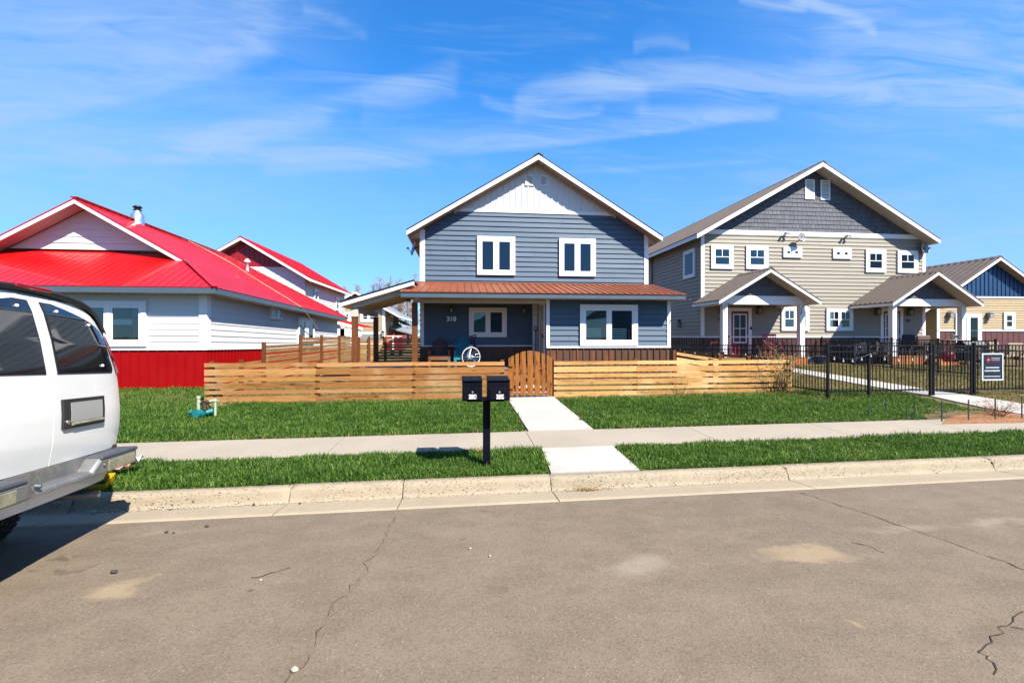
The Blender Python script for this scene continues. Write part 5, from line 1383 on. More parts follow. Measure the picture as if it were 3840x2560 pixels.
# ================================================================== WHITE VAN (only its tail is in the picture)
PSI = math.radians(7.2)
van = thing('white_van', 'dusty white passenger van parked against the kerb, seen from behind', 'van', (-3.215, 3.88, .17), rot=PSI, local=True)
PHI = math.radians(3.6)
def vt(x, y, z):                                           # lean with the camber
    return (x, y*math.cos(PHI)+z*math.sin(PHI), z*math.cos(PHI)-y*math.sin(PHI))
HW = [(.42, .90), (.55, .955), (.72, .972), (.90, .98), (1.10, .98), (1.30, .968), (1.42, .955), (1.55, .925), (1.70, .885), (1.82, .845), (1.92, .80), (2.0, .745), (2.05, .66), (2.085, .55), (2.112, .38), (2.125, .18)]
def hw(z):
    for (a, wa), (b, wb) in zip(HW, HW[1:]):
        if z <= b: return wa+(wb-wa)*max(0, (z-a))/(b-a)
    return HW[-1][1]
RXZ = [(.42, -.03), (.72, .006), (.86, .024), (.93, .03), (1.1, .028), (1.45, .0), (1.7, -.05), (1.92, -.11), (2.05, -.165), (2.125, -.25)]
def rx0(z):
    for (a, wa), (b, wb) in zip(RXZ, RXZ[1:]):
        if z <= b: return wa+(wb-wa)*max(0, (z-a))/(b-a)
    return RXZ[-1][1]
def rear(y, z, off=0.): return (rx0(z)-.022*(abs(y)/hw(z))**2-.035*(abs(y)/hw(z))**10+off, y, z)
zl_ = [.42, .55, .72, .80, .86, .90, .93, 1.0, 1.1, 1.2, 1.3, 1.42, 1.48, 1.55, 1.62, 1.70, 1.76, 1.82, 1.87, 1.92, 1.96, 2.0, 2.03, 2.05, 2.07, 2.085, 2.10, 2.112, 2.12, 2.125]
m = MB(vt)
cols = [-1, -.985, -.96, -.9, -.8, -.6, -.3, 0, .3, .6, .8, .9, .96, .985, 1]
vs = [rear(c*hw(z), z, -.014) for z in zl_ for c in cols]; nc = len(cols)
m.add(vs, [(j*nc+i, j*nc+i+1, (j+1)*nc+i+1, (j+1)*nc+i) for j in range(len(zl_)-1) for i in range(nc-1)], True)
# body sides and roof: rings from the tail to the nose
xs_ = [None, -.35, -1.0, -2.0, -3.4, -3.8, -4.3, -4.7, -5.2, -5.5, -5.6]
topz = [None, 2.13, 2.15, 2.15, 2.13, 2.05, 1.62, 1.22, 1.12, 1.0, .9]
wid = [None, 1, 1, 1, 1, 1, .99, .98, .96, .90, .82]
ring_n = len(zl_)
def ring(i):
    out = []
    for sgn in (-1, 1):
        zz = zl_ if sgn < 0 else zl_[::-1]
        for z in zz:
            if i == 0: out.append(rear(sgn*hw(z), z, -.014))
            else:
                zc = z if z <= .9 else .9+(z-.9)*(topz[i]-.9)/(2.125-.9)
                out.append((xs_[i]+(rx0(z)*.25 if i == 1 else 0), sgn*hw(z)*wid[i], min(zc, topz[i])))
    return out
vs = []
for i in range(len(xs_)): vs += ring(i)
L = 2*ring_n
m.add(vs, [(i*L+k, i*L+k+1, (i+1)*L+k+1, (i+1)*L+k) for i in range(len(xs_)-1) for k in range(L-1)], True)
m.add([vs[(len(xs_)-1)*L+k] for k in range(L)], [tuple(range(L))])
m.add([ring(1)[0], ring(1)[-1], ring(8)[-1], ring(8)[0]], [(0, 1, 2, 3)])
m.build('body', 'van_white', van)
def patch(y0f, y1f, za, zb, off, nz=14, ny=8, mb=None, tf=vt):
    mb = mb or MB(tf); vs = []
    for j in range(nz+1):
        z = za+(zb-za)*j/nz; a, b = y0f(z), y1f(z)
        for i in range(ny+1): vs.append(rear(a+(b-a)*i/ny, z, off))
    w = ny+1; mb.add(vs, [(j*w+i, j*w+i+1, (j+1)*w+i+1, (j+1)*w+i) for j in range(nz) for i in range(ny)], True)
    # rim back to the body
    rim = [vs[i] for i in range(w)]+[vs[j*w+ny] for j in range(1, nz+1)]+[vs[nz*w+i] for i in range(ny-1, -1, -1)]+[vs[j*w] for j in range(nz-1, 0, -1)]
    n = len(rim); mb.add(rim+[(p[0]-.03, p[1], p[2]) for p in rim], [(i, (i+1) % n, n+(i+1) % n, n+i) for i in range(n)])
    return mb
def yr_edge(z):                                            # outer edge of the glass, rounded at the top
    base = .815-.10*max(0, z-1.44)
    if z > 1.74: base -= .52*((z-1.74)/.26)**2.4
    if z < 1.48: base -= .03*(1-max(0, z-1.44)/.04)**2
    return max(.10, min(base, hw(z)-.10))
for sgn in (1, -1):
    ed = lambda z: (hw(z)-.055 if z > 1.42 else hw(z)-.022)
    lo, hi = (lambda z: .005), ed
    if sgn < 0: lo, hi = (lambda z: -ed(z)), (lambda z: -.005)
    d = patch(lo, hi, .715, 2.05, .0, 40, 14).build('rear_door', 'van_white', van)
    wl, wh = (lambda z: .075), yr_edge
    if sgn < 0: wl, wh = (lambda z: -yr_edge(z)), (lambda z: -.075)
    e = .016
    patch((lambda z: wl(z)-e), (lambda z: wh(z)+e), 1.43, 2.012, .004, 20, 8).build('window_seal', 'van_black', d)
    gl = patch(wl, wh, 1.445, 1.998, .008, 24, 10).build('door_glass', 'van_dark_glass', d)
    for (y, z) in ((.20, 1.95), (.58, 1.87), (.64, 1.50)):
        p = rear(sgn*y, z, .014); q = MB(vt); q.ball(p, .017, 10, 6, (.6, 1, .8)); q.build('glass_bolt', 'bolt_white', d)
    if sgn > 0:
        q = patch(lambda z: .085, lambda z: .615, .985, 1.225, .020, 4, 6); q.build('plate_surround', 'van_black', d)
        q = patch(lambda z: .165, lambda z: .575, 1.035, 1.195, .024, 4, 6); pr = q.build('licence_plate', 'plate_grey', d)
        q = MB(vt); a, b = rear(.17, 1.02, .03), rear(.57, 1.02, .03); q.tube(a, b, .012, .012, 8); q.build('pull_handle', 'van_inset', d)
        q = MB(vt); p = rear(.125, 1.04, .016); q.tube(p, (p[0]+.012, p[1], p[2]), .018, .017, 12); q.build('lock', 'lock_steel', d)
    else:
        pass
m = patch(lambda z: -.0055, lambda z: .0055, .72, 2.045, -.006, 24, 1); m.build('door_gap', 'groove_dark', van)
# roof spoiler lip with brake lamp
m = MB(vt)
ys_ = [i/24*2-1 for i in range(25)]
def lip(y, k):                                             # follows the roof edge
    zz = 2.145 if abs(y) < .18 else None
    if zz is None:
        for (a, wa), (b, wb) in zip(HW, HW[1:]):
            if wb <= abs(y) <= wa and a > 1: zz = a+(b-a)*(wa-abs(y))/(wa-wb); break
    return zz
edge = [(y, z) for z, y in [(1.82, .845), (1.92, .80), (2.0, .745), (2.05, .66), (2.085, .55), (2.112, .38), (2.125, .18)]]
edge = [(-y, z) for y, z in edge]+[(0, 2.128)]+[(y, z) for y, z in edge[::-1]]
v = []
for y, z in edge:
    zl2 = max(1.5, z-.055); x = rear(y*.95*min(1, hw(zl2)/max(.2, hw(z))), zl2)[0]; q = 1-.97*min(1, abs(y)/.845)**4; th_ = 1-.55*min(1, abs(y)/.845)**3
    v += [(x-.16, y*1.0, z+.014), (x+.045*q, y*1.004, z-.004), (x+.050*q, y*1.002, z-.026*th_), (x+.004, y*.99, z-.052*th_)]
m.add(v, [(4*i+k, 4*i+k+1, 4*i+5+k, 4*i+4+k) for i in range(len(edge)-1) for k in range(3)], True); m.build('roof_spoiler', 'van_black', van)
m = MB(vt); zz = rear(0, 2.07)[0]; m.bbox(-.30, zz+.056, -.18, .18, 2.098, 2.130, .006); m.build('brake_lamp', 'lens_red', van)
m = MB(vt)
# tail lamps
for sgn in (1, -1):
    vs = []; zt_ = [1.43, 1.50, 1.58, 1.66, 1.72, 1.78]
    for z in zt_:
        w = hw(z); b = .006
        vs += [rear(sgn*(w-.075), z, .010), rear(sgn*(w-.03), z, .020), (rear(sgn*w, z)[0]-.02, sgn*(w+.010), z), (rear(sgn*w, z)[0]-.14, sgn*(w+.006), z), (rear(sgn*w, z)[0]-.14, sgn*(w-.03), z)]
    q = MB(vt); q.add(vs, [(5*j+i, 5*j+i+1, 5*j+6+i, 5*j+5+i) for j in range(5) for i in range(4)], True); tlm = q.build('tail_lamp', 'lens_red', van)
    vs2 = []
    for z in (1.545, 1.60):
        w = hw(z); vs2 += [rear(sgn*(w-.065), z, .020), (rear(sgn*w, z)[0]-.012, sgn*(w+.015), z), (rear(sgn*w, z)[0]-.13, sgn*(w+.010), z)]
    q = MB(vt); q.add(vs2, [(0, 1, 4, 3), (1, 2, 5, 4)], True); q.build('reversing_lens', 'lens_clear', tlm)
# step bumper
m = MB(vt)
prof_c = [(-.10, .555), (.115, .555), (.135, .565), (.130, .585), (.105, .60), (-.08, .605)]
prof_e = [(-.10, .55), (.120, .55), (.140, .565), (.145, .665), (.125, .69), (-.08, .695)]
secs = [(-.99, prof_e), (-.40, prof_e), (-.31, prof_c), (.31, prof_c), (.40, prof_e), (.93, prof_e), (.99, [(x-.06 if x > 0 else x, z) for x, z in prof_e])]
secs[0] = (-.99, [(x-.06 if x > 0 else x, z) for x, z in prof_e]); secs.insert(1, (-.93, prof_e))
v = []
for y, p in secs: v += [(x, y, z) for x, z in p]
n = 6
m.add(v, [(i*n+k, i*n+(k+1) % n, (i+1)*n+(k+1) % n, (i+1)*n+k) for i in range(len(secs)-1) for k in range(n)])
m.add([v[k] for k in range(n)], [tuple(range(n))]); m.add([v[(len(secs)-1)*n+k] for k in range(n)], [tuple(range(n))])
bpo = m.build('rear_bumper', 'van_grey', van)
for a, b in ((.40, .955), (-.955, -.40)):
    m = MB(vt); m.bbox(-.06, .150, a, b, .672, .708, .012); m.build('bumper_pad', 'van_pad', bpo)
for a, b in ((.50, .90), (-.90, -.50)):
    m = MB(vt); m.bbox(.135, .1495, a, b, .565, .655, .004); m.build('bumper_inset', 'van_inset', bpo)
m = MB(vt); m.box(-.02, .02, -.40, .40, .60, .71); m.build('step_plate', 'van_grey', bpo)
m = MB(vt); m.box(-.06, -.02, -.93, .93, .60, .738); m.build('sill_gap', 'groove_dark', van)
for y in (.435, -.30):
    m = MB(vt); m.tube((.12, y, .63), (.152, y+.01, .625), .022, .016, 12); m.build('parking_sensor', 'van_pad', bpo)
# wheels, rear pair and front pair
def wheel(x, y, sgn):
    m = MB(vt); r = .405; w = .27
    m.lathe((x, y, .24), [(r-.10, -w/2), (r-.03, -w/2), (r-.005, -w/2+.03), (r, -w/2+.06), (r, w/2-.06), (r-.005, w/2-.03), (r-.03, w/2), (r-.10, w/2)], 36, 1)
    for i in range(44):
        t = 2*math.pi*i/44
        for yy, ph in ((-.09, 0), (-.03, .5), (.03, 0), (.09, .5)):
            tt = t+ph*2*math.pi/44; c = Vector((x+math.cos(tt)*(r+.004), y+yy, .24+math.sin(tt)*(r+.004)))
            d = Vector((-math.sin(tt), 0, math.cos(tt))); m.beam(tuple(c-d*.02), tuple(c+d*.02), .048, .022, up=(math.cos(tt), 0, math.sin(tt)))
    wh = m.build('wheel', 'rubber', van)
    m = MB(vt); m.lathe((x, y, .24), [(.05, -.02+sgn*.05), (.20, sgn*.03), (.27, sgn*.09), (.30, sgn*.125), (.305, sgn*.11), (.26, sgn*-.1)], 28, 1); m.build('rim', 'rim_steel', wh)
for x in (-1.15, -4.55):
    wheel(x, .80, 1); wheel(x, -.80, -1)
m = MB(vt); m.tube((-1.15, -.7, .24), (-1.15, .7, .24), .05, .05, 10); m.ball((-1.15, .05, .24), .15, 12, 8); m.build('axle', 'rubber', van)
m = MB(vt); m.tube((-.9, .45, .36), (.02, .62, .34), .03, .03, 10); m.build('exhaust', 'van_grey', van)
m = MB(vt); m.box(-5.2, -.30, -.86, .86, .38, .46); m.build('underbody', 'rubber', van)
# side glass, side trim and a front end for other points of view
for sgn in (1, -1):
    for a, b in ((-.45, -1.62), (-1.72, -2.9), (-3.0, -3.75)):
        zz_ = [1.47, 1.55, 1.65, 1.75, 1.85, 1.93]; v = []
        for z in zz_:
            for x in (a-.03*(z-1.47), (a+b)/2, b+.03*(z-1.47)): v.append((x, sgn*(hw(z)+.006), z))
        m = MB(vt); m.add(v, [(3*j+i, 3*j+i+1, 3*j+4+i, 3*j+3+i) for j in range(5) for i in range(2)], True); m.build('side_window', 'van_dark_glass', van, normals=False)
    m = MB(vt); m.bbox(-5.2, -.12, sgn*.985-.012, sgn*.985+.012, .74, .80, .006); m.build('side_moulding', 'van_black', van)
# ================================================================== PORCH THINGS
def deckchair(name, label, seatm, backm, legm, loc, rot, arm='chair_wood'):
    """slatted garden chair with a fan back, built facing -Y"""
    t = thing(name, label, 'garden chair', loc, 'slatted chairs on the blue house porch', rot, local=True)
    for i in range(7):
        c = i-3; w = .075; x = c*.083; zt = 1.00-.022*c*c
        m = MB(); y0, z0, y1, z1 = .16, .30, .42, zt
        m.slab([(x*.72-w*.42, y0, z0), (x*.72+w*.42, y0, z0), (x+w*.47, y1, z1-.015), (x, y1+.003, z1+.005), (x-w*.47, y1, z1-.015)], (0, .02, .008)); m.build('back_slat', backm, t)
    m = MB()
    for i in range(6):
        y = -.30+i*.085; m.slab([(-.27, y, .40-i*.017), (.27, y, .40-i*.017), (.27, y+.07, .386-i*.017), (-.27, y+.07, .386-i*.017)], (0, 0, -.02))
    m.build('seat', seatm, t)
    m = MB(); m.box(-.29, .29, -.335, -.312, .25, .40); m.build('front_rail', legm, t)
    for s in (-1, 1):
        m = MB(); m.bbox(s*.33-.06, s*.33+.06, -.36, .30, .555, .578, .005); m.build('arm_rest', arm, t)
        m = MB(); m.bbox(s*.32-.045, s*.32+.045, -.33, -.30, 0, .555, .004); m.build('leg', legm, t)
        m = MB(); m.slab([(s*.285-.011, -.31, .25), (s*.285-.011, -.31, .38), (s*.285-.011, .42, .12), (s*.285-.011, .42, 0.0)], (.022, 0, 0)); m.build('leg', legm, t)
    m = MB(); m.box(-.30, .30, .33, .352, .50, .56); m.build('back_rail', legm, t)
    return t
cx1 = at(1649, 1300, 15.55)[0]; cx2 = at(1737, 1300, 15.6)[0]
deckchair('garden_chair', 'dark weathered slatted chair left of the teal one on the porch', 'chair_weathered', 'chair_weathered', 'chair_wood', (cx1, 15.55, DZ), 0)
deckchair('garden_chair', 'bright teal slatted chair behind the bicycle wheel', 'chair_teal', 'chair_teal', 'chair_teal', (cx2+.02, 15.6, DZ), .10)
# bicycle, seen almost end on: front wheel turned towards the street
by = 14.95; bxp = at(1766, 1340, by)[0]
bk = thing('bicycle', 'white mountain bicycle leaning by the teal chair on the porch', 'bicycle', (bxp, by, DZ), rot=math.radians(80), local=True)
def wheelb(c, rot, par):
    r = .335; M = Matrix.Translation(c) @ Matrix.Rotation(rot, 4, 'Z')
    tf = lambda x, y, z: tuple(M @ Vector((x, y, z)))
    m = MB(tf); K = 40
    for i in range(K):
        a0, a1 = 2*math.pi*i/K, 2*math.pi*(i+1)/K
        m.tube((math.cos(a0)*r, 0, math.sin(a0)*r), (math.cos(a1)*r, 0, math.sin(a1)*r), .024, .024, 7, cap=False)
    w = m.build('wheel', 'rubber', par)
    m = MB(tf)
    for i in range(K):
        a0, a1 = 2*math.pi*i/K, 2*math.pi*(i+1)/K
        for o, rr in ((-.016, .018), (.016, .018)): m.tube((math.cos(a0)*(r-.022), o, math.sin(a0)*(r-.022)), (math.cos(a1)*(r-.022), o, math.sin(a1)*(r-.022)), .009, .009, 6, cap=False)
    m.build('rim', 'bike_white', w)
    m = MB(tf)
    for i in range(16):
        a = 2*math.pi*i/16; m.tube((math.cos(a)*.03, (-1)**i*.025, math.sin(a)*.03), (math.cos(a)*(r-.03), 0, math.sin(a)*(r-.03)), .0025, .0025, 4)
    m.tube((0, -.05, 0), (0, .05, 0), .025, .025, 10); m.tube((0, .03, 0), (0, .036, 0), .085, .085, 18); m.build('spokes', 'lock_steel', w)
    return w
FW, RW = Vector((-.0, 0, .36)), Vector((1.06, 0, .36))
wheelb(FW, math.radians(-58), bk); wheelb(RW, 0, bk)
m = MB()
HT, HB = Vector((.17, 0, .92)), Vector((.12, 0, .78)); BB = Vector((.62, 0, .33)); ST = Vector((.78, 0, .86))
for a, b, r in ((HB, BB, .030), (HT, ST, .024), (BB, ST, .022), (BB, RW, .014), (ST*.96, RW, .012), (HB, HT, .028)): m.tube(tuple(a), tuple(b), r, r, 10)
m.build('frame', 'metal_black', bk)
M = Matrix.Translation((.12, 0, 0)) @ Matrix.Rotation(math.radians(-58), 4, 'Z') @ Matrix.Translation((-.12, 0, 0)); tf = lambda x, y, z: tuple(M @ Vector((x, y, z)))
m = MB(tf)
for s in (-1, 1): m.tube((.0, s*.062, .36), (.075, s*.062, .62), .024, .022, 10); m.tube((.075, s*.062, .62), (.10, s*.055, .72), .018, .018, 8)
m.tube((.10, -.075, .72), (.10, .075, .72), .028, .028, 10); m.tube((.075, -.07, .645), (.075, .07, .645), .024, .024, 8); m.build('fork', 'bike_white', bk)
m = MB(tf); m.tube((.13, 0, .74), (.17, 0, 1.0), .018, .018, 8); m.tube((.17, 0, 1.0), (.09, 0, 1.03), .018, .018, 8)
for s in (-1, 1): m.tube((.09, 0, 1.03), (.10, s*.20, 1.06), .014, .014, 8); m.tube((.10, s*.20, 1.06), (.14, s*.33, 1.07), .020, .020, 8)
m.build('handlebar', 'metal_black', bk)
m = MB(); m.tube(tuple(ST), (.80, 0, .96), .014, .014, 8); m.slab([(.66, -.03, .97), (.66, .03, .97), (.92, .075, .98), (.92, -.075, .98)], (0, 0, .04)); m.build('saddle', 'rubber', bk)
m = MB(); m.tube((.62, -.04, .33), (.62, .05, .33), .085, .085, 18); m.tube((.62, .07, .33), (.70, .09, .18), .012, .012, 6); m.tube((.62, -.07, .33), (.54, -.09, .48), .012, .012, 6); m.build('crankset', 'lock_steel', bk)
# snow shovel in the porch corner
su = at(2007, 1290, YU-.12)[0]
sh = thing('shovel', 'black handled shovel leaning in the porch corner beside the door', 'shovel', (su, YU-.12, DZ))
m = MB(); m.tube((su, YU-.22, DZ+.1), (su+.03, YU-.07, DZ+1.22), .016, .016, 8); m.build('shaft', 'rubber', sh)
m = MB(); m.path([(su+.03, YU-.07, DZ+1.20), (su-.03, YU-.07, DZ+1.27), (su-.025, YU-.06, DZ+1.36), (su+.085, YU-.06, DZ+1.36), (su+.09, YU-.07, DZ+1.27), (su+.03, YU-.07, DZ+1.20)], .013, 8); m.build('grip', 'rubber', sh)
m = MB(); m.slab([(su-.18, YU-.25, DZ+.02), (su+.18, YU-.25, DZ+.02), (su+.16, YU-.19, DZ+.34), (su-.16, YU-.19, DZ+.34)], (0, .012, 0)); m.build('blade', 'metal_black', sh)

# duplex porches: seats, tables, tubs, grill
def slat_seat(name, label, cat, loc, rot, matn, w=.62, hb=.95, hs=.42, slats=9, group=None):
    t = thing(name, label, cat, loc, group, rot, local=True)
    m = MB(); m.box(-w/2, w/2, .24, .265, hb-.09, hb); m.box(-w/2, w/2, .22, .245, hs+.04, hs+.10)
    for i in range(slats):
        x = -w/2+.02+(w-.07)*i/(slats-1); m.slab([(x, .225, hs+.05), (x+.034, .225, hs+.05), (x+.034, .245, hb-.05), (x, .245, hb-.05)], (0, .015, 0))
    m.build('backrest', matn, t)
    m = MB(); m.bbox(-w/2, w/2, -.26, .24, hs-.03, hs, .006); m.build('seat', matn, t)
    for sx in (-1, 1):
        for y in (-.24, .24): m = MB(); m.bbox(sx*(w/2-.03)-.025, sx*(w/2-.03)+.025, y-.025, y+.025, 0, hs-.03 if y > 0 else .62, .004); m.build('leg', matn, t)
        m = MB(); m.bbox(sx*(w/2-.03)-.035, sx*(w/2-.03)+.035, -.28, .26, .62, .645, .004); m.build('arm_rest', matn, t)
    return t
def pos(px, Y): return at(px, 1300, Y)[0]
slat_seat('porch_chair', 'red chair seen side on, left of the white porch post', 'chair', (pos(2700, 19.5), 19.5, PD), math.radians(-80), 'chair_red')
slat_seat('porch_chair', 'crimson slatted bench right of the red front door', 'bench', (pos(2900, 19.4), 19.4, PD), math.radians(8), 'plastic_magenta', w=.78, hb=1.02)
t = thing('side_table', 'magenta plastic side table in front of the red front door', 'table', (pos(2750, 19.1), 19.1, PD), local=True)
m = MB(); m.bbox(-.24, .24, -.2, .2, .50, .535, .008); m.build('table_top', 'plastic_magenta', t)
for sx in (-1, 1):
    for sy in (-1, 1): m = MB(); m.bbox(sx*.18-.02, sx*.18+.02, sy*.15-.02, sy*.15+.02, 0, .50, .004); m.build('leg', 'plastic_magenta', t)
def tub(px, Y, label, w=.55, h=.32):
    x = pos(px, Y); t = thing('planter_tub', label, 'tub', (x, Y, g(x, Y)), None, 0, True); t.location.z = g(x, Y)
    m = MB(); prof_ = [(w*.36, 0), (w*.5, h), (w*.53, h), (w*.53, h-.03), (w*.47, h-.03), (w*.45, h*.6)]; m.lathe((0, 0, 0), prof_, 18); m.build('tub_body', 'tub_blue', t)
    m = MB(); m.lathe((0, 0, 0), [(w*.44, h*.6), (w*.44, h*.62)], 18); m.build('soil', 'stone_dark', t)
tub(3022, 19.4, 'blue plastic tub on the ground against the tan wall, left one'); tub(3075, 19.3, 'blue plastic tub on the ground left of the dividing railing', .6, .36)
# second porch clutter, in the order it shows from left to right
def cushion_chair(px, Y, z, label, fr, cu, rot=0., s=1.):
    t = thing('patio_chair', label, 'chair', (pos(px, Y), Y, z), None, rot, True)
    m = MB(); m.bbox(-.30*s, .30*s, .20*s, .30*s, .36*s, .95*s, .04); m.build('back_cushion', cu, t)
    m = MB(); m.bbox(-.30*s, .30*s, -.28*s, .22*s, .36*s, .46*s, .03); m.build('seat_cushion', cu, t)
    m = MB(); m.box(-.33*s, .33*s, -.30*s, .32*s, .30*s, .355*s); m.build('frame', fr, t)
    for sx in (-1, 1):
        for sy in (-1, 1): m = MB(); m.bbox(sx*.31*s-.02, sx*.31*s+.02, sy*.28*s-.02, sy*.28*s+.02, 0, .62*s, .004); m.build('leg', fr, t)
        m = MB(); m.box(sx*.31*s-.03, sx*.31*s+.03, -.31*s, .31*s, .62*s, .65*s); m.build('arm_rest', fr, t)
cushion_chair(3260, 19.2, PD-.3, 'navy cushioned patio chair left of the second front door', 'metal_black', 'cloth_navy', .2)
cushion_chair(3425, 19.6, PD, 'navy cushioned patio chair in the shade right of the second front door', 'metal_black', 'cloth_navy', -.1, 1.05)
cushion_chair(3478, 19.0, PD, 'taupe cushioned patio chair on the second porch behind the railing', 'chair_brown', 'cover_taupe', -.2, 1.0)
cushion_chair(3318, 18.9, PD-.2, 'taupe covered patio chair beside the left post of the second porch', 'chair_brown', 'cover_taupe', .3, .9)
cushion_chair(3755, 17.5, .55, 'sand coloured cushioned chair at the right edge behind the sign', 'chair_brown', 'cushion_sand', .2, 1.15)
cushion_chair(3830, 17.2, .55, 'sand coloured cushioned chair cut by the right edge of the picture', 'chair_brown', 'cushion_sand', -.2, 1.1)
cushion_chair(3700, 16.8, .5, 'dark brown bare patio chair behind the railing gate post', 'chair_brown', 'chair_brown', .4, .95)
t = thing('patio_table', 'pale topped patio table under the second porch roof edge', 'table', (pos(3545, 19.0), 19.0, PD), None, 0, True)
m = MB(); m.bbox(-.62, .62, -.4, .4, .70, .75, .012); m.build('table_top', 'table_pale', t)
for sx in (-1, 1):
    for sy in (-1, 1): m = MB(); m.bbox(sx*.54-.03, sx*.54+.03, sy*.34-.03, sy*.34+.03, 0, .70, .005); m.build('leg', 'chair_brown', t)
t = thing('flower_pot', 'pale green pot standing on the patio table', 'pot', (pos(3576, 18.9), 18.9, PD+.752), None, 0, True)
m = MB(); m.lathe((0, 0, 0), [(.09, 0), (.13, .20), (.145, .20), (.145, .24), (.12, .24), (.11, .15)], 16); m.build('pot', 'pot_teal', t)
t = thing('red_basket', 'red cloth seat in front of the pale patio table', 'seat', (pos(3548, 18.2), 18.2, .6), None, 0, True)
m = MB(); m.lathe((0, 0, 0), [(.16, .0), (.26, .35), (.33, .62), (.30, .62), (.22, .36), (.1, .3)], 16); m.build('basket', 'chair_red', t)
t = thing('barbecue_grill', 'black barbecue grill with open dark cover right of the second porch', 'grill', (pos(3640, 17.9), 17.9, .5), None, -.2, True)
m = MB(); m.bbox(-.42, .42, -.26, .26, .30, .82, .02); m.build('cabinet', 'metal_black', t)
m = MB(); pr_ = [(-.28, .83), (.28, .83), (.26, 1.05), (.08, 1.20), (-.14, 1.16), (-.27, 1.0)]; m.prism(pr_, 0, -.43, .43); m.build('hood', 'metal_black', t)
m = MB(); m.tube((-.3, -.33, .98), (.3, -.33, .98), .018, .018, 8); m.box(-.28, -.26, -.33, -.26, .97, .99); m.box(.26, .28, -.33, -.26, .97, .99); m.build('handle', 'lock_steel', t)
for sx in (-1, 1): m = MB(); m.bbox(sx*.62-.20, sx*.62+.20, -.24, .24, .80, .83, .006); m.build('side_shelf', 'cover_taupe', t)
for sx in (-1, 1):
    for sy in (-1, 1): m = MB(); m.bbox(sx*.38-.025, sx*.38+.025, sy*.22-.025, sy*.22+.025, 0, .30, .004); m.build('leg', 'metal_black', t)
t = thing('storage_box', 'long black deck box against the duplex wall behind the dividing railing', 'storage box', (pos(3250, 19.9), 19.7, .5), None, 0, True)
m = MB(); m.bbox(-1.15, 1.15, -.32, .32, 0, .95, .02); m.build('box_body', 'cloth_navy', t); m = MB(); m.bbox(-1.18, 1.18, -.35, .34, .955, 1.03, .02); m.build('lid', 'metal_black', t)
# shepherd hooks on the porch posts
for (px, py, lab) in ((2717, 1160, 'thin black hook on the left post of the first porch'), (3006, 1165, 'thin black hook on the right post of the first porch')):
    x, z = at(px, py, 18.4); t = thing('plant_hook', lab, 'hook', (x, 18.42, z), None, 0, True)
    m = MB(); m.path([(0, 0, -.12), (0, -.02, .12), (.05, -.05, .22), (.14, -.09, .26), (.24, -.12, .22), (.27, -.13, .14)], .011, 6); m.box(-.012, .012, -.0, .02, -.16, -.02); m.build('hook', 'metal_black', t)
# red trailer behind the far yard fence
x0_, x1_, _, zt_ = rect(1447, 1256, 1509, 1290, 30.5)
t = thing('utility_trailer', 'dark red box trailer with a white stripe behind the far slatted fence', 'trailer', ((x0_+x1_)/2, 30.5, .55))
m = MB(); m.bbox(x0_, x1_, 30.5, 33, 1.0, zt_, .03); m.build('trailer_body', 'trailer_red', t)
xa, xb_ = at(1471, 1260, 30.48)[0], at(1477, 1260, 30.48)[0]; m = MB(); m.box(xa, xb_, 30.485, 30.5, 1.02, zt_-.02); m.box(x0_+.02, x1_-.02, 30.487, 30.499, zt_-.10, zt_-.05); m.build('stripe', 'white_trim', t)
ux, uz = at(1493, 1262, 30.48); m = MB(); m.tube((ux, 30.5, uz), (ux, 30.48, uz), .07, .07, 14); m.build('marker', 'white_vinyl', t)
for x in (x0_+.25, x1_-.25): m = MB(); m.lathe((x, 31.6, .85), [(.10, -.1), (.32, -.1), (.34, 0), (.32, .1), (.10, .1)], 20, 0); m.build('wheel', 'rubber', t)

# ================================================================== LAWN THINGS
bf = thing('backflow_valve', 'pale green irrigation pipes with teal wrapped valve in the lawn', 'irrigation valve', (*onz(752, 1568, .27), .25))
bX, bY = onz(752, 1568, .27)
sc1 = F/(bY*CA+bX*SA)
def bp(px, py, dy=0.): return (at(px, py, bY+dy)[0], bY+dy, at(px, py, bY+dy)[1])
m = MB(); p = bp(744, 1483); q = bp(744, 1548); m.tube(q, p, .030, .030, 12); m.tube(p, (p[0], p[1], p[2]-.06), .038, .038, 12); m.build('riser_pipe', 'pvc_green', bf)
m = MB(); a, b = bp(744, 1508), bp(807, 1502, .04); m.tube(a, b, .024, .024, 10); m.ball(b, .036, 10, 8); m.tube(b, (b[0], b[1], g(b[0], b[1])), .024, .024, 10); m.tube(bp(797, 1503, .03), bp(803, 1502, .03), .034, .034, 10); m.build('cross_pipe', 'pvc_green', bf)
m = MB(); c = bp(766, 1508, .01); m.tube((c[0]-.05, c[1], c[2]), (c[0]+.09, c[1], c[2]), .042, .038, 10); m.tube((c[0], c[1], c[2]), (c[0]+.01, c[1], c[2]-.13), .05, .045, 10); m.tube((c[0]+.06, c[1], c[2]), (c[0]+.06, c[1], c[2]-.10), .03, .03, 8); m.ball((c[0]+.02, c[1]-.02, c[2]+.03), .04, 10, 6); m.build('valve', 'bronze', bf)
m = MB(); a, b = bp(735, 1551, -.10), bp(768, 1552, .12); m.tube(a, b, .088, .082, 18); m.tube(a, tuple(Vector(a)+(Vector(a)-Vector(b)).normalized()*.01), .075, .07, 18); m.build('insulated_valve', 'pvc_teal', bf)
m = MB(); a, b = bp(772, 1546, .05), bp(794, 1541, .10); m.tube(a, b, .055, .06, 14); m.ball(b, .058, 12, 8); m.tube(bp(710, 1545, .0), bp(722, 1546, .0), .042, .042, 12); m.build('valve_cap', 'pvc_teal', bf)
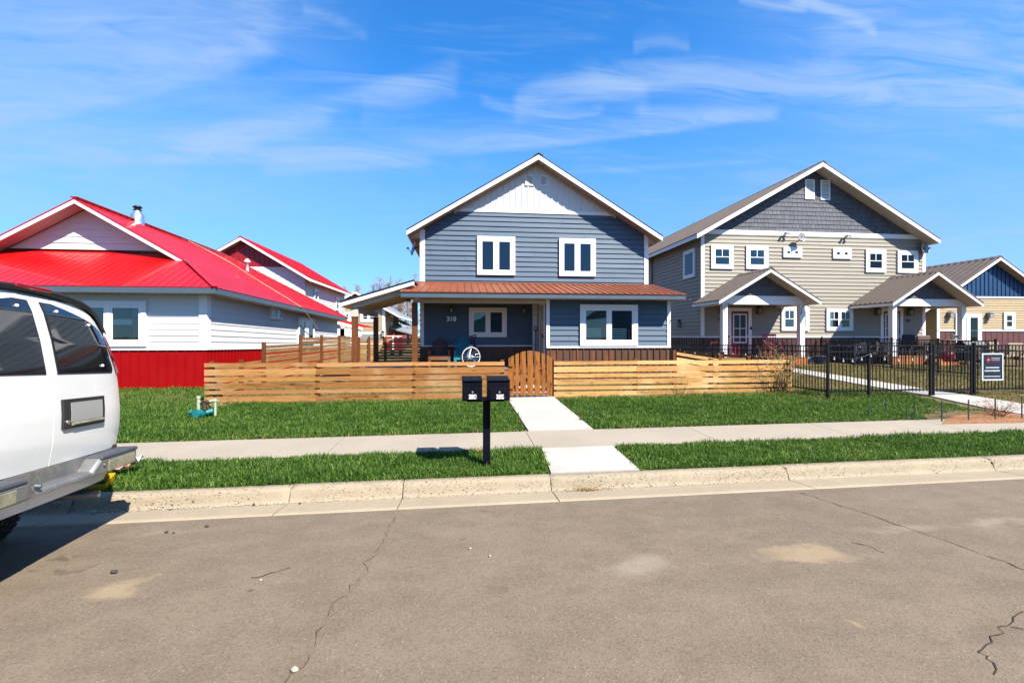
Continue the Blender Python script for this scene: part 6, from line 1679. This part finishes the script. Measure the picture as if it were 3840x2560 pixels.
# yellow scoop and crumpled wrapper beyond the van's bumper
yx, yy = onz(352, 1828, .16)
ys = thing('yellow_bin', 'bright yellow open plastic bin lying on the kerb grass behind the van', 'bin', (yx, yy, .158), None, math.radians(12), True)
m = MB(); W_, D_, Hh = .145, .11, .10
m.slab([(-W_, -D_, 0), (W_, -D_, 0), (W_*.9, D_, 0), (-W_*.9, D_, 0)], (0, 0, .008))
for pts_ in ([(-W_, -D_, 0), (W_, -D_, 0), (W_*1.06, -D_*1.1, Hh*.62), (-W_*1.06, -D_*1.1, Hh*.62)], [(-W_*.9, D_, 0), (W_*.9, D_, 0), (W_, D_*1.1, Hh*1.25), (-W_, D_*1.1, Hh*1.25)]): m.slab(pts_, (0, .008, 0))
for s in (-1, 1): m.slab([(s*W_, -D_, 0), (s*W_*.9, D_, 0), (s*W_, D_*1.1, Hh*1.25), (s*W_*1.06, -D_*1.1, Hh*.62)], (.008, 0, 0))
m.build('bin_body', 'plastic_yellow', ys)
px_, py_ = onz(470, 1775, .20)
ws = thing('wrapper', 'crumpled pink and white wrapper lying in the grass behind the van bumper', 'litter', (px_, py_, .2), None, 0, True)
R = random.Random(4)
for nm, mt, sc, off in (('pink_sheet', 'wrapper_pink', (.12, .08), (-.05, 0, .07)), ('white_sheet', 'wrapper_white', (.10, .06), (.07, .03, .12))):
    n = 6; vs = [(off[0]+sc[0]*(i/n*2-1), off[1]+sc[1]*(j/n*2-1), off[2]+R.uniform(-.03, .05)+.05*i/n) for j in range(n+1) for i in range(n+1)]
    m = MB(); m.add(vs, [(j*(n+1)+i, j*(n+1)+i+1, (j+1)*(n+1)+i+1, (j+1)*(n+1)+i) for j in range(n) for i in range(n)]); m.build(nm, mt, ws, normals=False)
# loose stones on the road and in the gutter
def stone(px, py, r, mat, label, z=.10, seed=0):
    X, Y = onz(px, py, z); R = random.Random(seed); zz = zroad(X, Y) if Y < 5.03+SL*X else .02
    m = MB(); m.ball((0, 0, 0), r, 8, 6, (R.uniform(.6, .95), R.uniform(.5, .75), R.uniform(.35, .5)))
    m.v = [tuple(c*(1+R.uniform(-.18, .18)) for c in v) for v in m.v]; m.sm = [False]*len(m.f)
    o = m.build('stone', mat); o.location = (X, Y, zz+r*.45); tag(o, label, 'stone'); return o
for i, (px, py, r, mat, lab) in enumerate((
    (1763, 2050, .016, 'stone_pale', 'white pebble on the road below the mailbox post'), (1837, 2081, .017, 'stone_pale', 'grey pebble on the road right of the white pebble'),
    (978, 2173, .015, 'stone_pale', 'white pebble beside the short road crack'), (624, 1978, .024, 'stone_dark', 'black stone on the road left of two small dark stones'),
    (651, 1980, .018, 'stone_dark', 'small dark stone right of the black stone near the van shadow'), (776, 1955, .024, 'stone_dark', 'black stone on the road nearest the gutter, right of the van shadow'),
    (428, 2141, .030, 'stone_dark', 'dark clod on the road below the van shadow'), (1105, 2534, .03, 'stone_pale', 'pale stone lying in the long road crack at the bottom'),
    (952, 1889, .02, 'stone_dark', 'dark lump in the gutter left of the first kerb joint'), (1125, 1885, .02, 'stone_dark', 'dark lump in the gutter right of the first kerb joint'),
    (640, 1905, .022, 'stone_pale', 'pale stone in the gutter beside the kerb shadow edge'), (610, 1897, .016, 'stone_pale', 'small stone in the gutter just past the van'),
    (350, 1918, .030, 'stone_pale', 'pale stone in the gutter in the van shadow'))):
    stone(px, py, r, mat, lab, .03 if py < 1920 else .10, i)
gr = MB(); R = random.Random(21)                           # grit along the kerb foot
for _ in range(420):
    x = R.uniform(-4.4, 3.5) if R.random() < .5 else R.uniform(-3.4, -1.4); v = 5.47-abs(R.gauss(0, .03)); r = R.uniform(.003, .010)*(1.4 if x < -2 else 1)
    gr.ball((x, v+SL*x, .006+r*.4), r, 5, 3, (1.2, .9, .7))
o = gr.build('gutter_grit', 'stone_pale', normals=False); o['kind'] = 'stuff'; o['label'] = 'fine grit washed along the foot of the kerb'
lv = MB(); R = random.Random(23)                           # dry leaf litter in the gutter
for (px, py, n, s) in ((2200, 1835, 130, (.16, .022)),):
    X, Y = onz(px, py, .02)
    for _ in range(n):
        x, y, a = X+R.gauss(0, s[0]*.6), Y+R.gauss(0, s[1]), R.uniform(0, 6.3); l = R.uniform(.015, .04); z = .012+R.uniform(0, .03)
        lv.add([(x-math.cos(a)*l, y-math.sin(a)*l, z), (x+math.sin(a)*.004, y-math.cos(a)*.004, z+.008), (x+math.cos(a)*l, y+math.sin(a)*l, z+R.uniform(0, .02)), (x-math.sin(a)*.004, y+math.cos(a)*.004, z+.004)], [(0, 1, 2, 3)])
o = lv.build('leaf_litter', 'leaf_brown', normals=False); o['kind'] = 'stuff'; o['label'] = 'small heap of dry brown needles in the gutter below the walk'
# low wire fence on green stakes
wf = thing('wire_fence', 'low wire fence on thin green stakes along the pavement at right', 'fence', (9.5, 8.2, .3))
st = []
for (px, pb, pt) in ((3430, 1562, 1493), (3532, 1570, 1494), (3632, 1566, 1491), (3732, 1563, 1486), (3832, 1560, 1481), (3930, 1556, 1476)):
    X, Y = onz(px, pb, .28); z0 = g(X, Y); w_ = Y*CA+X*SA; h_ = (pb-pt)/F*w_; st.append((X, Y, z0, h_))
    m = MB(); m.box(X-.010, X+.010, Y-.007, Y+.007, z0-.05, z0+h_+.02); m.build('stake', 'stake_green', wf)
m = MB()
for a, b in zip(st, st[1:]):
    for k in (.15, .55, .92): m.tube((a[0], a[1]-.008, a[2]+a[3]*k), (b[0], b[1]-.008, b[2]+b[3]*k), .0035, .0035, 4)
m.build('wire', 'stake_green', wf)
wf2 = thing('wire_fence', 'short green stakes and wire standing farther back in the right lawn', 'fence', (9.0, 9.5, .35))
st2 = []
for (px, pb, pt) in ((3258, 1550, 1528), (3323, 1540, 1490), (3401, 1556, 1522)):
    X, Y = onz(px, pb, .32); z0 = g(X, Y); h_ = (pb-pt)/F*(Y*CA+X*SA); st2.append((X, Y, z0+h_))
    m = MB(); m.box(X-.012, X+.012, Y-.008, Y+.008, z0-.05, z0+h_+.05); m.build('stake', 'stake_green', wf2)
m = MB(); m.path(st2, .003, 4); m.build('wire', 'stake_green', wf2)

# ================================================================== SHRUBS, WEEDS, TREES
def twigs(mb, base, n, h, spread, r, seed, droop=.2, sub=2):
    R = random.Random(seed); tips = []
    for i in range(n):
        a = R.uniform(0, 6.283); L = h*R.uniform(.55, 1.1); out = spread*R.uniform(.3, 1.1)
        p = Vector(base)+Vector((math.cos(a)*.03, math.sin(a)*.03, 0)); pts_ = [tuple(p)]; k = 5
        for j in range(1, k+1):
            f = j/k; q = p+Vector((math.cos(a)*out*f, math.sin(a)*out*f, L*f-droop*L*f*f))+Vector((R.gauss(0, .02), R.gauss(0, .02), 0))*h; pts_.append(tuple(q))
        mb.path(pts_, [r*(1-.8*j/k) for j in range(k+1)], 4); tips += pts_[2:]
        for s_ in range(sub):
            q = Vector(R.choice(pts_[2:])); d = Vector((R.gauss(0, 1), R.gauss(0, 1), R.uniform(.2, 1.2))).normalized()*h*R.uniform(.12, .3)
            mb.tube(tuple(q), tuple(q+d), r*.4, r*.12, 4); tips.append(tuple(q+d))
    return tips
def leaflets(mb, tips, n, s, seed, jit=.05):
    R = random.Random(seed)
    for _ in range(n):
        c = Vector(R.choice(tips))+Vector((R.gauss(0, jit), R.gauss(0, jit), R.gauss(0, jit*.7))); a = Vector((R.gauss(0, 1), R.gauss(0, 1), R.gauss(0, 1))).normalized(); b = a.orthogonal().normalized()
        l = s*R.uniform(.6, 1.3); mb.add([tuple(c-a*l), tuple(c+b*l*.4), tuple(c+a*l), tuple(c-b*l*.4)], [(0, 1, 2, 3)])
def plant(name, label, cat, px, pb, zg, n, h, spread, r, seed, mstem, mleaf=None, nleaf=0, ls=.02, droop=.2, sub=2, jit=.05, group=None, Y=None):
    X, Yp = onz(px, pb, zg) if Y is None else (at(px, pb, Y)[0], Y); z = g(X, Yp)
    t = thing(name, label, cat, (X, Yp, z), group, 0, True); m = MB(); tips = twigs(m, (0, 0, -.02), n, h, spread, r, seed, droop, sub); m.build('stems', mstem, t, normals=False)
    if mleaf: m = MB(); leaflets(m, tips, nleaf, ls, seed+1, jit); m.build('foliage', mleaf, t, normals=False)
    return t
plant('shrub', 'small reddish brown twiggy shrub beside the neighbour walk', 'shrub', 3745, 1545, .32, 34, .46, .42, .005, 3, 'twig_red', 'twig_red', 420, .016, .25, 4)
plant('shrub', 'low dark bare shrub on the red soil left of the reddish shrub', 'shrub', 3545, 1548, .32, 22, .26, .30, .004, 5, 'bark', 'grass_olive', 160, .018, .3, 3)
plant('dry_weeds', 'tall tangled straw coloured weeds at the right end of the slat fence', 'weeds', 2935, 1462, .42, 34, 1.55, .60, .0075, 8, 'dry_stem', 'dry_stem', 200, .026, .25, 3, .05, Y=11.30)
plant('dry_weeds', 'short dry weeds against the middle of the pale slat fence', 'weeds', 2560, 1480, .38, 16, .5, .22, .004, 10, 'dry_stem', 'grass_straw', 60, .02, .2, 2, Y=11.38)
plant('dry_weeds', 'dry grass tuft beside the irrigation valve', 'weeds', 818, 1525, .33, 60, .34, .26, .0035, 11, 'dry_stem', 'grass_straw', 60, .02, .35, 1, Y=10.6)
plant('grass_seedhead', 'pale grass seed head in front of the mailbox post', 'grass stem', 1806, 1697, .2, 3, .20, .06, .003, 12, 'dry_stem', 'dry_stem', 30, .012, .1, 2, .012)
def bare_tree(label, px, pt, Y, seed, lean=0., group='bare trees far behind the houses', spread=.33, pb=None):
    R = random.Random(seed); X, Zt = at(px, pt, Y); z0 = g(X, Y); Ht = Zt-z0
    t = thing('bare_tree', label, 'tree', (X, Y, z0), group, 0, True)
    tr = MB(); br = MB(); bd = MB(); K = 9; pts_ = [Vector((0, 0, -.3))]
    for i in range(1, K+1): pts_.append(Vector((lean*i/K*Ht+R.gauss(0, .012)*Ht, R.gauss(0, .02)*Ht, Ht*i/K)))
    r0 = Ht*.014+.05
    tr.path([tuple(p) for p in pts_], [r0*(1-.85*i/K) for i in range(K+1)], 7); tr.build('trunk', 'far_bark', t)
    tips = []
    def branch(p, d, L, r, lev):
        q = p+d*L; mid = p+d*L*.5+Vector((R.gauss(0, .06), R.gauss(0, .06), R.gauss(0, .04)))*L
        br.tube(tuple(p), tuple(mid), r, r*.75, 5); br.tube(tuple(mid), tuple(q), r*.75, r*.4, 5)
        tips.append((tuple(q), L)); tips.append((tuple(mid), L))
        if lev:
            for _ in range(R.randint(2, 4)):
                dd = (d+Vector((R.gauss(0, .55), R.gauss(0, .55), R.uniform(.0, .7)))).normalized(); branch(p+d*L*R.uniform(.4, 1.0), dd, L*R.uniform(.4, .65), r*.5, lev-1)
    for i in range(26):
        f = R.uniform(.22, .98); k = min(K-1, int(f*K)); p = pts_[k].lerp(pts_[k+1], f*K-k); a = R.uniform(0, 6.283)
        d = Vector((math.cos(a)*.6, math.sin(a)*.6, R.uniform(.6, 1.2))).normalized(); branch(p, d, Ht*spread*(1.08-f)*R.uniform(.5, 1)*.8+.3, r0*.34*(1.1-f)+.012, 2)
    br.build('branches', 'far_bark', t, normals=False)
    for q, L in tips:
        if R.random() < .5: continue
        for _ in range(3):
            c = Vector(q)+Vector((R.gauss(0, .25), R.gauss(0, .25), R.gauss(0, .3))); a = Vector((R.gauss(0, 1), R.gauss(0, 1), R.gauss(0, 1))).normalized(); b = a.orthogonal().normalized(); l = R.uniform(.05, .12)
            bd.add([tuple(c-a*l), tuple(c+b*l*.6), tuple(c+a*l), tuple(c-b*l*.6)], [(0, 1, 2, 3)])
    bd.build('buds', 'bud_brown', t, normals=False)
for i, (px, pt, Y, ln, lab) in enumerate((
    (1338, 1070, 96, .0, 'faint bare tree above the white rake of the garage house'), (1395, 1062, 92, .03, 'bare tree above the middle of the carport roof'),
    (1428, 1040, 90, -.01, 'bare tree with brown buds, left of the tallest one'), (1464, 1032, 88, .0, 'tallest bare tree above the carport roof'),
    (1491, 1046, 94, .02, 'bare tree right of the tallest, near the house corner'), (1502, 1110, 84, -.02, 'slender bare tree right of the garage house wall'),
    (1528, 1095, 80, .0, 'bare tree with thick trunk above the barn roof'), (1549, 1120, 86, .01, 'small bare tree beside the brown porch post'),
    (1290, 1078, 100, .0, 'faint bare tree above the second red roof'), (1556, 1035, 98, .0, 'bare tree peeping out beside the blue house corner'))):
    bare_tree(lab, px, pt, Y, 40+i, ln)
# thin service wire between the far houses
m = MB(); a, b = at(1480, 1203, 70), at(1575, 1205, 70); m.tube((a[0], 70, a[1]), (b[0], 70, b[1]), .02, .02, 5); tag(m.build('power_line', 'metal_black'), 'thin power line crossing the gap beside the brown porch post', 'power line')

# ================================================================== GRASS
def blades(name, label, mat, polys, dens, h0, h1, w=.006, seed=1, tuft=None, keep=None, kind='stuff', lean=.95):
    r = np.random.default_rng(seed); P = []
    for (xa, xb, fa, fb) in polys:                         # strips between two lines y = f(x)
        area = (xb-xa)*abs(np.mean([fb(x)-fa(x) for x in np.linspace(xa, xb, 9)]))
        n = int(area*dens); x = r.uniform(xa, xb, n); t = r.uniform(0, 1, n)
        ya = np.array([fa(v) for v in x]); yb = np.array([fb(v) for v in x]); P.append(np.stack([x, ya+(yb-ya)*t], 1))
    P = np.concatenate(P)
    # clumping: thin out by a soft pattern
    n1 = np.sin(P[:, 0]*2.1+np.sin(P[:, 1]*1.7)*1.5)+np.sin(P[:, 1]*2.9+P[:, 0]*.8)+.7*np.sin(P[:, 0]*6.3+P[:, 1]*5.1)
    n2 = np.sin(P[:, 0]*9.+np.sin(P[:, 1]*7.)*2)+np.sin(P[:, 1]*11.+np.sin(P[:, 0]*5.))
    if keep is not None: k = keep(P); P, n1, n2 = P[k], n1[k], n2[k]
    n = len(P); z = np.array([g(a, b) for a, b in P])-.01
    hgt = r.uniform(h0, h1, n)*(1+.16*n1+.14*n2)*r.choice([1, 1, 1, 1.35], n); hgt = np.clip(hgt, h0*.5, h1*1.7)
    ang = r.uniform(0, 6.283, n); ln = np.abs(r.normal(0, lean, n))*hgt; la = ang+r.normal(0, .5, n)+1.57
    dx, dy_ = np.cos(ang)*w/2, np.sin(ang)*w/2; ww = r.uniform(.6, 1.4, n); dx *= ww; dy_ *= ww
    ox, oy = np.cos(la)*ln, np.sin(la)*ln
    V = np.zeros((n, 5, 3))
    V[:, 0] = np.stack([P[:, 0]-dx, P[:, 1]-dy_, z], 1); V[:, 1] = np.stack([P[:, 0]+dx, P[:, 1]+dy_, z], 1)
    V[:, 2] = np.stack([P[:, 0]+ox*.35+dx*.8, P[:, 1]+oy*.35+dy_*.8, z+hgt*.6], 1); V[:, 3] = np.stack([P[:, 0]+ox*.35-dx*.8, P[:, 1]+oy*.35-dy_*.8, z+hgt*.6], 1)
    V[:, 4] = np.stack([P[:, 0]+ox, P[:, 1]+oy, z+hgt*np.clip(1.02-.35*(ln/hgt)**2, .4, 1)], 1)
    me = bpy.data.meshes.new(name); me.vertices.add(n*5); me.vertices.foreach_set('co', V.reshape(-1))
    base = (np.arange(n)*5)[:, None]; loops = (base+np.array([[0, 1, 2, 3, 3, 2, 4]])).reshape(-1)
    me.loops.add(n*7); me.loops.foreach_set('vertex_index', loops.astype(np.int32))
    me.polygons.add(n*2); st_ = (np.arange(n)*7)[:, None]+np.array([[0, 4]]); me.polygons.foreach_set('loop_start', st_.reshape(-1).astype(np.int32))
    me.materials.append(MATS[mat]); me.update(calc_edges=True); me.validate()
    o = bpy.data.objects.new(name, me); COL.objects.link(o); o['kind'] = kind; o['label'] = label; return o
def line(x0, y0, x1, y1): return lambda x: y0+(y1-y0)*(x-x0)/(x1-x0)
KB = lambda x: 5.672+SL*x
wob = lambda x: .03*math.sin(x*5.3)+.02*math.sin(x*13.1)
SN = lambda x: SWN(x)+.015+.5*wob(x)
SF = lambda x: SWF(x)+.02+.5*wob(x)
aL, aR = line(A0, 5.69, B0, 6.77), line(A1, 5.69, B1, 6.8)
def verge_keep(P):
    fL = A0+(B0-A0)*(P[:, 1]-5.7)/1.08; fR = A1+(B1-A1)*(P[:, 1]-5.75)/1.08
    j = .03*np.sin(P[:, 1]*17)+.02*np.sin(P[:, 1]*39)
    return (P[:, 0] < fL-.02+j) | (P[:, 0] > fR+.02+j)
blades('verge_grass', 'green grass of the strip between kerb and pavement', 'grass_green', [(-6.5, 11.5, KB, SN)], 3600, .035, .080, .0095, 1, keep=verge_keep)
FE = lambda x: 11.47+.01*x
def lawn_keep(P):
    x, y = P[:, 0], P[:, 1]; j = .05*np.sin(y*7)+.04*np.sin(y*15.7)
    walk = (x > WX0-.02+j*.6) & (x < WX1+.03+j)
    # neighbour walk and red soil
    xl = np.interp(y, [p[1] for p in bot[::-1]], [p[0] for p in bot[::-1]])
    over = (x > xl-.28-.15*np.sin(y*5)**2)
    soil = (x > 9.45+.15*np.sin(y*9)) & (y < 8.75+.12*np.sin(x*3))
    van_ = (y > 11.4) & (x > -5.9) & (x < 9.1)
    thin = np.random.default_rng(5).uniform(0, 1, len(x)) < np.clip((y-10.75)/.7, 0, .6)*(x < 9)
    dry = np.random.default_rng(6).uniform(0, 1, len(x)) < np.clip((x-7.5)/6., 0, .5)*np.clip((y-9.2)/1.0, 0, 1)
    return ~(walk | over | soil | van_ | thin | dry)
blades('front_lawn', 'green front lawn between pavement and fences', 'grass_green', [(-13, 13, SF, FE), (-13.5, -5.95, FE, lambda x: 14.05)], 2500, .035, .080, .011, 2, keep=lawn_keep)
blades('dry_edge_grass', 'straw coloured thatch along the pavement edge and fence foot', 'grass_straw', [(-6, WX0-.05, lambda x: SWF(x)+.0, lambda x: SWF(x)+.10), (WX1+.1, 9, lambda x: SWF(x)+.0, lambda x: SWF(x)+.07), (-5.9, 1.0, lambda x: 11.15, lambda x: 11.47), (2.4, 9.2, lambda x: 11.05, lambda x: 11.49), (8.4, 9.4, lambda x: 10.2, lambda x: 11.4)], 520, .03, .10, .006, 3, lean=1.2)
def inner_keep(P):
    xl = np.interp(P[:, 1], [p[1] for p in bot[::-1]], [p[0] for p in bot[::-1]]); xr = np.interp(P[:, 1], [p[1] for p in top[::-1]], [p[0] for p in top[::-1]])
    w = (P[:, 0] > xl-.12) & (P[:, 0] < xr+.05) | (P[:, 0] < xl-.1) & (P[:, 1] < 10.3)
    return ~w
blades('dry_lawn', 'patchy olive and straw lawn behind the black railing', 'grass_olive', [(9.25, 22, lambda x: 8.6 if x > 12.4 else 10.2, lambda x: 18.3)], 420, .03, .08, .009, 4, keep=inner_keep, lean=.9)
blades('yard_grass', 'thin yard grass behind the slat fence', 'grass_olive', [(-5.8, 8.9, lambda x: 11.6, lambda x: 14.2)], 260, .04, .12, .008, 6, keep=lambda P: ~((P[:, 0] > WX0) & (P[:, 0] < WX1)))
# turf soil under the green areas: thin sheets a few millimetres over the ground
def sheet(name, mat, xa, xb, fa, fb, nx, ny, dz, hole=None):
    vs = []; fs = []
    for i in range(nx+1):
        x = xa+(xb-xa)*i/nx
        for j in range(ny+1): y = fa(x)+(fb(x)-fa(x))*j/ny; vs.append((x, y, g(x, y)+dz))
    for i in range(nx):
        for j in range(ny):
            c = i*(ny+1)+j; fs.append((c, c+1, c+ny+2, c+ny+1))
    m = MB(); m.add(vs, fs, True); return structure(m.build(name, mat, normals=False))
sheet('turf', 'turf_soil', -30, A0-.03, lambda x: KB(x)-.0, lambda x: SWN(x)-.004, 60, 6, -.004)
sheet('turf', 'turf_soil', A1+.05, 30, lambda x: KB(x)-.0, lambda x: SWN(x)-.004, 60, 6, -.004)
sheet('turf', 'turf_soil', -30, WX0-.04, lambda x: SWF(x)+.004, lambda x: 11.25, 60, 10, -.004)
sheet('turf', 'turf_soil', WX1+.04, 8.6, lambda x: SWF(x)+.004, lambda x: 11.1, 60, 10, -.004)
sheet('turf', 'turf_soil', 8.6, 12.5, lambda x: SWF(x)+.8, lambda x: 9.7-.3*(x-8.6), 16, 5, -.004)

# ================================================================== houses across the street: only their mirror image shows, in the panes facing the road
sheet('far_verge', 'turf_soil', -60, 60, lambda x: -60, lambda x: -9.6+SL*x, 20, 6, .02)
for (xc, hw_, zr, wl, lab) in ((-9.5, 5.5, 7.2, 'siding_tan', 'tan gabled house across the street, mirrored in the van glass and bay window'), (6.5, 6.0, 6.4, 'shingle_grey', 'grey gabled house across the street, mirrored in the bay window'), (22, 5.6, 7.4, 'siding_blue', 'blue gabled house across the street, mirrored in the duplex windows')):
    YO = -21.
    t = thing('opposite_house', lab, 'house', (xc, YO, .1)); sl_ = .55
    gable_roof(t, xc, xc-hw_-.4, xc+hw_+.4, zr, sl_, YO-11, YO+.5, 'roof_taupe', 'soffit_white', .16, .4)
    wt = lambda x: zr-.2-sl_*abs(x-xc)
    m = MB(lambda u, n, z: (u, YO+n, z)); laps(m, [(xc-hw_, 0), (xc+hw_, 0), (xc+hw_, wt(xc+hw_)), (xc, wt(xc)), (xc-hw_, wt(xc-hw_))], .178, .03); m.build('front_wall', wl, t)
    for u in (-3.2, 0.2, 3.0):
        window(t, lambda a, n, z: (a, YO+n, z), xc+u-.7, xc+u+.7, 1.2, 2.6, trim=.12, back='win_dark')
